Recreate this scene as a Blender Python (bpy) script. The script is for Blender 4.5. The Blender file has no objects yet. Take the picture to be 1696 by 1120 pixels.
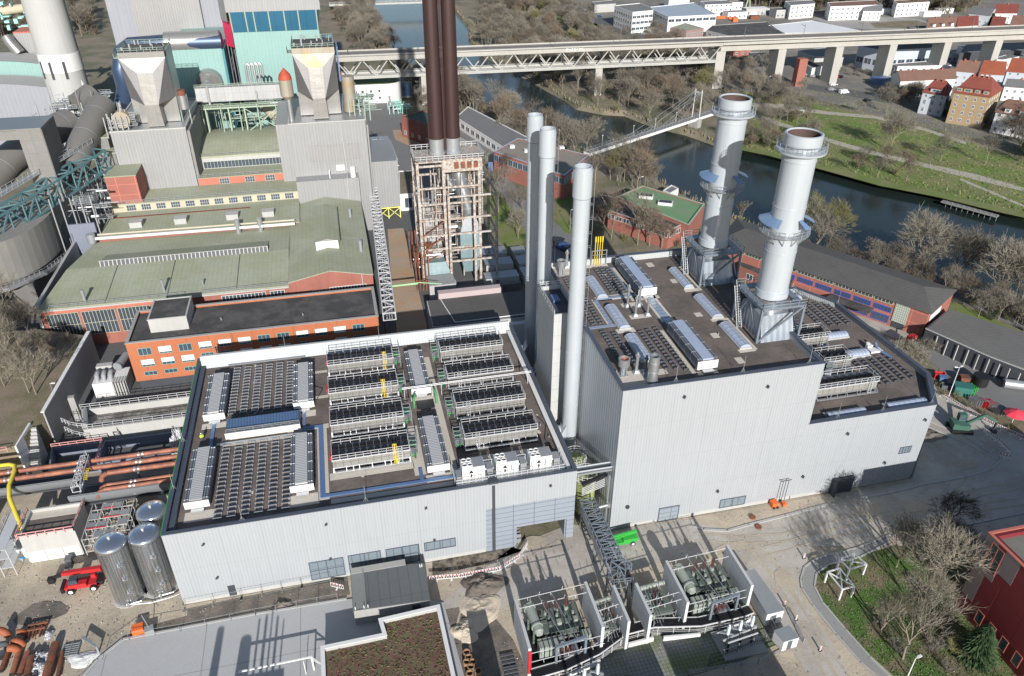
import bpy, math, random
from mathutils import Vector, Matrix, geometry
from math import sin, cos, pi, radians, hypot, atan2
random.seed(7)
SC = bpy.context.scene
# ---------------- camera (aerial, 100 m above the yard) ----------------
F, PITCH, ROLL, YAW, CH = 1263.8, .556011, .004634, .231246, 100.0
_cy, _sy = cos(YAW), sin(YAW)
FW = Vector((_sy*cos(PITCH), _cy*cos(PITCH), -sin(PITCH)))
_r = Vector((_cy, -_sy, 0)); _u = _r.cross(FW)
CR = _r*cos(ROLL)+_u*sin(ROLL); CU = -_r*sin(ROLL)+_u*cos(ROLL)
cd = bpy.data.cameras.new("camera"); cam = bpy.data.objects.new("camera", cd)
SC.collection.objects.link(cam); SC.camera = cam
cd.sensor_width = 36; cd.lens = F/1696*36; cd.clip_start = 1; cd.clip_end = 3000
cam.matrix_world = Matrix(((CR.x, CU.x, -FW.x, 0), (CR.y, CU.y, -FW.y, 0), (CR.z, CU.z, -FW.z, CH), (0, 0, 0, 1)))
# ---------------- sky, sun, exposure ----------------
SUN_EL, SUN_DX = radians(23.5), .052          # sunlight travels towards +y, a touch to +x
W = bpy.data.worlds.new("World"); SC.world = W; W.use_nodes = True
nt = W.node_tree; sk = nt.nodes.new('ShaderNodeTexSky'); sk.sky_type = 'NISHITA'; sk.sun_disc = False
sk.sun_elevation = SUN_EL; sk.sun_rotation = pi; sk.altitude = 250; sk.air_density = 1.0; sk.dust_density = .6
nt.links.new(sk.outputs[0], nt.nodes['Background'].inputs[0]); nt.nodes['Background'].inputs[1].default_value = .085
sd = bpy.data.lights.new("sun", 'SUN'); so = bpy.data.objects.new("sun", sd); SC.collection.objects.link(so)
sd.energy = 5.0; sd.angle = radians(.5); sd.color = (1, .955, .90)
so.rotation_euler = Vector((SUN_DX, 1, -math.tan(SUN_EL))).to_track_quat('-Z', 'Y').to_euler(); so.location = (0, -50, 200)
SC.view_settings.view_transform = 'Standard'; SC.view_settings.look = 'None'
SC.view_settings.exposure = 0.42; SC.view_settings.gamma = 1

# ---------------- geometry from real positions ----------------
def G(px, py, z=0.0):                       # point of the horizontal plane z seen at photo pixel
    d = FW*F+CR*(px-848)-CU*(py-560); t = (z-CH)/d.z
    return (d.x*t, d.y*t)
def OY(px, py, Y):                          # x, z on the upright plane y = Y
    d = FW*F+CR*(px-848)-CU*(py-560); t = Y/d.y
    return d.x*t, CH+d.z*t
def HZ(base, top, z0=0.0):                  # height of an upright above base pixel
    g = G(*base, z0); best = None
    for i in range(900):
        z = z0+i*.1; v = Vector((g[0], g[1], z-CH)); k = v.dot(FW)
        if k <= 0: break
        e = hypot(848+F*v.dot(CR)/k-top[0], 560-F*v.dot(CU)/k-top[1])
        if best is None or e < best[0]: best = (e, z)
    return best[1]
def GP(pts, z=0.0): return [G(x, y, z) for x, y in pts]

class MB:
    def __init__(s): s.v = []; s.f = []; s.mi = []; s.sm = []
    def add(s, vs, fs, m=0, sm=False):
        o = len(s.v); s.v += [tuple(p) for p in vs]
        for f in fs: s.f.append([i+o for i in f]); s.mi.append(m); s.sm.append(sm)
    def box(s, x0, x1, y0, y1, z0, z1, m=0):
        s.add([(x0,y0,z0),(x1,y0,z0),(x1,y1,z0),(x0,y1,z0),(x0,y0,z1),(x1,y0,z1),(x1,y1,z1),(x0,y1,z1)],
              [(0,3,2,1),(4,5,6,7),(0,1,5,4),(1,2,6,5),(2,3,7,6),(3,0,4,7)], m)
    def ob(s, cx, cy, z0, lx, ly, h, a=0, m=0):
        c, n = cos(a), sin(a)
        q = [(cx+x*c-y*n, cy+x*n+y*c) for x, y in ((-lx/2,-ly/2),(lx/2,-ly/2),(lx/2,ly/2),(-lx/2,ly/2))]
        s.prism(q, z0, z0+h, m)
    def prism(s, P, z0, z1, m=0, top=True):
        P = ccw(P); n = len(P)
        s.add([(x,y,z0) for x,y in P]+[(x,y,z1) for x,y in P], [(i,(i+1)%n,n+(i+1)%n,n+i) for i in range(n)], m)
        if top:
            for z, fl in ((z1, 0), (z0, 1)): s.flat(P, z, m, fl)
    def flat(s, P, z, m=0, flip=False):
        P = ccw(P); n = len(P)
        if n <= 4 and not flip: s.add([(x,y,z) for x,y in P], [tuple(range(n))], m); return
        tr = geometry.tessellate_polygon([[Vector((x,y,0)) for x,y in P]])
        fs = []
        for t in tr:
            a, b, c = [Vector((P[i][0], P[i][1], 0)) for i in t]
            up = (b-a).cross(c-a).z > 0
            fs.append(tuple(t) if up != bool(flip) else tuple(reversed(t)))
        s.add([(x,y,z) for x,y in P], fs, m)
    def ring(s, P, w, z0, z1, m=0):
        P = ccw(P); Q = inset(P, w); n = len(P)
        vs = [(x,y,z0) for x,y in P]+[(x,y,z1) for x,y in P]+[(x,y,z1) for x,y in Q]+[(x,y,z0) for x,y in Q]
        fs = []
        for i in range(n):
            j = (i+1) % n
            fs += [(i,j,n+j,n+i),(n+i,n+j,2*n+j,2*n+i),(2*n+i,2*n+j,3*n+j,3*n+i)]
        s.add(vs, fs, m)
    def tube(s, p, q, r, n=4, r2=None, cap=True, m=0, sm=None):
        p = Vector(p); q = Vector(q); d = q-p
        if d.length < 1e-6: return
        a = d.orthogonal().normalized() if abs(d.normalized().z) < .99 else Vector((1,0,0))
        if abs(d.normalized().z) < .99: a = Vector((0,0,1)).cross(d).normalized()
        b = d.normalized().cross(a); r2 = r if r2 is None else r2; o = pi/4 if n == 4 else 0
        k = 1.2 if n == 4 else 1
        vs = [p+(a*cos(2*pi*i/n+o)+b*sin(2*pi*i/n+o))*r*k for i in range(n)]+[q+(a*cos(2*pi*i/n+o)+b*sin(2*pi*i/n+o))*r2*k for i in range(n)]
        s.add(vs, [(i,(i+1)%n,n+(i+1)%n,n+i) for i in range(n)], m, (n > 6) if sm is None else sm)
        if cap: s.add(vs, [tuple(reversed(range(n))), tuple(range(n,2*n))], m)
    def cyl(s, x, y, z0, z1, r, n=20, r2=None, cap=True, m=0): s.tube((x,y,z0), (x,y,z1), r, n, r2, cap, m)
    def path(s, P, r, n=8, m=0):
        P = [Vector(p) for p in P]; k = len(P); rings = []; a = None
        for i in range(k):
            d = ((P[min(i+1,k-1)]-P[i]).normalized()+(P[i]-P[max(i-1,0)]).normalized()).normalized()
            if a is None: a = Vector((0,0,1)).cross(d); a = a.normalized() if a.length > .1 else Vector((1,0,0))
            a = (a-d*a.dot(d)).normalized(); b = d.cross(a)
            rings.append([P[i]+(a*cos(2*pi*j/n)+b*sin(2*pi*j/n))*r for j in range(n)])
        vs = [p for q in rings for p in q]
        s.add(vs, [(i*n+j, i*n+(j+1)%n, (i+1)*n+(j+1)%n, (i+1)*n+j) for i in range(k-1) for j in range(n)], m, n > 5)
        s.add(vs, [tuple(reversed(range(n))), tuple(range((k-1)*n, k*n))], m)
    def lathe(s, x, y, prof, n=24, m=0, sm=True, curve=False):
        vs = []; k = len(prof)
        if k > 2 and not curve:
            for q in range(k-1): s.lathe(x, y, prof[q:q+2], n, m, sm)
            return
        vs = [(x+r*cos(2*pi*j/n), y+r*sin(2*pi*j/n), z) for z, r in prof for j in range(n)]
        s.add(vs, [(i*n+j, i*n+(j+1)%n, (i+1)*n+(j+1)%n, (i+1)*n+j) for i in range(k-1) for j in range(n)], m, sm)
    def quad(s, *P, m=0): s.add(P, [tuple(range(len(P)))], m)
    def rail(s, P, h=1.1, step=1.6, r=.045, m=0, levels=(1,.5)):
        for i in range(len(P)-1):
            a, b = Vector(P[i]), Vector(P[i+1]); L = (b-a).length; n = max(1, round(L/step))
            for k in range(n+1):
                p = a.lerp(b, k/n); s.tube(p, p+Vector((0,0,h)), r, 4, cap=False, m=m)
            for lv in levels: s.tube(a+Vector((0,0,h*lv)), b+Vector((0,0,h*lv)), r, 4, cap=False, m=m)
    def ladder(s, a, b, w=.5, r=.04, ax=(1,0,0), m=0):
        a = Vector(a); b = Vector(b); x = Vector(ax)*w/2
        s.tube(a-x, b-x, r, 4, m=m); s.tube(a+x, b+x, r, 4, m=m)
        n = max(2, int((b-a).length/.45))
        for i in range(n): p = a.lerp(b, (i+.5)/n); s.tube(p-x, p+x, r*.7, 4, m=m)
    def build(s, name, mat, parent=None, loc=(0,0,0)):
        root = parent
        while root is not None and root.parent is not None: root = root.parent
        o = root.location if root is not None else Vector(loc)
        me = bpy.data.meshes.new(name); me.from_pydata([(v[0]-o.x, v[1]-o.y, v[2]-o.z) for v in s.v], [], s.f)
        for mm in (mat if isinstance(mat, (list, tuple)) else [mat]): me.materials.append(MT[mm] if isinstance(mm, str) else mm)
        me.polygons.foreach_set('material_index', s.mi); me.polygons.foreach_set('use_smooth', s.sm); me.update()
        ob = bpy.data.objects.new(name, me); SC.collection.objects.link(ob)
        if parent is not None: ob.parent = parent
        else: ob.location = o
        return ob
def ccw(P):
    P = [(p[0], p[1]) for p in P]
    a = sum(P[i][0]*P[(i+1)%len(P)][1]-P[(i+1)%len(P)][0]*P[i][1] for i in range(len(P)))
    return P if a > 0 else P[::-1]
def inset(P, w):                            # P counter-clockwise, w > 0 inwards
    n = len(P); out = []
    for i in range(n):
        a, b, c = Vector(P[i-1]), Vector(P[i]), Vector(P[(i+1)%n])
        d1 = (b-a).normalized(); d2 = (c-b).normalized()
        n1 = Vector((-d1.y, d1.x)); n2 = Vector((-d2.y, d2.x)); m = (n1+n2)
        k = m.length_squared; m = m*(2/k) if k > .2 else n1*1.0
        out.append((b.x+m.x*w, b.y+m.y*w))
    return out
def tag(o, label=None, cat=None, group=None, kind=None):
    for k, v in (('label', label), ('category', cat), ('group', group), ('kind', kind)):
        if v: o[k] = v
    return o
def T(name, loc, label, cat, group=None, rz=0):
    o = bpy.data.objects.new(name, None); o.empty_display_size = .5; SC.collection.objects.link(o)
    o.location = (loc[0], loc[1], loc[2] if len(loc) > 2 else 0); o.rotation_euler.z = rz
    return tag(o, label, cat, group)
def struct(name, mb, mat): return tag(mb.build(name, mat), kind='structure')
KIDS = {}
def copy_tree(o, loc=None, rz=None, sc=None, label=None, group=None, par=None):
    c = o.copy(); SC.collection.objects.link(c)
    if par is not None: c.parent = par
    if loc is not None: c.location = (loc[0], loc[1], loc[2] if len(loc) > 2 else 0)
    if rz is not None: c.rotation_euler.z = rz
    if sc is not None: c.scale = (sc,)*3 if isinstance(sc, (int, float)) else sc
    if label: c['label'] = label
    if group: c['group'] = group
    if o not in KIDS: KIDS[o] = list(o.children)
    for ch in KIDS[o]: copy_tree(ch, par=c)
    return c

# ---------------- materials ----------------
MT = {}
def lin(c): return tuple((x/255/12.92 if x/255 <= .04045 else ((x/255+.055)/1.055)**2.4) for x in c)
def M(name, col, rough=.7, metal=0, var=.25, scale=.6, bump=0, bscale=None, col2=None, mixs=None, stripe=None, spec=None, streak=0, tile=None, fine=0):
    m = bpy.data.materials.new(name); m.use_nodes = True; t = m.node_tree; N = t.nodes; L = t.links
    b = N['Principled BSDF']; b.inputs['Roughness'].default_value = rough; b.inputs['Metallic'].default_value = metal
    if spec is not None: b.inputs['Specular IOR Level'].default_value = spec
    def nd(ty, **k):
        n = N.new(ty)
        for a, v in k.items(): setattr(n, a, v)
        return n
    def math_(op, a, bb=None, c=None):
        n = nd('ShaderNodeMath', operation=op)
        for i, x in enumerate((a, bb, c)):
            if x is None: continue
            if isinstance(x, (int, float)): n.inputs[i].default_value = x
            else: L.new(x, n.inputs[i])
        return n.outputs[0]
    tc = nd('ShaderNodeTexCoord'); P = tc.outputs['Object']
    ge = nd('ShaderNodeNewGeometry'); PW = ge.outputs['Position']
    def noise(sc, det=5, vec=P, rg=.55):
        n = nd('ShaderNodeTexNoise'); n.inputs['Scale'].default_value = sc; n.inputs['Detail'].default_value = det
        n.inputs['Roughness'].default_value = rg; L.new(vec, n.inputs['Vector']); return n.outputs['Fac']
    f1 = noise(scale*.25, 6, PW, .62); f2 = noise(scale*2.3, 4, PW, .6)
    s = math_('ADD', math_('MULTIPLY', f1, .65), math_('MULTIPLY', f2, .35))
    fac = math_('MULTIPLY_ADD', math_('SUBTRACT', s, .5), var*3.2, 1.0)   # brightness factor about 1
    if fine:
        f3 = noise(fine, 2, PW, .7); fac = math_('MULTIPLY', fac, math_('MULTIPLY_ADD', math_('SUBTRACT', f3, .5), 1.1*var+.25, 1.0))
    hgt = None
    if stripe or tile:
        cr = nd('ShaderNodeVectorMath', operation='CROSS_PRODUCT'); L.new(ge.outputs['True Normal'], cr.inputs[0]); cr.inputs[1].default_value = (0,0,1)
        dt = nd('ShaderNodeVectorMath', operation='DOT_PRODUCT'); L.new(PW, dt.inputs[0]); L.new(cr.outputs[0], dt.inputs[1]); U = dt.outputs['Value']
    if stripe:                                   # (period m, colour depth, kind) kind w = along walls, x / y = along that axis
        per, dep = stripe[0], stripe[1]; kd = stripe[2] if len(stripe) > 2 else 'w'
        sp = nd('ShaderNodeSeparateXYZ'); L.new(PW, sp.inputs[0])
        u = U if kd == 'w' else sp.outputs['X' if kd == 'x' else ('Y' if kd == 'y' else 'Z')]
        ph = math_('FRACT', math_('DIVIDE', u, per)); tri = math_('ABSOLUTE', math_('MULTIPLY_ADD', ph, 2, -1))
        if dep > 0: fac = math_('MULTIPLY', fac, math_('MULTIPLY_ADD', math_('GREATER_THAN', tri, .78 if dep > .3 else .6), -dep, 1.0+dep*.3))
        hgt = tri
    if tile:                                     # joints (u period, z period, depth)
        sp = nd('ShaderNodeSeparateXYZ'); L.new(PW, sp.inputs[0])
        if len(tile) > 3: u, w = sp.outputs['X'], sp.outputs['Y']
        else: u, w = U, sp.outputs['Z']
        j1 = math_('GREATER_THAN', math_('ABSOLUTE', math_('MULTIPLY_ADD', math_('FRACT', math_('DIVIDE', u, tile[0])), 2, -1)), 1-.14/tile[0])
        j2 = math_('GREATER_THAN', math_('ABSOLUTE', math_('MULTIPLY_ADD', math_('FRACT', math_('DIVIDE', w, tile[1])), 2, -1)), 1-.12/tile[1])
        fac = math_('MULTIPLY', fac, math_('MULTIPLY_ADD', math_('MAXIMUM', j1, j2), -tile[2], 1.0))
    if streak:                                   # rain streaks running down walls
        mp = nd('ShaderNodeMapping'); L.new(PW, mp.inputs[0]); mp.inputs['Scale'].default_value = (1.6, 1.6, .07)
        st = noise(1.0, 4, mp.outputs[0], .7); fac = math_('MULTIPLY', fac, math_('MULTIPLY_ADD', math_('SUBTRACT', st, .5), streak*2, 1.0))
    rgb = nd('ShaderNodeRGB'); rgb.outputs[0].default_value = (*col, 1); base = rgb.outputs[0]
    if col2:
        mn = noise((mixs or .4), 6, PW, .7); rp = nd('ShaderNodeMapRange'); rp.inputs[1].default_value = .44; rp.inputs[2].default_value = .58; L.new(mn, rp.inputs[0])
        mx = nd('ShaderNodeMix', data_type='RGBA'); L.new(rp.outputs[0], mx.inputs['Factor']); L.new(base, mx.inputs['A']); mx.inputs['B'].default_value = (*col2, 1); base = mx.outputs['Result']
    vm = nd('ShaderNodeVectorMath', operation='SCALE'); L.new(base, vm.inputs[0]); L.new(fac, vm.inputs['Scale']); L.new(vm.outputs[0], b.inputs['Base Color'])
    if bump or stripe:
        h = noise(bscale or scale*6, 4, PW)
        bp = nd('ShaderNodeBump'); bp.inputs['Strength'].default_value = 1; bp.inputs['Distance'].default_value = max(bump, .001)
        if hgt is not None and stripe and len(stripe) < 4:
            h = math_('ADD', math_('MULTIPLY', hgt, 1.0), math_('MULTIPLY', h, bump*4)); bp.inputs['Distance'].default_value = min(.05, stripe[0]*.08)
        L.new(h, bp.inputs['Height']); L.new(bp.outputs[0], b.inputs['Normal'])
    MT[name] = m; return m
M('clad', (.315,.335,.355), .45, .0, .05, .15, stripe=(.5,.08), streak=.09, tile=(6,7.6,.08))
M('clad_dark', (0.272,0.292,0.313), .4, .1, .06, .3, stripe=(1.0,.12))
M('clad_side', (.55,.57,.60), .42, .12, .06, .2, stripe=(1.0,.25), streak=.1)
M('cap', (.075,.09,.12), .5, .2, .1, .5)
M('panel_grey', (0.245,0.279,0.326), .45, .1, .05, .3, tile=(3.6,1.05,.45))
M('roofgrav', (.15,.122,.107), .95, 0, .3, .45, bump=.03, fine=6, col2=(.105,.088,.078), mixs=.16)
M('slab', (.50,.46,.40), .9, 0, .15, .8, fine=4)
M('concrete', (0.292,0.292,0.279), .85, 0, .16, .5, bump=.01, streak=.12)
M('conc_light', (0.374,0.374,0.360), .8, 0, .14, .5, streak=.12)
M('conc_dark', (.20,.20,.19), .85, 0, .2, .5, streak=.2)
M('conc_joint', (.56,.57,.57), .85, 0, .1, .4, tile=(2.4,3.0,.2), streak=.1)
M('steel', (0.496,0.512,0.528), .35, .75, .1, 1)
M('galv', (0.340,0.360,0.374), .45, .45, .15, 1)
M('galv_dark', (.13,.14,.16), .5, .4, .2, 1)
M('white', (0.640,0.640,0.632), .5, 0, .05, .5)
M('stackp', (0.432,0.475,0.511), .36, .2, .07, .3, streak=.16)
M('black', (.012,.012,.014), .5, 0, .2, 2)
M('dark', (.045,.05,.06), .6, 0, .3, 1.5)
M('glass', (.05,.07,.09), .12, 0, .3, .4, spec=.8)
M('glass_panel', (.22,.27,.31), .2, .3, .1, .4, tile=(1.35,3.0,.4))
M('louver', (0.408,0.408,0.408), .5, .1, .05, .6, stripe=(.42,.38,'y'))
M('louver_x', (0.408,0.408,0.408), .5, .1, .05, .6, stripe=(.42,.38,'x'))
M('mon_blue', (.10,.17,.30), .25, .5, .2, .8, stripe=(.5,.25,'x'))
M('mon_side', (.10,.14,.20), .3, .5, .2, .6)
M('skyl', (.36,.42,.54), .3, .1, .12, .5, spec=.8)
M('blue', (.10,.17,.32), .4, .1, .2, .6)
M('yellow', (0.595,0.442,0.034), .5, 0, .1, 1)
M('red', (.42,.022,.026), .5, 0, .1, 1)
M('orange', (0.680,0.128,0.024), .5, 0, .1, 1)
M('green', (.035,.34,.05), .45, 0, .1, 1)
M('palegreen', (0.272,0.306,0.272), .5, .1, .12, 1.2, streak=.1)
M('trafo', (.11,.14,.12), .5, .1, .15, 1.2)
M('porcelain', (.10,.045,.04), .3, 0, .2, 2)
M('rust', (.22,.075,.035), .85, 0, .35, 1.2, col2=(.10,.05,.035), mixs=1.2)
M('rustpipe', (.21,.085,.06), .6, .1, .3, .8, col2=(.33,.13,.07), mixs=.5)
M('brownstack', (0.050,0.027,0.026), .5, .3, .12, .12, streak=.22)
M('whiterust', (.43,.41,.38), .7, 0, .2, 1, col2=(.27,.19,.145), mixs=1.6)
M('alu', (0.306,0.313,0.313), .38, .6, .1, .4, streak=.12, tile=(2.2,2.6,.12))
M('alu_rust', (0.320,0.299,0.252), .5, .3, .2, .3, streak=.3, col2=(.36,.26,.14), mixs=.12)
M('alu_wall', (.28,.285,.29), .5, .2, .08, .25, streak=.15, stripe=(.9,.08))
M('greenroof', (.28,.295,.205), .8, 0, .14, .35, col2=(.31,.33,.25), mixs=.08, tile=(1.1,4.0,.12,1), fine=3)
M('brick', (.27,.105,.08), .9, 0, .2, .8, fine=5, streak=.15)
M('brickgrid', (.29,.11,.085), .9, 0, .15, .8, fine=5, tile=(5.2,3.1,-.7))
M('orangebrick', (.37,.125,.058), .85, 0, .1, .5, fine=5, tile=(4.6,50,.25))
M('salmon', (0.422,0.136,0.095), .8, 0, .15, .6)
M('cream', (0.422,0.381,0.286), .85, 0, .15, .8, streak=.15)
M('darkroof', (.045,.045,.044), .95, 0, .25, .6, fine=5, col2=(.085,.08,.078), mixs=.2)
M('tarroof', (.088,.086,.083), .85, 0, .25, .5, tile=(7,1.1,.22,1), fine=4)
M('turq', (.215,.355,.335), .55, .1, .08, .3, stripe=(1.2,.05), streak=.1)
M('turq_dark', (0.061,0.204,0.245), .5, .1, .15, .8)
M('tealblue', (0.041,0.150,0.245), .3, .2, .12, .5, tile=(5,30,.3))
M('bluegrey', (0.170,0.190,0.245), .6, .1, .12, .2, streak=.15)
M('magenta', (.50,.03,.09), .6, 0, .1, 1)
M('chimney', (0.381,0.388,0.381), .8, 0, .06, .4, streak=.12)
M('sedum', (.115,.11,.055), .95, 0, .4, 1.3, bump=.15, col2=(.15,.07,.06), mixs=.9, fine=7)
M('dirt', (.43,.37,.285), .95, 0, .22, .35, bump=.06, col2=(.33,.285,.225), mixs=.10, fine=3)
M('dirt_dark', (.17,.145,.12), .95, 0, .3, .5, bump=.08, col2=(.11,.10,.085), mixs=.3, fine=3)
M('litter', (.21,.165,.12), .95, 0, .35, .9, bump=.15, col2=(.15,.135,.075), mixs=.12, fine=4)
M('ground', (.20,.17,.125), .95, 0, .3, .3, bump=.1, col2=(.12,.12,.07), mixs=.05, fine=2)
M('grass', (.115,.165,.035), .95, 0, .25, .35, bump=.1, col2=(.17,.17,.07), mixs=.08, fine=3)
M('asphalt', (.165,.165,.165), .9, 0, .14, .25, fine=4)
M('asphalt_dark', (.095,.098,.10), .9, 0, .2, .3, fine=4)
M('roadlight', (.40,.375,.335), .9, 0, .2, .22, fine=4, col2=(.335,.305,.265), mixs=.13)
M('deck', (.36,.365,.37), .85, 0, .08, .2, fine=4, tile=(14,11,.35,1))
M('pavers', (.22,.22,.205), .9, 0, .15, .6, tile=(.6,.6,.35,1), col2=(.14,.17,.08), mixs=.09)
M('alley', (.34,.27,.20), .9, 0, .18, .3, fine=3, streak=0, col2=(.38,.25,.15), mixs=.12)
M('bark', (.20,.175,.135), .9, 0, .25, 3)
M('twig', (.165,.147,.118), .9, 0, .3, .6)
M('twig_pale', (.205,.185,.145), .9, 0, .25, .6)
M('twig_olive', (.17,.16,.065), .9, 0, .3, .6)
M('twig_brown', (.165,.128,.095), .9, 0, .3, .6)
M('needle', (.035,.07,.022), .8, 0, .35, .8)
M('willow', (.22,.25,.06), .8, 0, .3, .8)
M('redwall', (.17,.02,.027), .55, 0, .12, .5, tile=(4.4,4.4,.3))
M('greyred', (0.204,0.160,0.160), .55, 0, .1, .5)
M('tileroof', (.20,.052,.036), .85, 0, .2, .8, fine=5)
M('tilebrown', (.19,.105,.075), .85, 0, .2, .8, fine=5)
M('render_y', (.30,.22,.13), .85, 0, .1, .6)
M('silo', (0.416,0.432,0.440), .22, .85, .05, .5, stripe=(.42,.3,'w'))
M('silotop', (.60,.63,.68), .12, .9, .05, .5)
M('viaduct', (.36,.35,.32), .85, 0, .14, .3, streak=.18)
M('ballast', (.20,.16,.125), .95, 0, .2, .8, fine=4)
M('tarp', (0.422,0.422,0.422), .4, 0, .2, 1.5)
M('lime', (0.286,0.326,0.136), .6, 0, .15, 1)
M('coil', (0.231,0.228,0.211), .7, .1, .12, .5, tile=(1.25,1.6,.35), streak=.2)
M('railm', (0.560,0.568,0.576), .4, .2, .08, 1)
M('hivis', (.55,.75,.03), .6, 0, .1, 2); M('trousers', (.06,.06,.09), .8, 0, .2, 2)
M('mon_pale', (.33,.40,.50), .3, .4, .2, .8, stripe=(1.2,.2,'y'))
M('stack_box', (0.286,0.326,0.374), .35, .35, .06, .4, stripe=(1.1,.06)); M('rust_dark', (.075,.045,.038), .8, 0, .3, 1); M('galv_blue', (0.224,0.265,0.313), .4, .4, .12, 1)
M('shieldblue', (.20,.30,.46), .3, .3, .1, 1)
M('exgreen',(.05,.12,.09),.5,0,.2,1)
M('roofgrav_g',(.15,.15,.13),.95,0,.3,1.2,fine=5)
M('yardconc', (.40,.375,.335),.9,0,.2,.25,fine=3,tile=(6,6,.12,1),col2=(.33,.30,.265),mixs=.12)
M('asphaltl',(.25,.25,.245),.9,0,.14,.4,fine=4)
M('grassi',(.06,.125,.02),.95,0,.3,.6,bump=.1,col2=(.15,.125,.075),mixs=.22,fine=4)
M('linep',(.45,.38,.15),.8,0,.2,1)
M('pit',(.05,.042,.035),.95,0,.4,1,bump=.1,col2=(.2,.17,.13),mixs=.5)
M('gravelp',(.36,.33,.28),.9,0,.15,.4,fine=3)
M('dirtg',(.30,.29,.27),.9,0,.2,.2,fine=1)
M('sedred', (.13,.08,.055),.9,0,.3,2)
M('bitumen',(.10,.11,.115),.8,0,.18,.4,tile=(1.6,9,.25,1))
M('bitlight',(.18,.19,.185),.8,0,.15,.8)
M('sandp',(.50,.43,.34),.95,0,.2,.5,bump=.08,fine=4)
M('brownring',(.28,.17,.10),.9,0,.25,2)
M('skyblue',(.10,.35,.65),.5,0,.1,2)
M('rust_or', (0.286,0.082,0.034),.7,0,.25,2)
M('foil',(.50,.51,.53),.3,.5,.3,3,bump=.25,bscale=5)
M('turqd2',(.03,.14,.12),.6,0,.15,1)
M('pinkred',(.75,.05,.08),.6,0,.1,1)
M('turqf',(.16,.34,.33),.5,0,.1,1)
M('alu_bright', (.27,.27,.265),.35,.45,.12,.5,streak=.15,tile=(2.0,3.4,.12),bump=.05,bscale=.6)
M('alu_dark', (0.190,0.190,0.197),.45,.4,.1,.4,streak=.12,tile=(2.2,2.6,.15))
M('alu_wall2', (0.272,0.272,0.275),.5,.2,.08,.3,streak=.12,stripe=(.9,.10))
M('alu_white', (0.354,0.360,0.367),.6,.1,.15,.6,streak=.25,tile=(2.4,2.4,.2))
M('alu_duct', (0.204,0.197,0.184),.5,.35,.12,.4,streak=.1)
M('steel2', (0.286,0.306,0.326),.3,.6,.12,.4,streak=.15)
M('galvgreen', (0.258,0.340,0.286),.6,.1,.15,1)
M('greenpale', (0.306,0.374,0.286),.6,0,.15,1)
M('greenpale2',(.30,.58,.30),.6,0,.15,1)
M('rust_red',(.33,.06,.03),.7,0,.25,1)
M('bluew',(.06,.33,.55),.4,.1,.1,.5)
M('bluesteel',(.06,.09,.15),.4,.5,.15,.5)
M('bluegrey_l', (0.245,0.258,0.292),.6,.1,.08,.2,streak=.1,stripe=(1.5,.04))
M('turq_pale',(.30,.58,.52),.6,0,.15,1)
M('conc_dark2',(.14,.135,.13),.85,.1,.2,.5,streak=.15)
M('tealpaint', (.075,.16,.18),.5,.1,.15,1)
M('yellowp',(.62,.60,.16),.5,0,.15,1)
M('yellowb', (.62,.50,.05),.4,0,.08,1)
M('palebluem', (0.204,0.286,0.306),.5,.2,.2,.6,streak=.25,tile=(3,2,.2))
M('pinkgrey',(.40,.33,.33),.8,0,.15,.6)
M('stained',(.11,.10,.09),.9,0,.4,.5,col2=(.30,.28,.25),mixs=.18)
M('rail_red',(.60,.30,.28),.6,0,.2,1)
M('cladgrey', (0.184,0.197,0.211),.5,.1,.06,.5)
M('cladw', (.40,.42,.43),.5,0,.04,.2,stripe=(.5,.08))
M('greenv',(.05,.26,.08),.5,0,.2,1)
M('track', (.385,.335,.265),.95,0,.3,.6,fine=4)
M('townasph',(.15,.143,.13),.9,0,.25,.12,fine=2,col2=(.21,.19,.16),mixs=.05)
M('shedroof',(.135,.132,.125),.9,0,.2,.4,fine=3,tile=(5,1.2,.2,1))
M('bunkerc',(.20,.195,.18),.85,0,.15,.3,streak=.25)
M('stairc',(.40,.41,.41),.85,0,.12,.4,tile=(2.4,3.0,.2),streak=.15)
M('darkgreenr',(.045,.075,.06),.8,0,.3,.6)
M('greyroof',(.16,.16,.16),.9,0,.2,.3,fine=1)
M('gravelroofg',(.22,.20,.17),.9,0,.25,.3,fine=3)
M('palebluec',(.32,.40,.50),.5,.1,.1,.6)
M('brightgreenr',(.13,.25,.12),.8,0,.15,.3,col2=(.17,.24,.14),mixs=.2)
M('concg',(.32,.38,.30),.7,0,.15,.6)
M('bluew2',(.03,.08,.42),.4,0,.1,.6)
M('gridm',(.42,.46,.40),.6,0,.1,.6,tile=(.5,.6,.5))
M('viasteel', (0.354,0.354,0.333),.6,.1,.12,.5,streak=.1)
M('solarroof',(.38,.42,.47),.4,.2,.12,.2,tile=(6,3,.25,1))
M('pinkwall', (0.258,0.177,0.163),.8,0,.15,.5)
M('whiteroof',(.68,.69,.70),.7,0,.08,.2)
M('bluewall', (.42,.46,.52),.6,0,.1,.3)
M('palehouse', (.38,.42,.46),.8,0,.1,.4)
M('orangeroof', (.27,.075,.037),.85,0,.18,.8,fine=3)
M('twig_dark',(.05,.042,.035),.9,0,.3,.6)
for _n,_c in (('carwhite',(.75,.75,.75)),('cargrey',(.28,.29,.30)),('carblack',(.02,.02,.025)),('carblue',(.04,.09,.25)),('carred',(.45,.03,.03))): M(_n,_c,.25,.1,.03,1,spec=.8)
m = M('water', (.015,.024,.022), .10, 0, .35, .08, bump=.04, bscale=1.1, spec=.22)
def wallpt(a, b, u, off):
    a = Vector(a); b = Vector(b); d = (b-a).normalized(); n = Vector((d.y, -d.x)); p = a+d*u+n*off
    return p.x, p.y
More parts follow.
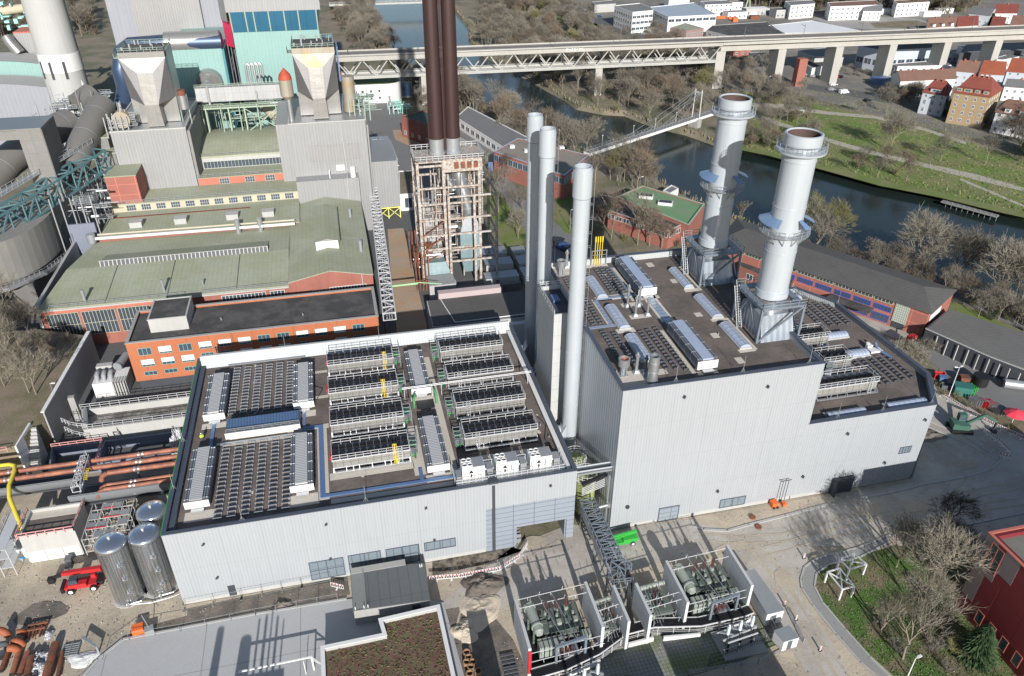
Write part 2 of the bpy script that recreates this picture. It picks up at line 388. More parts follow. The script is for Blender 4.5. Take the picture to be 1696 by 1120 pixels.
def wbox(mb, a, b, u0, u1, z0, z1, o0, o1, m=0):
    P = [wallpt(a,b,u0,o0), wallpt(a,b,u1,o0), wallpt(a,b,u1,o1), wallpt(a,b,u0,o1)]; mb.prism(P, z0, z1, m)
def window(par, a, b, u0, u1, z0, z1, nx=2, nz=1, fr='white', pn='glass', t=.12, blind=0, kid=True, name='window', o=0.0):
    f = MB()
    for z in (z0, z1-t): wbox(f, a, b, u0, u1, z, z+t, o, o+.09)
    for i in range(nx+1):
        u = u0+(u1-u0-t)*i/nx; wbox(f, a, b, u, u+t, z0+t, z1-t, o, o+.085)
    for i in range(1, nz):
        z = z0+(z1-z0-t)*i/nz; wbox(f, a, b, u0+t, u1-t, z, z+t, o, o+.08)
    if not kid:
        wbox(f, a, b, u0+t*.5, u1-t*.5, z0+t*.5, z1-t*.5, o-.02, o+.05, 1); return f.build(name, [fr, pn], par)
    w = f.build(name, fr, par); p = MB(); wbox(p, a, b, u0+t*.5, u1-t*.5, z0+t*.5, z1-t*.5, o-.02, o+.05); p.build('pane', pn, w)
    if blind: q = MB(); wbox(q, a, b, u0+.05, u1-.05, z1-(z1-z0)*blind, z1, o+.1, o+.16); q.build('blind', 'white', w)
    return w

# ================= engine hall (low) =================
LX0, LX1, LY0, LY1, LZ, LF = -32.0, 32.3, 90.0, 138.6, 15.4, 14.2
hall = T('engine_hall', (0, LY0), 'low wide light grey metal hall with rows of dry coolers on its brown gravel roof', 'industrial hall')
w = MB()
t = .5
w.box(LX0, LX0+t, LY0+t, LY1, 0, LZ); w.box(LX1-t, LX1, LY0+t, LY1, 0, LZ); w.box(LX0+t, LX1-t, LY1-t, LY1, 0, 16.0)
w.box(LX0, 16.9, LY0, LY0+t, .9, LZ); w.box(16.9, LX1, LY0, LY0+t, 10.0, LZ)
w.build('wall', 'clad', hall)
w = MB(); w.box(16.903, 22.0, LY0+.12, LY0+t, 0, 10); w.box(22.0, 31.0, LY0+.12, LY0+t, 4.6, 10); w.box(31.0, LX1-.003, LY0+.12, LY0+t, 0, 9.998)
w.box(22.0, 22.3, LY0+t, LY0+14, 0, 6); w.box(30.8, 31.0, LY0+t, LY0+14, 0, 6); w.box(22.3, 30.8, LY0+14, LY0+14.3, 0, 6)
w.build('gate_wall', 'panel_grey', hall)['label'] = 'blue grey panelled wall round the open gateway'
w = MB(); w.box(LX0+.05, 16.85, LY0+.1, LY0+t-.01, 0, .9); w.build('plinth', 'conc_light', hall)
c = MB()
for P, w_ in (([(LX0-.1,LY0-.1),(LX1+.1,LY0-.1),(LX1+.1,LY1+.1),(LX0-.1,LY1+.1)], .7),): c.ring(P, w_, LZ+.003, LZ+.12)
c.build('parapet_cap', 'cap', hall)
c = MB(); c.box(LX0+t+.1, LX0+t+1.0, LY0+t, LY1-2.2, LZ-.75, LZ-.45); c.build('gutter', 'cap', hall); c = MB(); c.box(LX1-t-.9, LX1-t-.1, LY0+t, LY1-2.2, LZ-.75, LZ-.45,1); c.build('gutter', ['cap','white'], hall)
c = MB(); y0, y1 = LY1-2.0, LY1-.45; c.add([(LX0+t,y0,LF),(LX1-t,y0,LF),(LX1-t,y1,16.15),(LX0+t,y1,16.15),(LX1-t,LY1+.1,16.15),(LX0+t,LY1+.1,16.15)],[(0,1,2,3),(3,2,4,5)]); c.add([(LX0+t,y0,LF),(LX0+t,y1,16.15),(LX0+t,LY1,LF)],[(0,1,2)]); c.add([(LX1-t,y0,LF),(LX1-t,LY1,LF),(LX1-t,y1,16.15)],[(0,1,2)]); c.build('rear_upstand', 'cladw', hall)
c = MB(); c.box(LX0-.12, LX0-.02, LY0, LY1, LZ-.05, LZ+.15); c.build('green_edge','green',hall)
r = MB(); r.box(LX0+t, LX1-t, LY0+t, LY1-t, LF-.4, LF); r.build('roof', 'roofgrav', hall)
r = MB()                                      # pale paving strips on the gravel
for x0, x1, y0, y1 in ((-31,-30.6,91,137.5),(-14.4,-7.2,112.1,113.3),(-9.3,-7.6,93.6,112),(-29.5,-24.9,93.2,95.4),(-14,-9.2,93.0,95.6),(-29.3,-25,116.4,118),(-13.4,-9.4,116.2,118),
        (-7.4,12.5,92.4,93.4),(-7.4,6.4,97.9,99.6),(-9.4,-7,121.4,122.2),(-9.4,-7,130,130.8),(6.3,8.2,96,109.2),(12.1,13.4,95.5,131),(-25,-11.5,110.7,112),(8.1,12.1,116.6,117.8),(8,12.3,93.9,95.6),(14,29,95,98.5)):
    r.box(x0, x1, y0, y1, LF+.004, LF+.03)
r.build('walkway', 'slab', hall)
r = MB()
r.box(-9.0, -8.2, 94.0, 113.0, LF+.03, LF+.22); r.box(-8.2, 7.6, 94.0, 94.6, LF+.03, LF+.22); r.box(-11.2, -9.0, 112.4, 113.0, LF+.03, LF+.221); r.box(7, 7.6, 94.6, 97.5, LF+.03, LF+.22)
r.box(-11.7, -11.2, 110.0, 117.9, LF+.03, LF+.25); r.box(7.6, 12.5, 94.0, 94.6, LF+.03, LF+.22)
r.build('cable_duct', 'blue', hall)
r = MB(); r.box(-27.5, -26.9, 109.5, 117.5, LF+.03, LF+.3); r.build('cable_duct','blue',hall)
r = MB()
for y in (110.9, 136.2): r = MB(); r.box(-26.2, -11.2, y, y+.5, LF+.2, LF+.35); r.build('cable_tray', 'galv', hall)
for (x0, x1, z0, z1) in ((-12.2,-6.7,.6,4.7),(-6.0,-.7,.8,4.8),(.1,5.6,.8,4.8)): window(hall, (LX0,LY0), (LX1,LY0), x0-LX0, x1-LX0, z0, z1, 2, 2, 'cap', 'glass_panel', .14)
window(hall, (LX0,LY0), (LX1,LY0), 6.4-LX0, 11.7-LX0, 2.8, 4.8, 2, 1, 'cap', 'glass_panel', .14)
d = MB(); wbox(d, (LX0,LY0), (LX1,LY0), 7.0, 8.1, .3, 2.6, -.02, .06); d.build('door', 'dark', hall)
for px, py in ((338,900),(361,955),(541,867),(706,840),(912,803),(548,924),(720,893)):
    x, z = OY(px, py, LY0); d = MB(); d.box(x-.12, x+.12, LY0-.5, LY0, z, z+.15); d.box(x-.3, x-.1, LY0-.55, LY0-.4, z-.05, z+.2); d.build('wall_lamp', 'dark', hall)
d = MB(); d.box(18.0, 18.45, LY0-.25, LY0-.003, 0, LZ-.4); d.box(17.5,19.0,LY0-.3,LY0+1,LZ+.12,LZ+.5); d.build('downpipe', 'dark', hall)

# roof monitors: louvred ridge vents
def monitor(cx, y0, y1, wd, zf, label, group, h=2.0, glassy=False, horiz=False):
    L = y1-y0; t = T('roof_monitor', (0, 0, 0), label, 'roof vent', group)
    t.location = (cx, y0, zf)
    b = MB(); X0, X1 = cx-wd/2, cx+wd/2
    b.box(X0+.5, X1-.5, y0+.5, y1-.3, zf, zf+.55); b.build('curb', 'slab', t)
    b = MB(); b.box(X0, X1, y0, y1, zf+.55, zf+h-.12); b.build('housing', 'mon_side', t)
    b = MB(); b.box(X0-.05, X1+.05, y0-.12, y0-.003, zf+.55, zf+h-.1); b.build('end_panel', 'white', t)
    b = MB(); b.box(X0, X1, y0-.1, y1, zf+h-.12, zf+h-.02); b.build('deck', 'galv_dark', t)
    b = MB(); k = wd*.27; b.box(cx-k, cx+k, y0+.05, y1-.1, zf+h-.02, zf+h+.28); b.build('louvre', 'skyl' if glassy else 'louver', t)
    b = MB()
    for s in (-1, 1):
        for q in (.34, .45): b.box(cx+s*wd*q-.06, cx+s*wd*q+.06, y0+.1, y1-.1, zf+h+.02, zf+h+.10)
        for i in range(6):
            y = y0+.4+(L-.8)*i/5; b.box(min(cx+s*k, cx+s*wd*.5), max(cx+s*k, cx+s*wd*.5), y-.06, y+.06, zf+h+.1, zf+h+.16)
            b.box(cx+s*wd*.49-.04, cx+s*wd*.49+.04, y-.04, y+.04, zf+.6, zf+h+.1)
    b.build('rail_frame', 'steel', t)
    b = MB(); b.box(cx-wd*.27, cx+wd*.27, y0-.9, y0-.14, zf+.2, zf+.5); b.build('air_duct', 'steel', t)
    return t
gm = 'louvred vents on the low hall roof'
for cx, y0, y1, lb in ((-27.1,118.2,131,'rear left louvred roof vent beside the left edge of the low hall'),(-11.4,118.3,131.2,'rear louvred roof vent between the mounting frames and the left dry coolers'),
        (-27.6,95.7,108.6,'front left louvred roof vent beside the left edge of the low hall'),(-11.7,95.8,108.8,'front louvred roof vent next to the blue cable duct'),
        (10.2,117.9,131.1,'rear louvred roof vent between the two columns of dry coolers'),(10.2,95.7,108.7,'front louvred roof vent between the two columns of dry coolers')):
    monitor(cx, y0, y1, 3.6, LF, lb, gm)
t = T('roof_monitor', (-18.3, 112, LF), 'long blue topped roof vent lying crosswise between the two fields of mounting frames', 'roof vent', gm)
b = MB(); b.box(-24.2,-12.3,112.4,115.4,LF,LF+.6); b.build('curb', 'slab', t)
b = MB(); b.box(-24.6,-12.0,112.05,115.8,LF+.6,LF+1.7); b.build('housing', 'mon_side', t)
b = MB(); b.box(-24.7,-12.0,111.9,112.04,LF+.55,LF+1.75); [b.box(-24.7+i*4.2-.05,-24.7+i*4.2+.05,111.86,111.9,LF+.55,LF+1.75) for i in range(1,3)]; b.build('side_panel', 'white', t)
b = MB(); b.box(-24.6,-12.0,112.1,115.8,LF+1.7,LF+1.8); b.build('deck', 'galv_dark', t)
b = MB(); b.add([(-24.3,113.3,LF+1.8),(-12.2,113.3,LF+1.8),(-12.2,115.1,LF+2.5),(-24.3,115.1,LF+2.5),(-24.3,115.3,LF+1.8),(-12.2,115.3,LF+1.8)],[(0,1,2,3),(3,2,5,4),(0,3,4),(1,5,2)]); b.build('louvre', 'mon_blue', t)
b = MB(); b.rail([(-24.5,112.3,LF+1.8),(-12.1,112.3,LF+1.8)],.5,1.6,.04); [b.box(-24.5,-12.1,y,y+.12,LF+2.0,LF+2.08) for y in (112.8,115.5)]; b.build('rail_frame', 'steel', t)

# mounting frame rows (ladder like metal frames)
def frame_row(x, y0, y1, z, wd, label, group, n=None, alongx=False, mat='galv', hh=.35):
    b = MB(); L = y1-y0; n = n or int(L/1.0)
    for s in (-1, 1):
        xx = x+s*wd/2
        b.box(xx-.04, xx+.04, y0, y1, z+.12, z+.2)
    for i in range(n+1):
        y = y0+L*i/n
        b.box(x-wd/2-.1, x+wd/2+.1, y-.06, y+.06, z+hh, z+hh+.1)
        for s in (-1, 1): b.box(x+s*wd/2-.05, x+s*wd/2+.05, y-.05, y+.05, z, z+hh)
    for i in range(n): y = y0+L*(i+.5)/n; b.box(x-wd*.5, x+wd*.5, y-.16, y+.16, z, z+.16, 1)
    t = T('mounting_frame', (x, y0, z), label, 'mounting frame', group)
    b.build('frame', [mat,'galv_dark'], t); return t
g1 = 'rows of mounting frames on the low hall roof'
for k, (y0, y1, wh) in enumerate(((119.6,134.9,'behind'),(92.8,110.6,'in front of'))):
    for i in range(6):
        frame_row(-24.5+i*2.04+(.15 if k==0 else 0), y0, y1, LF+.02, 1.15, 'metal frame row %s the long blue roof vent, %s from the left' % (wh, ('first','second','third','fourth','fifth','sixth')[i]), g1)

# dry coolers
def cooler(x0, y0, z, L, D, n, label, group, right=1, ladder=None, hleg=1.0, hb=1.5, pipes=True, endred=False, rows=2):
    t = T('dry_cooler', (x0+L/2, y0, z), label, 'dry cooler', group)
    x1, y1 = x0+L, y0+D; zt = z+hleg+hb
    b = MB()
    for i in range(5):
        x = x0+.1+(L-.2)*i/4
        for y in (y0+.1, y1-.1): b.box(x-.08, x+.08, y-.08, y+.08, z, z+hleg)
    for y in (y0, y1-.2): b.box(x0, x1, y, y+.2, z+hleg-.25, z+hleg-.005)
    b.box(x0-.1,x1+.1,y0-.7,y0-.1,z+.25,z+.35)
    for i in range(7):
        x = x0+L*i/6; b.tube((x,y0-.05,z+hleg), (x,y0-.6,z+.35), .045, 4, cap=False)
    b.build('leg_frame', 'steel', t)
    b = MB(); b.box(x0, x1, y0+.02, y1, z+hleg, zt-.15); b.build('coil_casing', 'coil', t)
    b = MB(); b.box(x0-.05, x1+.05, y0-.05, y1+.05, zt-.15, zt); b.build('fan_deck', 'galv_dark', t)
    fan = MB(); fd = L/n; R = min(fd, D/rows)*.46
    for r_ in range(rows):
        for i in range(n):
            cx, cy = x0+fd*(i+.5), y0+.15+(D-.3)*(r_+.5)/rows
            fb = MB(); fb.lathe(cx, cy, [(zt, R), (zt+.32, R*.97), (zt+.32, R*.86), (zt+.06, R*.82)], 12)
            fb.cyl(cx, cy, zt+.04, zt+.30, R*.3, 8)
            for k in range(5):
                a = k*2*pi/5; fb.tube((cx,cy,zt+.33), (cx+R*.95*cos(a),cy+R*.95*sin(a),zt+.33), .025, 4, cap=False)
            fb.build('fan', 'black', t)
    b = MB(); b.box(x0-.12, x1+.12, y0-.2, y0-.06, zt-.02, zt+.16)
    b.rail([(x0,y0-.1,zt+.1),(x1,y0-.1,zt+.1)], 1.0, 1.25, .045); b.rail([(x0,y1,zt),(x1,y1,zt)], 1.1, 1.6, .045)
    b.rail([(x0,y0,zt),(x0,y1,zt)], 1.0, 1.5, .045); b.rail([(x1,y0,zt),(x1,y1,zt)], 1.0, 1.5, .045)
    b.build('railing', 'railm', t)
    b = MB(); sx = x1-1.6 if right > 0 else x0+2.2
    b.ladder((sx, y0-.35, z+.1), (sx, y0-.3, zt+1.1), .6, .045)
    for k in range(3): 
        pts = [(sx+.45*cos(a), y0-.3-.5*sin(a), zt+.1+k*.4) for a in (0, pi/4, pi/2, 3*pi/4, pi)]
        for p, q in zip(pts, pts[1:]): b.tube(p, q, .03, 4, cap=False)
    b.build('ladder', 'railm', t)
    if ladder is not None:
        b = MB(); lx = x0+L*ladder
        for s in (0, .35): b.ladder((lx+s, y0-.45, z+.1), (lx+s-.1, y0+.2, zt+1.6), .25, .05)
        b.build('pipe_riser', 'yellow', t)['label'] = 'yellow riser pipes'
    if pipes:
        b = MB(); xx = x1 if right > 0 else x0-1.7
        for i, y in enumerate((y0+.4, y0+1.5, y0+2.6, y0+3.7)):
            if y > y1: break
            b.box(xx+.15, xx+1.5, y, y+.08, zt-.3, zt-.2); b.box(xx+.15, xx+.25, y, y+.1, z, zt); b.box(xx+1.4, xx+1.5, y, y+.1, z, zt+.6)
        b.box(xx+.15,xx+1.5,y0+.4,min(y1,y0+3.8),z+1.3,z+1.36)
        b.rail([(xx+1.45,y0+.3,zt-.2),(xx+1.45,y1,zt-.2)], .9, 1.3, .04)
        b.build('pipe_rack', 'galv', t)
        for i in range(5):
            q = MB(); y = y0+.5+i*.75
            if y+.3 > y1: break
            q.cyl(xx+.5+.45*(i%2), y, z+.4, z+1.2+.9*((i*7)%3)/2, .16, 8); q.tube((xx+.3,y,z+1.0+.4*(i%3)),(xx+1.35,y,z+1.0+.4*(i%3)),.13,8)
            q.build('valve', 'greenv' if i % 2 == 0 else 'dark', t)
        q = MB(); q.path([(xx+.1,y0+.2,z+2.2),(xx+.9,y0+.2,z+2.2),(xx+.9,y0+.2,z+.4),(xx+.9,y0+2.5,z+.4)],.14,8); q.build('coolant_pipe', 'galv_dark', t)
    if endred:
        b = MB(); b.box(x0-.35, x0-.15, y0+.2, y0+2.0, zt-.1, zt+.8); b.build('warning_strip', 'red', t)
    return t
g2 = 'dry coolers on the low hall roof'
for i, (y, lad, red, nm) in enumerate(((128.5,.86,1,'rearmost'),(119.0,.78,1,'second from the back'),(109.3,None,0,'third from the back'),(99.8,.80,1,'foremost'))):
    cooler(-6.7, y, LF, 12.7, 4.0 if i else 4.2, 11, nm+' dry cooler of the left column'+(' with yellow risers' if lad else ' without yellow risers'), g2, 1, lad, endred=red)
for i, (y, nm) in enumerate(((128.6,'rearmost'),(119.1,'second from the back'),(109.6,'third from the back'),(100.6,'foremost'))):
    cooler(15.5, y, LF, 12.8, 3.9, 11, nm+' dry cooler of the right column', g2, -1, None)
b = MB(); b.tube((6.6,117.2,LF+2.6),(31.5,117.4,LF+2.6),.07,8); b.tube((6.6,117.6,LF+2.6),(31.5,117.8,LF+2.6),.07,8)
for x in (7,12.2,14,22,30.8): b.tube((x,117.5,LF),(x,117.5,LF+2.6),.06,4)
tag(b.build('pipe_run','railm'),'pair of thin pale pipes on posts crossing the low hall roof between the coolers','pipe run')
b = MB()
b.path([(8.4,114.2,LF+.2),(8.4,114.2,LF+2.2),(8.9,115.8,LF+2.2)],.2,8); b.path([(12.6,114.8,LF+.2),(12.6,114.8,LF+2.2),(12.4,116.8,LF+2.2)],.2,8)
tag(b.build('coolant_pipe','greenv'),'green bent pipes over a black pit between the two middle roof vents','pipe')
b = MB(); b.box(8.9,12.2,113.8,116.4,LF+.004,LF+.1); tag(b.build('roof_pit','black'),'black covered pit between the middle roof vents','roof hatch')
# white air handling chillers
def sign_tri(mb, cx, y, z, s):
    mb.add([(cx-s,y,z),(cx+s,y,z),(cx,y,z+s*1.7)],[(0,1,2)]); mb.box(cx-.12,cx+.12,y-.01,y,z-.9,z-.15)
for i, x0 in enumerate((13.6,19.2,24.9)):
    z = LF+1.0; t = T('air_chiller', (x0+1.8,92.2,z), ('white cooling unit with round fans, %s of the three at the front right roof edge' % ('leftmost','middle','rightmost')[i]), 'cooling unit', 'white cooling units at the front roof edge')
    b = MB(); b.box(x0,x0+3.7,92.2,94.6,z,z+2.3); b.build('casing','white',t)
    b = MB(); b.box(x0+1.8,x0+3.65,92.25,94.55,z+2.3,z+2.34); b.build('lid','galv',t)
    for k in range(4):
        f = MB(); cx, cy = x0+.5+.85*(k%2), 92.7+1.15*(k//2); f.lathe(cx,cy,[(z+2.3,.45),(z+2.65,.43),(z+2.65,.36),(z+2.45,.34)],14); f.cyl(cx,cy,z+2.32,z+2.5,.33,12,m=1); f.build('fan',['white','galv_dark'],t)
    f = MB(); sign_tri(f,x0+1.45,92.19,z+1.1,.42); f.box(x0+.2,x0+.32,92.18,92.2,z+.7,z+1.7); f.box(x0+2.5,x0+2.62,92.18,92.2,z+.7,z+1.7); f.build('marking','black',t)
t = T('platform', (21,91.5,LF), 'steel service platform with railing carrying the three white cooling units', 'platform')
b = MB(); b.box(12.3,30.6,91.0,95.2,LF+.75,LF+.98)
for x in (12.5,18.2,24,30.3):
    for y in (91.3,94.8): b.box(x-.1,x+.1,y-.1,y+.1,LF,LF+.75)
b.build('deck','galv',t)
b = MB(); b.rail([(12.3,91.0,LF+.98),(30.6,91.0,LF+.98),(30.6,95.2,LF+.98)],1.1,1.1,.05); b.rail([(12.3,91,LF+.98),(12.3,95.2,LF+.98)],1.1,1.1,.05); b.rail([(17.5,94.9,LF+.98),(19,94.9,LF+.98)],1.1,.7,.05); b.rail([(23.2,94.9,LF+.98),(24.7,94.9,LF+.98)],1.1,.7,.05); b.build('railing','railm',t)
for i,x in enumerate((17.7,23.3,29.0)):
    b = MB(); b.box(x,x+1.0,92.4,94.2,LF+1,LF+2.3); b.tube((x-.2,93.3,LF+1.6),(x+1.2,93.3,LF+1.6),.3,10); b.build('duct_box','galv',t)
b = MB(); b.box(12.6,13.4,91.6,93.4,LF+1,LF+2.2); b.build('cabinet','galv',t)
# worker in hi-vis on the roof, built as one skinned body
def person(x, y, z, label, cloth='hivis', rz=0, sc=1.0):
    me = bpy.data.meshes.new('person'); 
    J = [((0,0,.95),.15),((0,0,1.2),.16),((0,0,1.42),.17),((0,0,1.52),.07),((0,0,1.66),.105),((0,0,1.74),.09),
         ((-.1,0,.9),.11),((-.12,.02,.5),.08),((-.13,.0,.08),.055),((-.13,-.14,.05),.05),
         ((.1,0,.9),.11),((.12,-.08,.5),.08),((.13,-.02,.08),.055),((.13,-.16,.05),.05),
         ((-.2,0,1.42),.07),((-.27,-.02,1.15),.055),((-.2,-.2,.98),.04),((-.18,-.28,.96),.03),
         ((.2,0,1.42),.07),((.29,0,1.15),.055),((.25,-.15,.95),.04),((.24,-.23,.9),.03)]
    E = [(0,1),(1,2),(2,3),(3,4),(4,5),(0,6),(6,7),(7,8),(8,9),(0,10),(10,11),(11,12),(12,13),(2,14),(14,15),(15,16),(16,17),(2,18),(18,19),(19,20),(20,21)]
    me.from_pydata([Vector(j[0])*sc for j in J], E, []); ob = bpy.data.objects.new('person', me); SC.collection.objects.link(ob)
    md = ob.modifiers.new('skin','SKIN')
    for i, v in enumerate(me.skin_vertices[0].data): v.radius = (J[i][1]*sc, J[i][1]*sc); v.use_root = (i == 0)
    ob.modifiers.new('sub','SUBSURF').levels = 1; ob.modifiers['sub'].render_levels = 1
    ob.location = (x,y,z); ob.rotation_euler.z = rz; me.materials.append(MT['trousers']); tag(ob, label, 'person')
    v = MB(); v.lathe(0,0,[(.9,.2),(1.1,.215),(1.35,.23),(1.47,.16)],10); o = v.build('jacket', cloth); o.parent = ob; o.scale = (sc*1.05,sc*.85,sc)
    v = MB(); v.lathe(0,0,[(1.66,.13),(1.72,.13),(1.8,.08),(1.83,.001)],10); o = v.build('helmet', 'white'); o.parent = ob; o.scale = (sc,)*3
    for s in (-1,1):
        v = MB(); v.tube((s*.21,0,1.44),(s*.28,-.02,1.15),.085,8,.07); v.tube((s*.28,-.02,1.15),(s*.22,-.18,.98),.07,8,.055); o = v.build('sleeve', cloth); o.parent = ob; o.scale = (sc,)*3
    return ob
gx, gy = G(336,731,LF); person(gx, gy, LF, 'worker in a yellow-green high visibility jacket standing on the brown gravel roof', rz=.6)

# ================= turbine hall (tall) with annex =================
TX0, TX1, TY1, TZ, TF = 39.0, 74.2, 136.2, 30.4, 29.2
AX = [(TX1+.003,90),(99.8,90),(105.3,98.8),(104.2,127.6),(98.9,136.2),(TX1+.003,136.2)]; AZ, AF = 17.7, 16.6
th = T('turbine_hall', (56, 90), 'tall light grey metal clad turbine hall carrying the two thick silver stacks', 'industrial hall')
w = MB(); w.box(TX0,TX1,90,90.6,.9,TZ); w.box(TX1-.6,TX1,90.6,TY1,0,TZ); w.box(TX0+.6,TX1-.6,TY1-.6,TY1,0,TZ)
w.build('wall','clad',th)
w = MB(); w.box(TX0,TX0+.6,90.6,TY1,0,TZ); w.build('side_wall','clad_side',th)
w = MB(); w.box(TX0+.05,TX1-.05,90.1,90.6,0,.9); w.build('plinth','conc_light',th)
c = MB(); c.ring([(TX0-.1,89.9),(TX1+.1,89.9),(TX1+.1,TY1+.1),(TX0-.1,TY1+.1)],.75,TZ+.003,TZ+.12); c.build('parapet_cap','cap',th)
r = MB(); r.box(TX0+.6,TX1-.6,90.6,TY1-.6,TF-.5,TF); r.build('roof','roofgrav',th)
r = MB(); r.box(TX0+.61,TX1-.61,TY1-.75,TY1-.601,TF,TZ-.01); r.build('rear_upstand','cladw',th)
r = MB()
for x0,x1,y0,y1 in ((40.3,45.4,92.3,96.6),(48.9,53,117,118.3),(48.9,52.9,112.4,113.7),(52.4,53.1,93.5,107.5),(53.2,56.8,92.9,93.8),(66.0,66.5,98,109),(66.0,66.5,120,130.5),(63,66,97.6,98.6),(63,66,108.3,109.2),
    (63,65.9,119.9,121),(44.9,48,120.2,121.8),(52.2,53,119,133),(44.8,48.2,108.2,109.6),(40,52,134,135.4),(60.7,62,103,104.6),(61,62.3,110.6,112),(61.2,62.5,94.6,96.4),(62,63.3,124,125.6),(60,61.4,131.8,133.6),(46.5,48.6,94.5,96),(54,54.5,110.3,120.6),(56,56.5,110.3,120.6),(44,44.3,111,121),(40,44.3,132,134),(51.5,57.2,118.9,120),(45.3,54,121.5,122),(44.1,53.5,120.2,120.5)):
    r.box(x0,x1,y0,y1,TF+.004,TF+.03)
r.build('walkway','slab',th)
r = MB(); r.box(54.5,55.9,107,120.6,TF+.005,TF+.12); r.box(44.3,45.0,111.3,120.5,TF+.03,TF+.16); r.box(45,54.5,120.5,121.3,TF+.03,TF+.16); r.box(40,45.6,110.6,111.3,TF+.03,TF+.16); r.box(51.9,52.3,121.5,133,TF+.03,TF+.2); r.build('cable_duct','mon_pale',th)
for z0,z1,x0,x1,nx,fr in ((.1,3.5,48,51.9,1,'cap'),(.9,3.0,59.8,64.9,2,'cap')): window(th,(TX0,90),(TX1,90),x0-TX0,x1-TX0,z0,z1,nx,1,fr,'panel_grey' if nx==1 else 'glass_panel',.16,name='door' if nx==1 else 'window')
for px,py in ((1133,656),(1271,639),(1188,812),(1038,838),(1040,838)):
    x,z = OY(px,py,90); d = MB(); d.box(x-.15,x+.15,89.5,90,z,z+.2); d.box(x-.3,x,89.4,89.6,z-.15,z+.1); d.build('wall_lamp','dark',th)
an = T('annex_hall', (88,90), 'lower light grey annex with slanted east side joined to the tall turbine hall', 'industrial hall')
w = MB(); P = ccw(AX); Q = inset(P,.6)
w.ring(AX,.6,.9,AZ); w.build('wall','clad',an)
w = MB(); w.prism(inset(P,.12),0,.9,top=False); w.build('plinth','conc_light',an)
w = MB(); w.prism(inset(P,.5),AF-.5,AF); w.build('roof','roofgrav',an)
c = MB(); c.ring(inset(P,-.1),.9,AZ+.003,AZ+.12); c.build('parapet_cap','cap',an)
window(an,(TX1,90),(99.8,90),20.9,23.4,7.0,8.6,4,1,'cap','glass_panel',.12)
d = MB(); d.box(82.3,86.6,89.4,89.997,0,3.6,0); d.box(82.3,82.7,88.6,89.4,0,3.4); d.build('dock_shelter','dark',an)
for px,py in ((1403,717),(1531,694),(1464,765),(1329,788)):
    x,z = OY(px,py,90); d = MB(); d.box(x-.15,x+.15,89.5,90,z,z+.2); d.box(x-.3,x,89.4,89.6,z-.15,z+.1); d.build('wall_lamp','dark',an)
for x,y,z in ((48,90.5,TZ),(59.6,90.5,TZ),(71.5,90.5,TZ),(80,90.5,AZ),(89,90.5,AZ),(99,90.5,AZ),(104.6,108,AZ),(103.8,127,AZ),(-2,90.5,LZ),(-20.5,90.5,LZ),(-28,139-.6,LZ),(-15,139-.6,LZ),(4,138,LZ),(-31.5,100,LZ),(-31.5,112,LZ)):
    b = MB(); b.cyl(x,y,z+.1,z+3.2,.035,4); b.tube((x,y,z+.9),(x-.35,y,z+.12),.03,4); b.tube((x,y,z+.9),(x+.35,y,z+.12),.03,4)
    b.build('lightning_rod','galv',th if x>38 and z==TZ else (an if x>38 else hall))
# skylights on both roofs
def skylight(x0,x1,y0,y1,z,label,alongx=False,mat='skyl'):
    t = T('skylight',((x0+x1)/2,(y0+y1)/2,z),label,'skylight','barrel skylights on the tall hall and its annex')
    b = MB(); b.box(x0-.15,x1+.15,y0-.2,y1+.2,z,z+.35); b.build('curb','conc_light',t)
    b = MB(); n = 8; vs = []; 
    for k in range(n+1):
        a = pi*k/n; c = -cos(a); h = .55*sin(a)
        if alongx: vs += [(x0,(y0+y1)/2+c*(y1-y0)/2,z+.35+h),(x1,(y0+y1)/2+c*(y1-y0)/2,z+.35+h)]
        else: vs += [((x0+x1)/2+c*(x1-x0)/2,y0,z+.35+h),((x0+x1)/2+c*(x1-x0)/2,y1,z+.35+h)]
    b.add(vs,[(2*k,2*k+1,2*k+3,2*k+2) for k in range(n)],0,True); b.add(vs,[tuple(range(0,2*n+2,2)),tuple(range(1,2*n+2,2))])
    b.build('barrel',mat,t)
    b = MB(); m_ = 7
    for i in range(m_+1):
        pts = []
        for k in range(n+1):
            a = pi*k/n; c = -cos(a); h = .57*sin(a)
            if alongx: pts.append((x0+(x1-x0)*i/m_,(y0+y1)/2+c*(y1-y0)/2,z+.36+h))
            else: pts.append(((x0+x1)/2+c*(x1-x0)/2,y0+(y1-y0)*i/m_,z+.36+h))
        for p,q in zip(pts,pts[1:]): b.tube(p,q,.028,4,cap=False)
    if alongx: b.box(x0,x1,(y0+y1)/2-.03,(y0+y1)/2+.03,z+.9,z+.95)
    else: b.box((x0+x1)/2-.03,(x0+x1)/2+.03,y0,y1,z+.9,z+.95)
    b.build('glazing_bar','galv',t)
for x0,x1,y0,y1,lb in ((45.4,47.3,121.2,129,'rear left beside the slim stacks'),(45.5,47.5,109.3,117.2,'middle left next to the four thin vents'),(45.5,47.5,98.6,106.5,'front left behind the steaming vent pipe'),
        (63.3,65.1,121.2,129,'rear right beside the rear thick stack'),(63.5,65.5,109.3,117.3,'middle right between the two thick stacks'),(63.5,65.5,98.6,106.5,'front right beside the front thick stack')):
    skylight(x0,x1,y0,y1,TF,'bluish barrel skylight on the tall roof, '+lb)
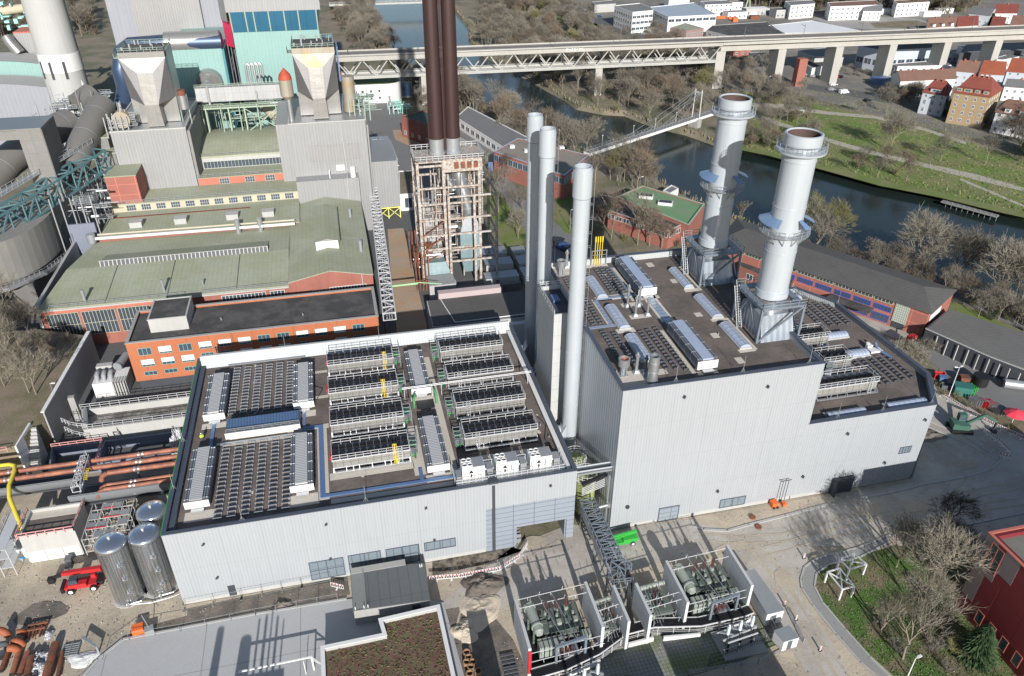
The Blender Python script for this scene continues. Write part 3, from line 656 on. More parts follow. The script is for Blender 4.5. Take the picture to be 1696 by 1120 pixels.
for x0,x1,y0,y1,lb in ((79.2,86.7,91.3,93.1,'front left on the annex roof behind the front parapet'),(91.3,99.3,91.4,93.2,'front right on the annex roof behind the front parapet'),(93.5,99.0,108.2,110.5,'middle of the annex roof beside the duct boxes'),(93.8,99.0,115.4,117.5,'rear of the annex roof beside the rear cooler'),(96.2,98.3,132.3,134.2,'small one in the far corner of the annex roof')):
    skylight(x0,x1,y0,y1,AF,'bluish barrel skylight, '+lb,True)
monitor(54.8,119.6,133,3.6,TF,'rear glass topped roof vent on the tall hall','glass topped vents on the tall hall roof',2.2,True)
monitor(55.0,93.8,106.5,3.5,TF,'front glass topped roof vent on the tall hall','glass topped vents on the tall hall roof',2.2,True)
g3 = 'dark mounting frames on the tall hall roof'
k = 0
for i,(x,y0,y1) in enumerate(((48.9,122.5,133.2),(50.1,122.5,133.2),(51.2,122.5,133),(41.5,111.8,130),(42.9,111.8,121.5),(42.2,98,109),(44.0,98,108),(48.8,95.5,107.5),(50.3,95.2,107.8),(51.8,94.6,108))):
    frame_row(x,y0,y1,TF+.02,.75,'dark mounting frame row on the tall roof, %s' % ('behind the four thin vents, leftmost','behind the four thin vents, middle','behind thin vents, by the glass vent','along the left roof edge, long','left of the pale duct, short','front left by the red silencer, outer','front left by the red silencer, inner','left of the front glass vent, outer','left of the front glass vent, middle','nearest the front glass vent')[i],g3,mat='galv_dark')
g4 = 'dark mounting frames on the annex roof'
for i in range(5): frame_row(94.6+i*1.9,98.6+i*.2,107.2,AF+.02,.9,'dark mounting frame row on the front half of the annex roof, %s from left'%('first','second','third','fourth','fifth')[i],g4,mat='galv_dark')
for i in range(4): frame_row(96.3+i*2.0,120.2,130.2-i*.3,AF+.02,1.0,'dark mounting frame row on the rear half of the annex roof, %s from left'%('first','second','third','fourth','fifth')[i],g4,mat='galv_dark')
g5 = 'dry coolers on the annex roof'
cooler(80.1,97.2,AF,12.4,3.6,8,'long dry cooler at the front of the annex roof',g5,1,None,pipes=False,rows=1)
cooler(86.0,104.9,AF,6.2,3.4,4,'short dry cooler in the middle of the annex roof behind the duct boxes',g5,1,None,pipes=False,rows=2)
cooler(85.4,113.4,AF,7.3,3.4,6,'dry cooler at the rear of the annex roof beside the front thick stack',g5,1,None,pipes=False,rows=2)
t = T('duct_box',(86,104,AF),'stepped row of grey duct boxes on the annex roof behind the long cooler','duct boxes')
for i in range(5):
    b = MB(); b.ob(84.9+i*.95,101.6+i*1.15,AF+.3,1.1,1.5,2.6-.1*i,-.6); b.build('duct_section','palegreen' if i%2 else 'galv',t)
b = MB(); b.box(99.6,102.2,108.6,110.0,AF+.2,AF+.6); b.box(99.8,101,110.2,110.9,AF,AF+1.0); b.cyl(100.5,111.2,AF,AF+1.1,.4,12); tag(b.build('vent_unit','white'),'small white vent unit with blue pipes near the slanted annex edge','vent')
b = MB(); b.path([(101.6,110.5,AF+1.4),(101.6,109.5,AF+.4),(102.6,106.2,AF+.3)],.28,8); tag(b.build('vent_pipe','blue'),'blue metal pipe lying towards the slanted annex edge','pipe')
# vents and silencers on the tall roof
def vent(x,y,z,h,r,label,cap=True,mat='steel'):
    t = T('vent_pipe',(x,y,z),label,'vent pipe','vent pipes on the tall hall roof')
    b = MB(); b.ob(x,y,z,1.2,1.2,.12); b.tube((x,y,z+.12),(x,y,z+.6),.6,4,.25); b.build('base','galv',t)
    b = MB(); b.cyl(x,y,z+.5,z+h,r,12); b.build('pipe',mat,t)
    if cap: b = MB(); b.lathe(x,y,[(z+h,r*1.5),(z+h+.3,r*1.5),(z+h+.4,r*.9),(z+h+.8,r*.7),(z+h+.8,.01)],12); b.build('cowl',mat,t)
for (x,y,h,lb) in ((49.9,117.1,3.9,'rear left'),(52.1,116.8,3.5,'rear right'),(50.0,113.3,3.6,'front left'),(52.3,113.1,3.0,'front right')): vent(x,y,TF,h,.22,'thin silver vent pipe, %s of the four in the middle of the tall roof'%lb)
vent(43.5,95.9,TF,3.2,.28,'silver vent pipe with round cowl near the front left corner of the tall roof'); vent(44.7,95.0,TF,3.0,.22,'dark thin vent pipe beside the thick steel pipe',mat='galv_dark')
def silencer(x,y,z,lb,inner):
    t = T('silencer',(x,y,z),lb,'silencer'); b = MB(); b.ob(x,y,z,1.4,1.4,.15)
    for a in range(4): b.tube((x+.55*cos(a*pi/2+.7),y+.55*sin(a*pi/2+.7),z+.15),(x+.6*cos(a*pi/2+.7),y+.6*sin(a*pi/2+.7),z+1.9),.07,4)
    b.tube((x,y,z),(x,y,z+1.8),.3,8); b.build('stand','galv',t)
    b = MB(); b.lathe(x,y,[(z+1.7,.3),(z+1.9,.95),(z+3.2,.95),(z+3.25,.75),(z+2.7,.72)],20); b.build('drum','steel',t)
    b = MB(); b.lathe(x,y,[(z+3.2,.76),(z+2.6,.74),(z+2.55,.35),(z+2.9,.32),(z+2.9,.01)],20); b.build('lining',inner,t)
silencer(41.2,95.8,TF,'steel silencer drum with orange red lining near the front left corner of the tall roof','orange')
silencer(41.3,132.4,TF,'steel silencer drum with brown lining at the rear left corner of the tall roof','rust')
vent(43.3,135.1,TF,3.3,.3,'silver vent pipe at the rear left corner beside the brown lined drum')
t = T('exhaust_pipe',(45,92.6,TF),'thick banded stainless exhaust pipe standing at the front parapet of the tall roof','exhaust pipe')
b = MB(); b.cyl(44.9,92.5,TF-.2,TF+5.3,.82,24,cap=False); b.lathe(44.9,92.5,[(TF+5.3,.82),(TF+5.3,.68),(TF+4.5,.66),(TF+4.5,.01)],24); b.build('pipe','steel',t)
b = MB()
for z in (TF+.6,TF+2.4,TF+4.1): b.lathe(44.9,92.5,[(z,.82),(z,.88),(z+.14,.88),(z+.14,.82)],24)
b.build('band','galv',t)
t = T('pipe_rack',(50.5,135.2,TF),'four yellow gas vent pipes in a steel frame at the rear of the tall roof','vent pipes')
for i in range(4):
    b = MB(); x = 49.3+i*.5; b.cyl(x,135.1,TF,TF+6.2,.09,8); b.cyl(x,135.1,TF+5.2,TF+6.4,.16,8); b.build('gas_pipe','yellow',t)
b = MB(); 
for x in (48.6,51.8): b.box(x-.08,x+.08,134.9,135.1,TF,TF+3.2)
b.box(48.5,51.9,134.9,135.1,TF+3.2,TF+3.35); b.box(48.6,51.8,134.9,135,TF+2.3,TF+2.4); b.build('frame','steel',t)
# concrete stair tower
t = T('stair_tower',(38,118,0),'grey concrete stair tower with flat roof squeezed between the halls','stair tower')
SP = [(34.4,113.3),(38.9,113.3),(38.9,124.3),(34.4,124.3)]
b = MB(); b.ring(SP,.3,0,31.5); b.build('wall','stairc',t)
b = MB(); b.prism(inset(ccw(SP),.3),30.4,30.7); b.build('roof','dark',t)
b = MB(); b.box(35.9,37.2,119,121.4,30.7,31.1); b.build('skylight','blue',t)
b = MB(); b.rail([(34.5,113.4,31.5),(34.5,124.2,31.5)],.9,1.6,.05); b.rail([(34.5,124.2,31.5),(38.8,124.2,31.5)],.9,1.6,.05); b.build('railing','railm',t)

# ================= stacks =================
def bigstack(x,y,label):
    t = T('thick_stack',(x,y,TF),label,'chimney stack','thick silver stacks on the tall hall'); g = TF
    b = MB(); b.add([(x-3.2,y-4.6,g),(x+3.2,y-4.6,g),(x+3.2,y+4.6,g),(x-3.2,y+4.6,g),(x-3.2,y-3.3,g+4.6),(x+2.9,y-3.0,g+4.6),(x+2.9,y+3.0,g+4.6),(x-3.2,y+3.3,g+4.6)],[(0,1,5,4),(1,2,6,5),(2,3,7,6),(3,0,4,7),(4,5,6,7)])
    b.build('base_duct','stack_box',t)
    b = MB(); b.lathe(x,y,[(g+4.6,2.5),(g+5.6,2.5),(g+6.0,2.75),(g+6.8,2.75)],28); b.build('collar','steel',t)
    b = MB(); n = 36
    prof = [(g+7.0,2.85),(g+8.2,2.8),(g+8.2,2.62),(g+15.5,2.62),(g+15.5,2.7),(g+15.7,2.7),(g+15.7,2.62),(g+21,2.62),(g+23.4,2.62),(g+23.4,2.72),(g+23.6,2.72),(g+23.6,2.62),(g+31.2,2.62),(g+31.2,2.72),(g+31.4,2.72),(g+31.4,2.62),(g+34,2.62)]
    b.lathe(x,y,prof,n); b.build('shaft','stackp',t)
    b = MB(); b.lathe(x,y,[(g+33.4,2.65),(g+33.7,2.95),(g+35.4,2.95),(g+35.5,2.7),(g+35.3,2.5)],n); b.build('rim','stackp',t)
    b = MB(); b.lathe(x,y,[(g+35.3,2.5),(g+32.5,2.42)],n); b.lathe(x,y,[(g+32.5,2.42),(g+32.5,.01)],n); b.build('flue_liner','rust_dark',t)
    b = MB(); b.lathe(x,y,[(g+32.0,2.65),(g+32.6,3.9),(g+32.9,3.95),(g+32.9,2.65)],n); b.build('top_platform','stackp',t)
    b = MB()
    R = 3.85
    for h in (.0,.5,1.05):
        b.lathe(x,y,[(g+33+h,R),(g+33.07+h,R),(g+33.07+h,R-.06),(g+33+h,R-.06)],n,sm=False)
    for k in range(18): a = k*pi/9; b.tube((x+R*cos(a),y+R*sin(a),g+33),(x+R*cos(a),y+R*sin(a),g+34.1),.045,4,cap=False)
    b.build('top_railing','galv',t)
    b = MB(); b.lathe(x,y,[(g+18.9,2.63),(g+18.9,4.1),(g+19.05,4.15),(g+19.05,2.63)],n); 
    for k in range(12): a = k*pi/6; b.tube((x+2.62*cos(a),y+2.62*sin(a),g+17.2),(x+4.0*cos(a),y+4.0*sin(a),g+18.9),.07,4,cap=False)
    b.build('mid_platform','galv',t)
    b = MB()
    for h in (.5,1.05): b.lathe(x,y,[(g+19+h,4.05),(g+19.07+h,4.05),(g+19.07+h,4.0),(g+19+h,4.0)],n,sm=False)
    for k in range(18): a = k*pi/9; b.tube((x+4.03*cos(a),y+4.03*sin(a),g+19),(x+4.03*cos(a),y+4.03*sin(a),g+20.1),.045,4,cap=False)
    b.build('mid_railing','galv',t)
    for a0,a1 in ((-.55,.75),(2.4,3.9),(4.9,5.2)):
        b = MB(); k = 6; vs = []
        for i in range(k+1):
            a = a0+(a1-a0)*i/k; vs += [(x+2.66*cos(a),y+2.66*sin(a),g+21.7),(x+4.5*cos(a),y+4.5*sin(a),g+20.9),(x+4.5*cos(a),y+4.5*sin(a),g+20.8),(x+2.66*cos(a),y+2.66*sin(a),g+21.6)]
        b.add(vs,[f for i in range(k) for f in ((4*i,4*i+1,4*i+5,4*i+4),(4*i+3,4*i+7,4*i+6,4*i+2),(4*i+1,4*i+2,4*i+6,4*i+5))]); b.build('rain_shield','shieldblue',t)
    b = MB(); Z = g+7
    for sx in (-1,1):
        for sy in (-1,1):
            fx,fy = x+sx*3.95,y+sy*4.4; b.box(fx-.2,fx+.2,fy-.2,fy+.2,g,Z-.3)
    for sy in (-1,1): b.box(x-3.95,x+3.95,y+sy*4.4-.2,y+sy*4.4+.2,Z-.6,Z-.3)
    for sx in (-1,1):
        b.box(x+sx*3.95-.2,x+sx*3.95+.2,y-4.2,y+4.2,Z-.602,Z-.302)
        b.tube((x+sx*3.95,y-4.4,g+.2),(x+sx*3.95,y,Z-.5),.17,4); b.tube((x+sx*3.95,y+4.4,g+.2),(x+sx*3.95,y,Z-.5),.17,4)
    for sy in (-1,1): b.tube((x-3.9,y+sy*4.45,g+.2),(x+3.9,y+sy*4.45,Z-.5),.17,4)
    b.build('support_frame','galv_blue',t)
    b = MB(); n2 = 24; pl = [(x-4.2,y-4.7),(x+4.2,y-4.7),(x+4.2,y+4.7),(x-4.2,y+4.7)]
    for q in ((x-4.2,x+4.2,y-4.7,y-2.95),(x-4.2,x+4.2,y+2.95,y+4.7),(x-4.2,x-2.95,y-2.95,y+2.95),(x+2.95,x+4.2,y-2.95,y+2.95)): b.box(*q,Z-.3,Z-.15)
    b.build('platform_grating','galv_blue',t)
    b = MB(); b.rail([(x-4.2,y-4.7,Z-.15),(x+4.2,y-4.7,Z-.15),(x+4.2,y+4.7,Z-.15),(x-4.2,y+4.7,Z-.15),(x-4.2,y-4.7,Z-.15)],1.1,1.7,.045); b.build('platform_railing','galv',t)
    b = MB(); b.rail([(x-4.6,y+1,g+.1),(x-4.4,y+4.6,Z)],.9,1,.05); b.ladder((x-4.4,y+1,g),(x-4.4,y+4.2,Z),.9,.08); b.build('stair','galv',t)
    return t
bigstack(71.2,104.3,'thick silver stack standing closest to the camera on the tall hall roof')
bigstack(70.6,126.0,'thick silver stack standing behind the other at the rear of the tall hall roof')
def slim(x,y,zt,label,z0=1.2):
    t = T('slim_stack',(x,y,0),label,'chimney stack','three slim pale blue stacks between the halls'); n = 24
    b = MB(); pr = [(z0+1.5,1.4)]
    for z in (14,26,38,48): pr += [(z,1.36),(z,1.42),(z+.12,1.42),(z+.12,1.36)]
    pr += [(zt-5.2,1.36),(zt-5.0,1.55),(zt-.6,1.55),(zt-.6,1.4),(zt,1.4),(zt,1.25),(zt-3,1.22)]
    b.lathe(x,y,pr,n); b.lathe(x,y,[(zt-2.9,1.22),(zt-2.9,.01)],n); b.build('shaft','stackp',t)
    b = MB(); b.lathe(x,y,[(z0,1.5),(z0+1.6,1.5),(z0+1.6,1.4)],n); b.build('foot','galv',t)
    b = MB(); b.tube((x-5,y+2,z0+7.5),(x-1,y+.2,z0+6.2),1.05,14); b.add([(x-1.9,y-1,z0+1.8),(x-1.9,y+1,z0+1.8),(x-1.9,y+1,z0+6.6),(x-1.9,y-1,z0+6.6),(x-.9,y-1.2,z0+1.4),(x-.9,y+1.2,z0+1.4),(x-.9,y+1.2,z0+9),(x-.9,y-1.2,z0+9)],[(0,1,2,3),(0,3,7,4),(1,5,6,2),(3,2,6,7),(0,4,5,1)]); b.build('inlet_duct','stackp',t)
    b = MB(); b.ladder((x+1.55,y+.5,z0),(x+1.55,y+.5,zt-.5),.5,.035,(0,1,0))
    for k in range(int((zt-8)/2.5)):
        z = 6+k*2.5; b.lathe(x+1.9,y+.5,[(z,.4),(z+.06,.4)],8,sm=False)
    b.tube((x+2.25,y+.5,4),(x+2.25,y+.5,zt-.4),.03,4); b.build('ladder','galv',t)
    b = MB()
    for k in range(8): a = k*pi/4; b.tube((x+1.45*cos(a),y+1.45*sin(a),0),(x+1.45*cos(a),y+1.45*sin(a),z0),.12,4)
    b.build('leg','galv',t)
slim(37.0,109.2,60.2,'foremost slim pale stack, standing right in front of the tall hall side wall')
slim(36.9,129.6,60.2,'middle slim pale stack of the three, partly hiding the stair tower')
slim(36.9,138.6,60.2,'rearmost slim pale stack, left one of the three in the photo')

rc = random.Random(31)
for i in range(46):
    on = i % 3 != 0; x,y,z,par = (rc.uniform(-31,31),rc.uniform(92,136),LF,hall) if on else (rc.uniform(40,73),rc.uniform(92,134),TF,th)
    b = MB(); k = rc.randrange(3); s_ = rc.uniform(.3,.9)
    if k == 0: b.ob(x,y,z+.005,s_,s_*.7,.09,rc.uniform(0,3))
    elif k == 1: b.cyl(x,y,z,z+.4,.12,6)
    else: b.ob(x,y,z+.006,s_*1.6,.14,.12,rc.uniform(0,3))
    b.build('roof_fitting',['slab','galv','conc_light'][k],par)
for pts in ([(30,107,LF),(30.8,104,LF),(29.6,100.5,LF),(30.2,97.5,LF)],[(31,126,LF),(30.2,121,LF),(31.2,117,LF)],[(-9.9,126,LF),(-8,124.5,LF),(-9.2,121,LF)]):
    b = MB(); b.path([(x,y,z+.06) for x,y,z in pts],.07,5); b.build('loose_cable','black',hall)
for y in (98.2,106.4,114.6,122.8,131): b = MB(); b.box(TX0+1.2,TX1-1.2,y,y+.05,TF+.002,TF+.012); b.build('membrane_seam','dark',th)
# ================= generic buildings =================
def block(name, cat, label, P, z0, z1, wall, roof, par=.4, pw=.35, cap=None, wins=(), fr='white', pn='glass', group=None, kid=False):
    """flat roofed building on footprint P (world points), wins = (edge index, rows [(z0,z1)], count, width, kind)"""
    P = ccw(P); t = T(name, (P[0][0], P[0][1], z0), label, cat, group)
    b = MB(); b.ring(P, pw, z0, z1); b.build('wall', wall, t)
    b = MB(); b.prism(inset(P, pw-.02), z1-par-.3, z1-par); b.build('roof', roof, t)
    if cap: b = MB(); b.ring(inset(P,-.08), pw+.2, z1+.003, z1+.1); b.build('parapet_cap', cap, t)
    winset(t, P, wins, fr, pn, kid); return t
def winset(t, P, wins, fr, pn, kid):
    for e, rows, n, wd, nx in wins:
        a, c = P[e], P[(e+1)%len(P)]; L = hypot(c[0]-a[0], c[1]-a[1])
        for (r0, r1) in rows:
            for i in range(n):
                u = L*(i+.5)/n; window(t, a, c, u-wd/2, u+wd/2, r0, r1, nx, 1, fr, pn, .1, kid=kid)
def order(P):                                # counter-clockwise, starting with the nearest-left corner
    return ccw(P)
def gable(name, cat, label, P, z0, ze, zr, wall, roof, wins=(), ov=.5, group=None, chim=0, hip=0, dorm=(), fr='white', kid=False):
    """P[0]->P[1] is one eave side, ridge parallel to it"""
    t = T(name, (P[0][0], P[0][1], z0), label, cat, group); A,B,C,D = [Vector((p[0],p[1],0)) for p in P]
    if (B-A).cross(C-B).z < 0: A,B,C,D = B,A,D,C
    P = [(q.x,q.y) for q in (A,B,C,D)]
    M1 = (A+D)/2; M2 = (B+C)/2; e = (B-A).normalized(); s = (A-D).normalized()
    R1 = M1+e*hip; R2 = M2-e*hip; zz = Vector((0,0,1))
    b = MB(); b.prism(P, z0, ze)
    if not hip: b.add([A+zz*ze, D+zz*ze, M1+zz*zr, B+zz*ze, C+zz*ze, M2+zz*zr], [(0,2,1),(3,4,5)])
    b.build('wall', wall, t)
    b = MB(); k = (zr-ze)/((A-D).length/2); th = .22
    oe = 0 if hip else ov*.6
    a = A+s*ov-e*(oe if not hip else ov); b2 = B+s*ov+e*(oe if not hip else ov); c = C-s*ov+e*(oe if not hip else ov); d = D-s*ov-e*(oe if not hip else ov)
    zl = ze-ov*k; r1 = R1-e*oe; r2 = R2+e*oe
    vs = [a+zz*zl, b2+zz*zl, c+zz*zl, d+zz*zl, r1+zz*zr, r2+zz*zr]; vs = vs+[v+zz*th for v in vs]
    fs = [(6,7,11,10),(8,9,10,11),(0,4,5,1),(2,5,4,3),(0,1,7,6),(2,3,9,8)]
    fs += [(7,8,11),(9,6,10),(1,5,2),(3,4,0),(1,2,8,7),(3,0,6,9)] if hip else [(1,7,11,5),(5,11,8,2),(3,9,10,4),(4,10,6,0)]
    b.add(vs, fs); rf = b.build('roof', roof, t)
    for i in range(chim):
        p = R1.lerp(R2, (i+.5)/chim)+s*.8; b = MB(); b.ob(p.x, p.y, zr-1, .8, .8, 2.0, atan2(e.y, e.x)); b.build('chimney', 'brick', rf)
    L = (B-A).length
    for u, wd in dorm:                        # dormers on the A-B side
        p = A+e*(u*L)-s*1.4; b = MB(); an = atan2(e.y, e.x); b.ob(p.x, p.y, ze+.2, wd, 2.2, 1.7, an); dd = b.build('dormer', wall, t)
        b = MB(); b.ob(p.x, p.y, ze+1.9, wd+.4, 2.6, .15, an); b.build('dormer_roof', roof, dd)
        window(dd, (A.x,A.y), (B.x,B.y), u*L-wd*.3, u*L+wd*.3, ze+.6, ze+1.7, 2, 1, fr, 'glass', .08, kid=False, o=-.25)
    winset(t, P, wins, fr, 'glass', kid); return t
# ================= switchyard with transformers =================
def fwall(b_, f_, z, label, mat='conc_joint'):
    p = G(*b_, z); q = G(*f_, z); x = (p[0]+q[0])/2; o = MB(); o.box(x-.22, x+.22, q[1], p[1], 0, z)
    w = o.build('fire_wall', mat, loc=(x, q[1], 0)); tag(w, label, 'concrete wall', 'concrete fire walls of the switchyard'); return x, q[1], p[1]
FW_ = [fwall(*a) for a in (((851,994),(881,1074),6.5,'leftmost tall concrete fire wall with a red strip on its front edge'),((966,964),(1003,1038),6.5,'tall concrete fire wall right of the left big transformer'),
   ((1014,970),(1045,1029),6.5,'shorter concrete wall left of the cable stairway gap'),((1051,966),(1081,1019),6.5,'shorter concrete wall right of the cable stairway gap'),
   ((1101,929),(1143,997),6.5,'tall concrete fire wall left of the right big transformer'),((1201,903),(1250,969),6.5,'rightmost and rear tall concrete fire wall beside the white container'))]
b = MB(); b.box(17.97,18.45,65.3,65.5,1,6); tag(b.build('warning_strip','red'),'red strip on the front edge of the leftmost concrete wall','warning strip')
def bigtrafo(ox, oy, label):
    t = T('transformer', (ox+5.4, oy+4.5, 0), label, 'transformer', 'big transformers of the switchyard')
    X, Y = ox, oy
    b = MB(); b.box(X+.6,X+10.6,Y+.2,Y+8.6,.0,.35); b.build('foundation','conc_dark',t)
    b = MB(); b.box(X+3.6,X+9.2,Y+3.6,Y+7.4,.4,3.6); b.box(X+3.4,X+9.4,Y+3.4,Y+7.6,3.6,3.75)
    for i in range(8): b.box(X+3.8+i*.7,X+3.95+i*.7,Y+3.42,Y+3.6,.5,3.5)
    b.build('tank','trafo',t)
    b = MB(); c = Vector((X+2.2,Y+8.0,4.6)); d = Vector((X+2.6,Y+3.4,4.5))
    b.tube(c,d,.78,20,.72); b.tube(c.lerp(d,.0),c.lerp(d,.12),.92,20,.92); b.tube(c.lerp(d,.78),c.lerp(d,.84),.88,20,.88); b.tube(d+Vector((0,-.5,-.1)),d,.5,16,.72)
    b.build('expansion_drum','palegreen',t)
    b = MB()
    for s in (.2,.75): p = c.lerp(d,s); b.box(p.x-.5,p.x+.5,p.y-.12,p.y+.12,.35,p.z-.6)
    b.tube((X+2.4,Y+6,4.1),(X+4,Y+6,3.7),.1,6); b.build('drum_support','trafo',t)
    for k in range(5):
        b = MB(); x = X+2.2+k*.78; b.box(x,x+.62,Y+1.2,Y+2.8,1.0,3.6); b.build('radiator','palegreen',t)
    for k in range(3):
        b = MB(); x = X+8.9+k*.5; b.box(x,x+.38,Y+2.0,Y+3.1,.9,3.4); b.build('radiator','palegreen',t)
    for k,(bx,by) in enumerate(((4.6,6.7),(6.2,6.9),(7.8,7.0))):
        x,y = X+bx,Y+by; b = MB(); b.cyl(x,y,3.7,4.4,.38,12); b.build('turret','palegreen',t)
        b = MB(); pr = [(4.4,.2)]
        for i in range(9): z = 4.45+i*.2; pr += [(z,.13),(z+.06,.26),(z+.12,.13)]
        b.lathe(x,y,pr+[(6.3,.08),(6.6,.05)],10); b.build('bushing','porcelain',t)
        b = MB(); b.tube((x,y,6.5),(x+.2,y-3.2,5.2),.05,5); b.tube((x+.2,y-3.2,5.2),(x+.3,y-6.2,4.4),.05,5); b.build('busbar','rust_dark' if k<3 else 'steel',t)
    for k in range(3):
        for j in range(2):
            x,y = X+5.4+k*.75,Y+.6+j*.9; b = MB(); pr = [(2.2,.16)]
            for i in range(6): z = 2.2+i*.22; pr += [(z,.11),(z+.07,.24),(z+.14,.11)]
            b.lathe(x,y,pr+[(3.7,.05)],10); b.build('bushing','porcelain',t)
    for k in range(4):
        b = MB(); x = X+4.4+k*1.25; b.box(x,x+.7,Y+4.2,Y+4.9,3.75,4.3+.2*(k%2)); b.cyl(x+.3,Y+5.6,3.75,4.7,.22,8); b.build('valve_box','palegreen' if k%2 else 'trafo',t)
    b = MB(); r_ = random.Random(int(X)); b.box(X+.7,X+10.5,Y+.3,Y+8.5,.351,.42)
    for i in range(46):
        x,y,z = X+r_.uniform(3.2,10),Y+r_.uniform(.6,8),r_.uniform(.4,4.2); q = r_.randrange(3)
        if q == 0: b.tube((x,y,z),(x+r_.uniform(-2,2),y,z),.07,5)
        elif q == 1: b.tube((x,y,z),(x,y+r_.uniform(-2,2),z),.06,5)
        else: b.box(x-.2,x+.2,y-.2,y+.2,z,z+r_.uniform(.2,.7))
    b.build('pipework','black',t)
    b = MB(); b.box(X+4.9,X+8,Y+.2,Y+2,1.9,2.15)
    for x in (X+5,X+7.9):
        for y in (Y+.3,Y+1.9): b.box(x-.08,x+.08,y-.08,y+.08,.35,1.9)
    b.box(X+3.6,X+9.6,Y+2.85,Y+3.0,2.5,2.65); b.box(X+3.6,X+9.6,Y+3.1,Y+3.2,3.0,3.1); b.build('platform','steel',t)
    b = MB(); b.box(X+4.0,X+4.35,Y-.6,Y-.25,0,5.6); b.box(X+8.6,X+8.95,Y+.1,Y+.45,0,5.6); b.tube((X+4.1,Y-.4,5.5),(X+8.8,Y+.25,5.5),.22,4)
    b.tube((X+4.2,Y+1.6,.4),(X+4.2,Y-.4,5.4),.12,4); b.tube((X+8.8,Y+2.3,.4),(X+8.8,Y+.3,5.4),.12,4); b.build('portal_frame','galv_blue',t)
    for k in range(2):
        b = MB(); b.tube((X+5.6+k*1.8,Y-.1,5.7),(X+3.6+k*2.1,Y+8.6,6.4),.06,6); b.build('busbar','steel',t)
    return t
bigtrafo(18.0,66.0,'big green transformer with expansion drum in the left bay between concrete walls')
bigtrafo(43.0,68.0,'big green transformer with expansion drum in the right bay between concrete walls')
def smalltrafo(ox, oy, wd, label):
    t = T('transformer', (ox+wd/2, oy+4, 0), label, 'transformer', 'small transformers of the switchyard')
    b = MB(); b.box(ox+.35,ox+wd-.35,oy+.5,oy+7.2,0,.3); b.build('foundation','conc_dark',t)
    b = MB(); b.box(ox+.9,ox+wd-.8,oy+2.4,oy+6.4,.3,2.7); b.build('tank','trafo',t)
    b = MB(); b.tube((ox+.7,oy+6.9,3.1),(ox+wd-.4,oy+7.3,3.1),.42,14); b.build('expansion_drum','palegreen',t)
    for k in range(6):
        b = MB(); b.box(ox+.4,ox+1.7,oy+1.8+k*.75,oy+2.1+k*.75,.8,2.9); b.build('radiator','palegreen',t)
    for k in range(3):
        for j in range(3):
            x,y = ox+wd*.45+j*.62,oy+3.2+k*1.2; b = MB(); pr = []
            for i in range(5): z = 2.7+i*.2; pr += [(z,.09),(z+.06,.2),(z+.12,.09)]
            b.lathe(x,y,[(2.6,.12)]+pr+[(3.9,.05)],8); b.build('bushing','porcelain' if (j+k)%2 else 'galv_dark',t)
    b = MB(); b.box(ox+1,ox+wd-.5,oy+.7,oy+.8,1.8,1.9); b.box(ox+1,ox+wd-.5,oy+1.9,oy+2.0,2.6,2.7)
    for x in (ox+1.1,ox+wd-.6): b.box(x-.06,x+.06,oy+.7,oy+.82,.3,3.0); b.box(x-.06,x+.06,oy+1.9,oy+2.02,.3,3.0)
    r_ = random.Random(9)
    for i in range(22): x,y,z = ox+r_.uniform(.8,wd-.5),oy+r_.uniform(.8,7),r_.uniform(.5,3.2); b.tube((x,y,z),(x,y+r_.uniform(-1.5,1.5),z+r_.uniform(-.3,.3)),.06,5)
    for k in range(4): b.tube((ox+1.2+k*.5,oy+6.2,3.6),(ox+1.3+k*.45,oy+.7,2.6),.05,5)
    b.build('cable_frame','galv',t)
smalltrafo(29.6,66.5,3.9,'small transformer bay in front left of the cable stairway gap')
smalltrafo(37.2,67.5,5.8,'small transformer bay between the cable gap and the right big transformer')
# guard wires strung between the walls
for i,(x0,x1,y,z) in enumerate(((18.2,29.2,74.3,6.1),(18.3,29.2,73.1,5.6),(43,53.7,76.0,6.2),(43,53.7,74.8,5.6),(18.4,29.6,66,4.6),(18.4,29.7,65.6,3.2),(29.6,33.4,68,5.4),(29.6,33.4,70,5.6),(37.1,43,70,5.6),(37.1,43.2,69,5.2),(43.4,54.3,69,4.4),(43.4,54.3,68.6,3.2))):
    b = MB(); b.tube((x0,y,z),(x1,y+.6,z),.055,5)
    for k in range(1,6): x = x0+(x1-x0)*k/6; b.tube((x,y+.6*k/6,z),(x+.15,y+.6*k/6,z-.7 if k%2 else z+.7),.04,4)
    tag(b.build('guard_rod','railm',loc=(x0,y,0)),('thin metal guard rod spanning the %s'%('left big bay at the back, upper','left big bay at the back, lower','right big bay at the back, upper','right big bay at the back, lower','left big bay at the front, upper','left big bay at the front, lower','small left bay, front one','small left bay, rear one','small right bay, rear one','small right bay, front one','right big bay at the front, upper','right big bay at the front, lower')[i]),'guard rod','guard rods between the fire walls')
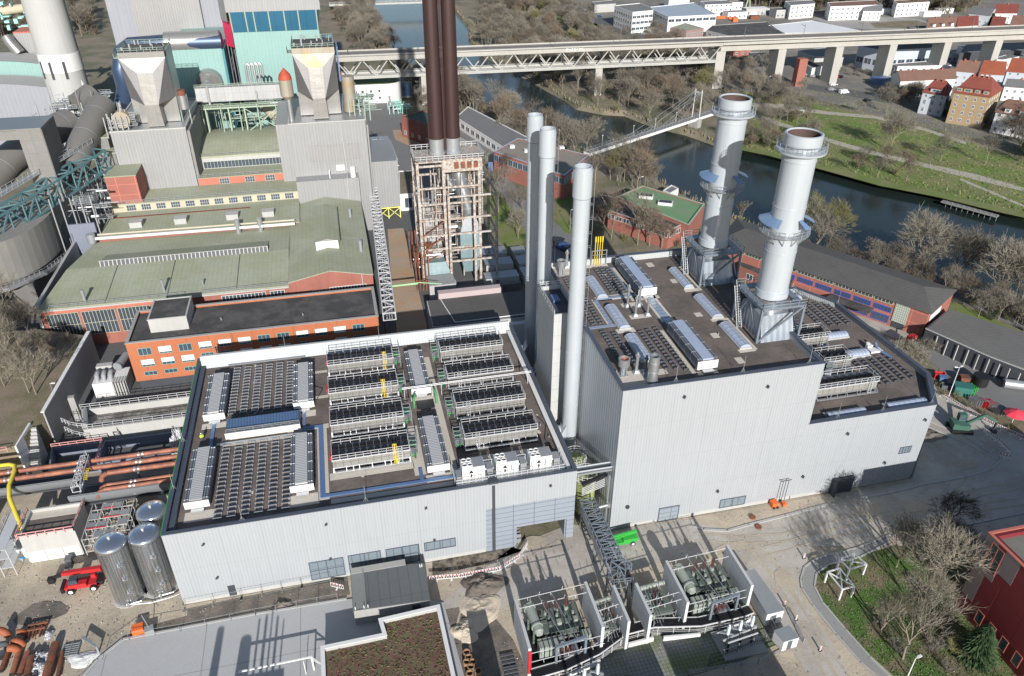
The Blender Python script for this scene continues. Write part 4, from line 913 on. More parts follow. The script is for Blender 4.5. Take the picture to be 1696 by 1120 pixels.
# cable trough running along the front of the bays
t = T('cable_trough',(35,66,0),'long galvanised cable trough with black cables running along the front of the switchyard','cable trough')
CT = [(18.3,64.6),(23.4,65.0),(28.6,66.3),(33.6,68.6),(38.4,68.9),(45.5,67.5),(52.5,67.6),(54.2,67.9)]
for i,(p,q) in enumerate(zip(CT,CT[1:])):
    a = atan2(q[1]-p[1],q[0]-p[0]); L = hypot(q[0]-p[0],q[1]-p[1]); cx,cy = (p[0]+q[0])/2,(p[1]+q[1])/2
    b = MB(); b.ob(cx,cy,1.75,L+.15,1.5,.06,a); b.build('tray','galv',t)
    b = MB()
    for k in range(5): b.ob(cx-sin(a)*(-.5+k*.25),cy+cos(a)*(-.5+k*.25),1.83,L+.1,.14,.14,a)
    b.build('cable','black',t)
    b = MB(); n = (-sin(a),cos(a))
    for s in (-.8,.8): b.ob(cx+n[0]*s,cy+n[1]*s,1.7,L+.15,.07,.3,a)
    for s in (-.85,):
        for z in (.5,.85,1.2): b.ob(cx+n[0]*s,cy+n[1]*s,z,L+.1,.05,.06,a)
    for k in range(3): x = p[0]+(q[0]-p[0])*(k+.3)/3; y = p[1]+(q[1]-p[1])*(k+.3)/3; b.tube((x+n[0]*-.85,y+n[1]*-.85,0),(x+n[0]*-.85,y+n[1]*-.85,1.75),.06,4); b.tube((x+n[0]*.8,y+n[1]*.8,0),(x+n[0]*.8,y+n[1]*.8,1.75),.06,4)
    b.build('side_rail','railm',t)
for i,(p,q) in enumerate((((18.4,64.0),(21.8,64.1)),((24.2,64.2),(28.9,65.3)),((33.9,67.0),(38.0,67.2)),((39.5,66.9),(45.2,66.2)),((50,66.6),(54.6,67.0)))):
    b = MB(); a = atan2(q[1]-p[1],q[0]-p[0]); b.ob((p[0]+q[0])/2,(p[1]+q[1])/2,0,hypot(q[0]-p[0],q[1]-p[1]),.3,.9,a)
    tag(b.build('bund_wall','white',loc=(p[0],p[1],0)),'low white bund wall, %s along the switchyard front'%('first from the left','second from the left','third from the left','fourth from the left','rightmost')[i],'low wall','low bund walls in front of the transformers')
def arrester_set(ox, oy, label):
    t = T('surge_arrester_stand',(ox,oy,0),label,'surge arresters','surge arrester stands in front of the big bays')
    b = MB(); b.box(ox-3.4,ox+3.6,oy-2.6,oy+2.4,0,.35); b.build('foundation','concrete',t)
    for k in range(3):
        x = ox-2.1+k*2.1; y = oy+.3*k
        b = MB(); b.box(x-.12,x+.12,y-.12,y+.12,.35,2.6); b.tube((x-.9,y+.6,2.5),(x+.9,y-.2,2.5),.12,4); b.tube((x-.5,y-1.1,.35),(x,y,2.4),.09,4); b.tube((x+.6,y+1.2,.35),(x,y,2.4),.09,4); b.build('stand','galv',t)
        b = MB(); pr = [(2.6,.2)]
        for i in range(6): z = 2.7+i*.3; pr += [(z,.2),(z+.08,.3),(z+.2,.2)]
        b.lathe(x,y,pr+[(4.7,.22),(4.9,.1)],12); b.build('arrester','stackp',t)
        b = MB(); b.tube((x-.3,y-1.2,.4),(x-.1,y-.9,2.9),.16,6); b.build('cable','black',t)
    b = MB(); b.tube((ox-3,oy-.5,2.0),(ox+3,oy+.5,2.1),.12,4); b.tube((ox-3,oy+1.3,1.4),(ox+3,oy+1.9,1.4),.1,4); b.tube((ox-2.6,oy-1.2,2.3),(ox+2.6,oy-.6,2.3),.1,4); b.build('cross_beam','railm',t)
arrester_set(50.4,64.0,'white surge arresters on steel stands on the concrete pad at the right'); arrester_set(25.2,61.6,'white surge arresters on steel stands at the bottom edge left of the paving')
# white rod beam, dark fence and gate at the lower right
def fence(P, h, label, fm='dark', pm='galv', step=2.5, mesh=True, cat='fence', group=None, top=None):
    t = T('fence',(P[0][0],P[0][1],0),label,cat,group)
    for (p,q) in zip(P,P[1:]):
        L = hypot(q[0]-p[0],q[1]-p[1]); n = max(1,round(L/step)); a = atan2(q[1]-p[1],q[0]-p[0])
        for i in range(n+1):
            x = p[0]+(q[0]-p[0])*i/n; y = p[1]+(q[1]-p[1])*i/n; b = MB(); b.ob(x,y,0,.12,.12,h+.1,a); b.build('post',pm,t)
        b = MB()
        for z in ([.1,h*.5,h-.08] if mesh else [h*.25,h*.6,h-.1]): b.ob((p[0]+q[0])/2,(p[1]+q[1])/2,z,L,.06,.07,a)
        if mesh:
            m = int(L/.35)
            for i in range(m): x = p[0]+(q[0]-p[0])*i/m; y = p[1]+(q[1]-p[1])*i/m; b.ob(x,y,.1,.035,.035,h-.15,a)
        b.build('rail_panel',fm,t)
    return t
fence([G(1170,1103,0),G(1245,1072,0),G(1286,1062,0)],2.2,'dark mesh fence closing the paved yard at the lower right')
fence([G(1286,1062,0),G(1262,1018,0),G(1240,985,0)],2.2,'grey mesh fence between the arrester pad and the white container','galv')
fence([G(1140,1118,0),G(1255,1100,0),G(1300,1078,0)],1.1,'low grey railing at the lower right corner of the paved yard','galv',mesh=False,cat='railing')
def container(P, z0, h, label, mat='white', roof='galv', group=None, cat='container'):
    P = ccw(P); t = T('container',(P[0][0],P[0][1],z0),label,cat,group)
    b = MB(); b.prism(P,z0+.15,z0+h-.08); b.prism(inset(P,.3),z0,z0+.15); b.build('body',mat,t)
    b = MB(); b.prism(inset(P,-.05),z0+h-.08,z0+h); b.build('roof',roof,t)
    a,c = P[0],P[1]; L = hypot(c[0]-a[0],c[1]-a[1]); d = MB(); wbox(d,a,c,L*.3,L*.3+min(.9,L*.3),z0+.2,z0+min(2.2,h-.3),0,.05); d.build('door','galv_dark' if mat!='galv' else 'white',t)
    return t
container([(55.6,65.6),(58.5,65.7),(58.0,74.0),(55.8,74.0)],.2,2.9,'long white container with light grey roof right of the rightmost concrete wall')
container([(55.8,60.9),(58.4,61.1),(58.0,63.3),(55.4,63.0)],.3,2.4,'small white container at the foot of the long white container')
fence([G(1303,1010,0),G(1330,1065,0)],1.0,'short galvanised crash barrier beside the white containers','galv',mesh=False,cat='barrier')
# cable bridge: lattice truss from the halls to the switchyard
t = T('cable_bridge',(36,88,0),'galvanised lattice cable bridge descending from between the halls to the switchyard','cable bridge')
def lattice(mb, p, q, w, h, n, r=.07):
    p = Vector(p); q = Vector(q); d = (q-p).normalized(); s = d.cross(Vector((0,0,1))).normalized()*w/2; u = Vector((0,0,h))
    for a in (-1,1):
        for z in (0,1): mb.tube(p+s*a+u*z, q+s*a+u*z, r*1.4, 4)
    for i in range(n+1):
        m = p.lerp(q,i/n)
        for a in (-1,1): mb.tube(m+s*a, m+s*a+u, r, 4)
        for z in (0,1): mb.tube(m-s+u*z, m+s+u*z, r, 4)
        if i < n:
            m2 = p.lerp(q,(i+1)/n)
            for a in (-1,1): mb.tube(m+s*a+u*(i%2), m2+s*a+u*((i+1)%2), r, 4)
            mb.tube(m-s*(1 if i%2 else -1)+u, m2+s*(1 if i%2 else -1)+u, r, 4)
B0,B1,B2 = (34.9,91.5,5.2),(35.2,78.2,5.2),(35.3,73.0,2.5)
b = MB(); lattice(b,B0,B1,2.6,1.9,14); lattice(b,B1,(36.8,76.0,5.2),1.8,1.6,2); b.build('truss','galv_blue',t)
b = MB(); lattice(b,(34.7,75.8,0),(34.7,75.8,.01),1.6,5.2,1,.09)
for x,y in ((34.0,77.5),(36.2,77.5),(34.0,74.6),(36.2,74.6),(37.3,75.2),(37.3,73.6),(34,84),(36.2,84)): b.box(x-.11,x+.11,y-.11,y+.11,0,5.2)
for z in (1.2,2.6,4): b.box(33.9,36.3,74.5,74.65,z,z+.12); b.box(33.9,34.05,74.5,77.6,z+.6,z+.72); b.tube((34,77.5,z-1),(36.2,77.5,z+.4),.07,4); b.tube((37.3,75.2,z-1),(37.3,73.6,z+.4),.07,4)
b.rail([(33.8,78.4,5.2),(33.8,74.5,5.2),(36.6,74.3,5.2)],1.1,1,.05); b.build('tower','galv_blue',t)
b = MB()
for k in range(5): b.path([(34.0+k*.4,91,5.5),(34.2+k*.4,79,5.5),(35.0+k*.4,77.2,5.6),(36.0+k*.25,76.3,5.6),(36.4+k*.15,75.2,5.2),(36.2+k*.15,74,3.6),(35.6+k*.12,72.5,2.2),(35.0+k*.12,68.6,1.9)],.1,6)
b.build('cable','black',t)
b = MB(); b.box(33.5,33.56,79,91.3,5.3,5.5); b.box(33.5,33.56,79,91.3,6.0,6.1)
for k in range(26): b.box(33.48,33.54,79+k*.47,79.25+k*.47,5.25,6.9)
b.build('side_cover','galv',t)
b = MB(); b.ladder((35.4,72.6,.3),(35.4,69.2,.3),1.3,.07); b.build('cable_ladder','steel',t)
# pipe bridges and cable tray between the two halls
b = MB(); b.box(32.35,38.95,91.2,91.8,13.0,13.3); b.box(32.35,38.95,92.3,92.9,13.0,13.3); b.box(32.35,38.95,91.8,92.3,13.05,13.15); b.tube((32.3,91.5,13.6),(39,91.5,13.6),.18,8); b.tube((32.3,92.6,13.7),(39,92.6,13.7),.18,8)
tag(b.build('pipe_bridge','galv'),'pair of grey pipes bridging the gap between the two halls at the front','pipe bridge')
b = MB(); b.tube((35.2,91,4.9),(39.0,91,5.4),.28,10); b.cyl(38.9,91,5.0,5.8,.4,10); b.tube((34,91.3,1),(34,91.3,6.6),.14,6); b.tube((38.6,91.2,0),(38.6,91.2,12),.12,6)
tag(b.build('pipe','galv'),'short flanged grey pipe entering the tall hall corner','pipe')
t = T('cable_tray_rack',(37,93,0),'sloping rack of stacked cable trays rising to the tall hall','cable trays')
for k in range(5):
    b = MB(); z = 6.6+k*.4; b.tube((34.5,93,z),(38.9,93,z+1.6),.07,4); b.build('tray','railm',t)
b = MB(); b.tube((34.5,93.3,8.8),(38.9,93.3,10.4),.3,4); b.build('cable_cover','black',t)
# tanks in the gap
def tank(x,y,z1,r,label):
    t = T('tank',(x,y,0),label,'tank','yellow-green tanks in the gap between the halls'); b = MB(); b.lathe(x,y,[(.8,.9*r),(.8,r),(z1,r),(z1+.3,r*.8),(z1+.45,.02)],28); b.build('shell','lime',t)
    b = MB(); 
    for h in (.55,1.1): b.lathe(x,y,[(z1+h,r+.25),(z1+h+.07,r+.25),(z1+h+.07,r+.18),(z1+h,r+.18)],24,sm=False)
    for k in range(14): a = k*pi/7; b.tube((x+(r+.2)*cos(a),y+(r+.2)*sin(a),z1-.2),(x+(r+.2)*cos(a),y+(r+.2)*sin(a),z1+1.15),.05,4)
    b.lathe(x,y,[(z1-.2,r),(z1-.2,r+.35),(z1-.1,r+.35),(z1-.1,r)],24,sm=False); b.build('railing','railm',t)
    b = MB(); b.ladder((x-r-.3,y,.5),(x-r-.3,y,z1+1),.5,.05,(0,1,0))
    for k in range(6): a = .6+k; b.tube((x+r*cos(a)*.6,y+r*sin(a)*.6,z1+.2),(x+r*cos(a)*.6,y+r*sin(a)*.6,z1+.9+.3*(k%2)),.1,6)
    b.build('fittings','galv',t)
tank(35.6,100.6,8.6,1.75,'rear yellow-green tank with round railing between the halls'); tank(36.0,95.6,8.6,1.75,'front yellow-green tank with round railing between the halls')
# ================= silos =================
def silo(x,y,label):
    t = T('silo',(x,y,0),label,'silo','stainless silos at the left end of the low hall'); r = 2.25; n = 40
    b = MB(); b.lathe(x,y,[(.2,r),(11.6,r)],n); b.build('shell','silo',t)
    b = MB(); b.lathe(x,y,[(11.6,r),(11.6,r+.12),(12.1,r+.1),(12.45,r*.9),(12.7,r*.62),(12.9,.3),(12.95,.01)],n,curve=True); b.build('dome','silotop',t)
    b = MB(); b.lathe(x,y,[(0,r+.35),(.25,r+.35),(.25,r)],n); b.cyl(x,y,12.9,13.3,.22,10); b.build('base_ring','conc_light',t)
    b = MB()
    for k in range(3): z = 3+k*3; b.box(x+.7,x+1.5,y-r-.25,y-r+.3,z,z+.12); b.box(x+1.0,x+1.1,y-r-.3,y-r+.3,z-.3,z+.3)
    b.tube((x,y-r-.25,.7),(x+2.2,y-r+.1,.7),.14,8); b.cyl(x+.3,y-r-.3,.3,1.0,.2,8); b.build('bracket','steel',t)
silo(-40.6,93.9,'front left stainless silo nearest the red telehandler'); silo(-35.9,94.6,'front right stainless silo touching the corner of the low hall'); silo(-35.6,99.6,'rear stainless silo behind the other two, only its dome well visible')
b = MB(); b.path([(-40.2,91.4,.7),(-37,91.2,.5),(-34,91.5,.6),(-32.1,91.6,1.2)],.13,8); tag(b.build('pipe','steel'),'shiny pipe along the feet of the stainless silos','pipe')
# ================= red building, frames, beacons, lamp posts =================
t = block('red_building','building','dark red panelled building with gravel roof at the lower right',[(87.3,30),(130,30),(130,62.5),(87.3,62.5)],0,16.2,'redwall','roofgrav_g',.8,.9)
b = MB(); b.ring([(87.2,29.9),(130.1,29.9),(130.1,62.6),(87.2,62.6)],.45,16.203,16.35); b.build('parapet_cap','salmon',t)
A_,B_ = (87.3,62.5),(87.3,30)
def redp(u0,u1,z0,z1,mat,o): b = MB(); wbox(b,A_,B_,u0,u1,z0,z1,0,o); return b.build('panel',mat,t)
redp(0,2.2,3.5,16.2,'greyred',.03); redp(3.6,6.2,11.8,16.2,'greyred',.032); redp(2.2,3.6,9.5,13.5,'greyred',.028); redp(2.3,5,4,9.5,'redwall',.02); redp(9.0,12,12,15,'greyred',.03)
window(t,A_,B_,1.2,3.5,10.8,15.6,2,2,'salmon','glass',.11); 
for u in (3.6,6.0,8.4,11,13.5): window(t,A_,B_,u,u+1.3,1.2,3.6,1,1,'salmon','glass',.1)
def tentframe(px, label):                     # four pixel corners of the tops at 2.6 m
    P = [G(x,y,2.6) for x,y in px]; t = T('shelter_frame',(P[0][0],P[0][1],0),label,'frame','white shelter frames on the grass island')
    for i,p in enumerate(P): b = MB(); b.box(p[0]-.13,p[0]+.13,p[1]-.13,p[1]+.13,0,2.6); b.build('post','white',t)
    b = MB()
    for i in range(4): b.tube((*P[i],2.55),(*P[(i+1)%4],2.55),.12,4)
    b.tube((*P[0],2.56),(*P[2],2.56),.1,4); b.tube((*P[1],2.57),(*P[3],2.57),.1,4); b.build('roof_beam','white',t)
tentframe([(1371,947),(1391,941),(1415.5,971),(1395,976)],'white steel shelter frame closer to the road bend'); tentframe([(1391,926),(1415,917),(1435,934),(1407,943)],'white steel shelter frame at the back of the grass island')
def beacon(px,py,label):
    x,y = G(px,py,0); t = T('traffic_beacon',(x,y,0),label,'beacon','striped beacons along the road edge'); b = MB(); b.box(x-.3,x+.3,y-.2,y+.2,0,.1); b.build('foot','dark',t)
    b = MB(); b.box(x-.14,x+.14,y-.03,y+.03,.1,1.1); b.build('board','white',t)
    b = MB(); [b.box(x-.142,x+.142,y-.034,y-.031,z,z+.12) for z in (.25,.55,.85)]; b.build('stripe','red',t)
for i,(px,py) in enumerate(((1331,925),(1299,1003),(1318,1027),(1358,1078))): beacon(px,py,'red and white traffic beacon, %s'%('farthest one at the start of the road bend','beside the long white container','next to the crash barrier','nearest one at the bottom edge')[i])
def lamp(x,y,h,label,n=1,ang=0,mat='galv'):
    t = T('lamp_post',(x,y,0),label,'lamp post'); b = MB(); b.cyl(x,y,0,h,.1,8,.06); b.build('pole',mat,t)
    for i in range(n):
        a = ang+i*2.6; b = MB(); b.tube((x,y,h-.05),(x+.5*cos(a),y+.5*sin(a),h+.05),.05,5); b.ob(x+.75*cos(a),y+.75*sin(a),h,.75,.35,.16,a); b.build('lamp_head','white',t)
gx,gy = G(1571,657,0); lamp(gx,gy,7.8,'tall lamp post with two heads beside the red and white barrier',2,.3,'white')
lamp(*G(1503,1121,0),4.2,'white lamp post at the bottom edge beside the grass island',1,.2,'white')
lamp(*G(86,645,7.0),8.5,'lamp post with white head on the left embankment behind the grey wall',1,-.2)
t = T('light_tower',(66,86,0),'thin twin mast lights beside the orange machine at the tall wall foot','light tower')
gx,gy = G(1288,836,0)
for k in (0,1.1): b = MB(); b.cyl(gx+k,gy,.0,5.8,.07,6); b.tube((gx+k-.5,gy,5.8),(gx+k+.5,gy,5.8),.08,4); b.build('mast','galv_dark',t)
t = T('compressor',(gx-1,gy,0),'orange machine and drum at the foot of the tall wall','machine'); b = MB(); b.box(gx-1.6,gx-.4,gy-.8,gy+.4,.2,1.2); b.box(gx+.5,gx+1.2,gy-.9,gy-.1,.1,.8); b.build('housing','orange',t); b = MB(); [b.tube((gx-1.3+k*.7,gy-1.0,.25),(gx-1.3+k*.7,gy-.8,.25),.25,10) for k in range(2)]; b.build('wheel','black',t)
# ================= vehicles and machines =================
def car(x,y,a,label,mat,group=None,van=False,z=0):
    t = T('parked_car',(x,y,z),label,'van' if van else 'car',group,a); L,Wd,H = (5.2,2.0,2.1) if van else (4.4,1.8,1.45); 
    b = MB(); w = Wd/2; hz = .75 if not van else 1.2
    prof = [(-L/2,.3),(L/2,.3),(L/2,hz*.85),(L/2-.15,hz),(L*.22,hz+.05),(L*.08,H),(-L*.32,H),(-L*.46,hz+.1),(-L/2,hz)] if not van else [(-L/2,.3),(L/2,.3),(L/2,1.0),(L*.36,1.2),(L*.26,H),(-L/2,H)]
    n = len(prof); b.add([(p,-w*(1 if q<hz+.1 else .84),q) for p,q in prof]+[(p,w*(1 if q<hz+.1 else .84),q) for p,q in prof],[tuple(range(n)),tuple(reversed(range(n,2*n)))]+[(i,n+i,n+(i+1)%n,(i+1)%n) for i in range(n)])
    o = b.build('body',mat); o.parent = t
    b = MB(); 
    if not van: b.box(-L*.3,L*.1,-w*.9,w*.9,hz+.15,H-.15); b.box(L*.1,L*.17,-w*.75,w*.75,hz+.1,H-.25)
    else: b.box(L*.1,L*.28,-w*.9,w*.9,1.3,H-.25); b.box(L*.28,L*.33,-w*.8,w*.8,1.25,H-.4)
    o = b.build('window','glass'); o.parent = t
    for sx in (-.3,.32):
        for sy in (-1,1): b = MB(); b.tube((L*sx,sy*(w-.12),.33),(L*sx,sy*(w+.04),.33),.33,10); o = b.build('wheel','black'); o.parent = t
    return t
gx,gy = G(141,972,0)                          # red telehandler
t = T('telehandler',(gx,gy,0),'red telescopic handler with long boom standing left of the stainless silos','telehandler')
a0 = Vector((gx-2.4,gy-.5,0)); 
b = MB(); b.box(gx-2.6,gx+2.6,gy-.9,gy+.9,.7,1.3); b.box(gx-1.8,gx+.9,gy-1.25,gy-.3,1.3,2.0); b.box(gx+1.2,gx+1.9,gy+.4,gy+1.1,1.3,2.0); b.build('chassis','red',t)
b = MB(); b.add([(gx-1.9,gy-1.1,1.3),(gx-.3,gy-1.1,1.3),(gx-.3,gy-.1,1.3),(gx-1.9,gy-.1,1.3),(gx-1.6,gy-1.0,2.7),(gx-.4,gy-1.0,2.7),(gx-.4,gy-.15,2.7),(gx-1.6,gy-.15,2.7)],[(0,1,5,4),(1,2,6,5),(2,3,7,6),(3,0,4,7),(4,5,6,7)]); b.build('cab','glass',t)
b = MB(); b.tube((gx+2.9,gy+1.0,2.6),(gx-3.2,gy+1.5,2.2),.42,4,.36); b.build('boom','red',t)
b = MB(); b.tube((gx-3.2,gy+1.5,2.2),(gx-4.6,gy+1.4,1.7),.28,4); b.box(gx-5.4,gx-4.4,gy+.9,gy+1.7,.9,1.9); b.build('attachment','black',t); b = MB(); b.box(gx+2.2,gx+3.2,gy-.9,gy+.9,.8,1.6); b.build('counterweight','black',t); b = MB(); b.box(gx-3.1,gx-2.6,gy-1.2,gy+1.0,.5,1.5); b.build('front_frame','black',t)
for sx in (-1.7,1.7):
    for sy in (-1.1,1.1): b = MB(); b.tube((gx+sx,gy+sy-.22,.6),(gx+sx,gy+sy+.22,.6),.6,16); wl = b.build('wheel','black',t); b = MB(); b.tube((gx+sx,gy+sy-.26,.6),(gx+sx,gy+sy+.26,.6),.35,12); b.build('rim','white',wl)
gx,gy = G(1031,899,0)                          # green boom lift
t = T('boom_lift',(gx,gy,0),'bright green boom lift parked against the tall wall beside the cable bridge','boom lift')
b = MB(); b.box(gx-1.9,gx+2.2,gy-.9,gy+.9,.5,1.0); b.box(gx-.2,gx+2.5,gy-.9,gy+.6,1.0,1.55); b.tube((gx-2.2,gy-.1,2.0),(gx+2.4,gy+.1,2.3),.2,4); b.tube((gx-1.6,gy-.1,1.5),(gx+2.4,gy+.1,2.0),.17,4); b.build('chassis','green',t)
b = MB(); b.box(gx-3.1,gx-2.2,gy-.9,gy+.9,1.4,1.5); b.rail([(gx-3.1,gy-.9,1.5),(gx-2.2,gy-.9,1.5),(gx-2.2,gy+.9,1.5),(gx-3.1,gy+.9,1.5),(gx-3.1,gy-.9,1.5)],1.0,.9,.05); b.build('basket','dark',t)
for sx in (-1.5,1.5):
    for sy in (-.95,.95): b = MB(); b.tube((gx+sx,gy+sy-.18,.45),(gx+sx,gy+sy+.18,.45),.45,14); wl = b.build('wheel','dark',t); b = MB(); b.tube((gx+sx,gy+sy-.2,.45),(gx+sx,gy+sy+.2,.45),.26,10); b.build('rim','white',wl)
gx,gy = G(1590,712,0)                          # excavator
t = T('excavator',(gx,gy,0),'dark green tracked excavator standing in the shade behind the annex','excavator')
for s in (-1,1):
    b = MB(); b.ob(gx+s*.3-.3,gy+s*1.2,.0,4.2,.6,.9,-.35); b.build('track','black',t)
b = MB(); b.ob(gx-.5,gy,.95,3.2,2.5,1.1,-.35); b.ob(gx-1.7,gy+.4,1.0,1.0,2.4,1.3,-.35); b.build('body','exgreen',t)
b = MB(); b.ob(gx+.3,gy+.9,2.0,1.5,1.2,1.5,-.35); b.build('cab','exgreen',t)
b = MB(); b.ob(gx+.32,gy+.88,2.3,1.54,1.24,.9,-.35); b.build('cab_window','glass',t)
b = MB(); b.tube((gx+.6,gy-.3,1.8),(gx+3.6,gy-1.2,4.2),.3,4); b.tube((gx+3.6,gy-1.2,4.2),(gx+6.3,gy-2,2.6),.24,4); b.build('boom','exgreen',t)
b = MB(); b.tube((gx+6.3,gy-2,2.6),(gx+6.2,gy-2.1,.7),.2,4); b.ob(gx+6.1,gy-2.2,.1,1.0,1.2,.7,-.35); b.build('bucket','dark',t)
# ================= terrain, river, surfaces =================
far_ = [(560,-25),(700,-14),(752,20),(775,48),(775,70),(800,95),(848,120),(880,138),(905,152),(935,168),(953,182),(998,191),(1033,193),(1060,204),(1085,213),(1135,225),(1180,241),(1223,252),(1272,261),(1349,280),(1400,293),(1457,310),(1510,319),(1554,329),(1600,341),(1647,352),(1696,366),(1900,420)]
near_ = [(2100,640),(1900,580),(1696,520),(1640,502),(1560,472),(1480,442),(1400,436),(1322,402),(1230,368),(1160,338),(1108,312),(1075,285),(1000,262),(930,235),(850,200),(800,170),(756,146),(700,125),(665,100),(643,75),(630,50),(622,30),(560,0),(480,-18)]
RV = ccw(GP(far_,-2.0)+GP(near_,-2.0))
def offs(P,d): return inset(P,-d)
RO = offs(RV,3.5)
ou = [(-700,-60),(1500,-60),(1500,1700),(-700,1700)]
def cdt(outer, hole):
    vs = [Vector(p) for p in outer+hole]; n = len(outer)
    ed = [(i,(i+1)%n) for i in range(n)]+[(n+i,n+(i+1)%len(hole)) for i in range(len(hole))]
    v,e,f,_,_,_ = geometry.delaunay_2d_cdt(vs,ed,[],0,1e-4); 
    def inside(p,Q):
        c = False
        for i in range(len(Q)):
            a,b = Q[i],Q[i-1]
            if (a[1]>p[1])!=(b[1]>p[1]) and p[0] < (b[0]-a[0])*(p[1]-a[1])/(b[1]-a[1])+a[0]: c = not c
        return c
    out = []
    for t in f:
        c = (sum(v[i][0] for i in t)/len(t), sum(v[i][1] for i in t)/len(t))
        if inside(c,outer) and not inside(c,hole): out.append(tuple(t))
    return v,out
v,f = cdt(ou,RO)
b = MB(); b.add([(p[0],p[1],0) for p in v],[t if (Vector(v[t[1]])-Vector(v[t[0]])).cross(Vector(v[t[2]])-Vector(v[t[0]]))>0 else t[::-1] for t in f])
n = len(RO); RI = offs(RV,-1.0)
b.add([(x,y,0) for x,y in RO]+[(x,y,-2.8) for x,y in RI],[((i+1)%n,i,n+i,n+(i+1)%n) for i in range(n)])
struct('ground',b,'ground')
b = MB(); b.flat(offs(RV,4),-2.0); struct('river',b,'water')
def zone(name, P, mat, z, px=True): b = MB(); b.flat(GP(P) if px else P, z); return struct(name,b,mat)
zone('yard',[(-130,20),(112,20),(112,89.95),(-32.3,89.95),(-32.3,127),(-130,127)],'dirt',.02,False)
zone('yard',[(-32.3,139),(39,139),(39,300),(-90,300),(-90,127.05),(-32.3,127.05)],'asphalt_dark',.02,False)  # dark asphalt; tone also carries the shade of the hollow beside the basin
zone('concrete_yard',[(715,1010),(850,905),(945,868),(1010,880),(1130,862),(1290,845),(1345,905),(1300,960),(1250,950),(1200,910),(1100,930),(960,965),(850,995),(800,1030)],'yardconc',.035)
zone('road',[(1290,852),(1408,815),(1508,800),(1560,640),(1720,745),(1720,880),(1590,890),(1470,893),(1400,905),(1350,905)],'roadlight',.05)
zone('road',[(1345,905),(1335,935),(1322,960),(1325,985),(1345,1020),(1380,1070),(1410,1121),(1340,1121),(1300,1060),(1265,985),(1235,940),(1250,905)],'roadlight',.05)
zone('pavement',[(-4,-4)]*0 or [(1372,921),(1420,910),(1475,888),(1470,899),(1425,922),(1372,935),(1351,950),(1348,972),(1360,997),(1400,1045),(1440,1090),(1478,1125),(1462,1125),(1425,1095),(1385,1050),(1343,1000),(1327,972),(1332,940),(1350,928)],'asphaltl',.065)
zone('grass_island',[(1348,973),(1351,950),(1372,935),(1425,922),(1478,905),(1560,905),(1650,930),(1600,1010),(1690,1130),(1490,1130),(1440,1085),(1400,1040),(1362,997)],'grassi',.08)
def kerb(name, pts, w=.28, h=.12, mat='conc_light', z=.05, px=True):
    P = GP(pts) if px else pts; b = MB()
    for p,q in zip(P,P[1:]):
        L = hypot(q[0]-p[0],q[1]-p[1]); b.ob((p[0]+q[0])/2,(p[1]+q[1])/2,z,L+.1,w,h,atan2(q[1]-p[1],q[0]-p[0]))
    return struct(name,b,mat)
kerb('kerb',[(1475,886),(1420,908),(1372,920),(1350,927),(1332,940),(1326,960),(1328,975),(1345,1002),(1385,1052),(1425,1097),(1455,1128)])
kerb('kerb',[(1470,900),(1425,923),(1372,936),(1352,951),(1349,972),(1362,998),(1400,1043),(1440,1088),(1480,1128)])
kerb('kerb',[(1145,862),(1150,872),(1165,878),(1205,880),(1240,870),(1300,855),(1372,836)],.5,.15)
kerb('kerb',[(1425,825),(1470,818),(1530,803),(1600,790),(1640,778),(1656,765)],.4,.15)
kerb('kerb',[(1538,708),(1600,735),(1656,765),(1660,750),(1645,738),(1620,728)],.3,.12)
kerb('kerb',[(1536,697),(1596,722),(1650,757)],.3,.1)
kerb('kerb',[(1505,897),(1600,870),(1696,850)],.35,.12)
zone('sand_bed',[(1150,866),(1205,877),(1270,862),(1372,835),(1408,818),(1400,812),(1300,832),(1140,858)],'dirt',.065)
zone('road',[(1545,645),(1550,628),(1600,662),(1650,690),(1720,728),(1720,770),(1650,738),(1600,705),(1555,675)],'roadlight',.065)
zone('verge',[(1548,640),(1556,610),(1572,628),(1610,655),(1660,690),(1720,715),(1720,742),(1640,697),(1600,672),(1556,652)],'litter',.08)
zone('road',[(1500,560),(1550,572),(1600,600),(1720,655),(1720,710),(1650,680),(1600,648),(1560,615),(1530,590)],'asphalt',.05)
b = MB(); b.flat(GP([(1607,595),(1696,640),(1720,652),(1720,655),(1696,643),(1606,597)]),.07); struct('road_line',b,'linep')
zone('road',[(1540,560),(1480,560),(1400,520),(1560,545),(1720,620),(1720,655),(1600,596)],'roadlight',.035)
zone('deck',[(140,1125),(165,1095),(205,1062),(424,1020),(574,995),(650,985),(735,1000),(770,1125)],'deck',.28)
kerb('kerb',[(135,1125),(163,1094),(204,1061),(424,1019),(574,994)],.35,.32,'conc_light',.05)
zone('paved_yard',[(920,1125),(985,1080),(1010,1073),(1085,1045),(1160,1040),(1255,1022),(1290,1066),(1230,1095),(1130,1125)],'pavers',.05)
zone('pavement',[(395,1125),(395,1125),(395,1125)],'deck',.05) if False else None
zone('alley',[(642,380),(668,378),(712,560),(655,560)],'alley',.05)
zone('road',[(596,165),(655,160),(672,205),(700,232),(720,290),(716,330),(640,330),(622,240),(600,200)],'asphalt',.05)
zone('pavement',[(650,216),(662,215),(700,240),(690,247),(655,232)],'alley',.07)
zone('road',[(808,285),(835,285),(880,345),(960,395),(965,470),(880,470),(870,380),(820,330)],'asphalt',.035)
zone('verge',[(800,300),(812,300),(850,350),(880,400),(880,465),(850,440),(830,400),(805,340)],'grass',.05)
zone('grass_strip',[(925,325),(960,325),(965,395),(935,385),(915,360)],'grass',.05)
zone('trench',[(310,1010),(575,955),(580,985),(424,1012),(215,1053),(215,1045),(310,1020)],'dirt_dark',.035)
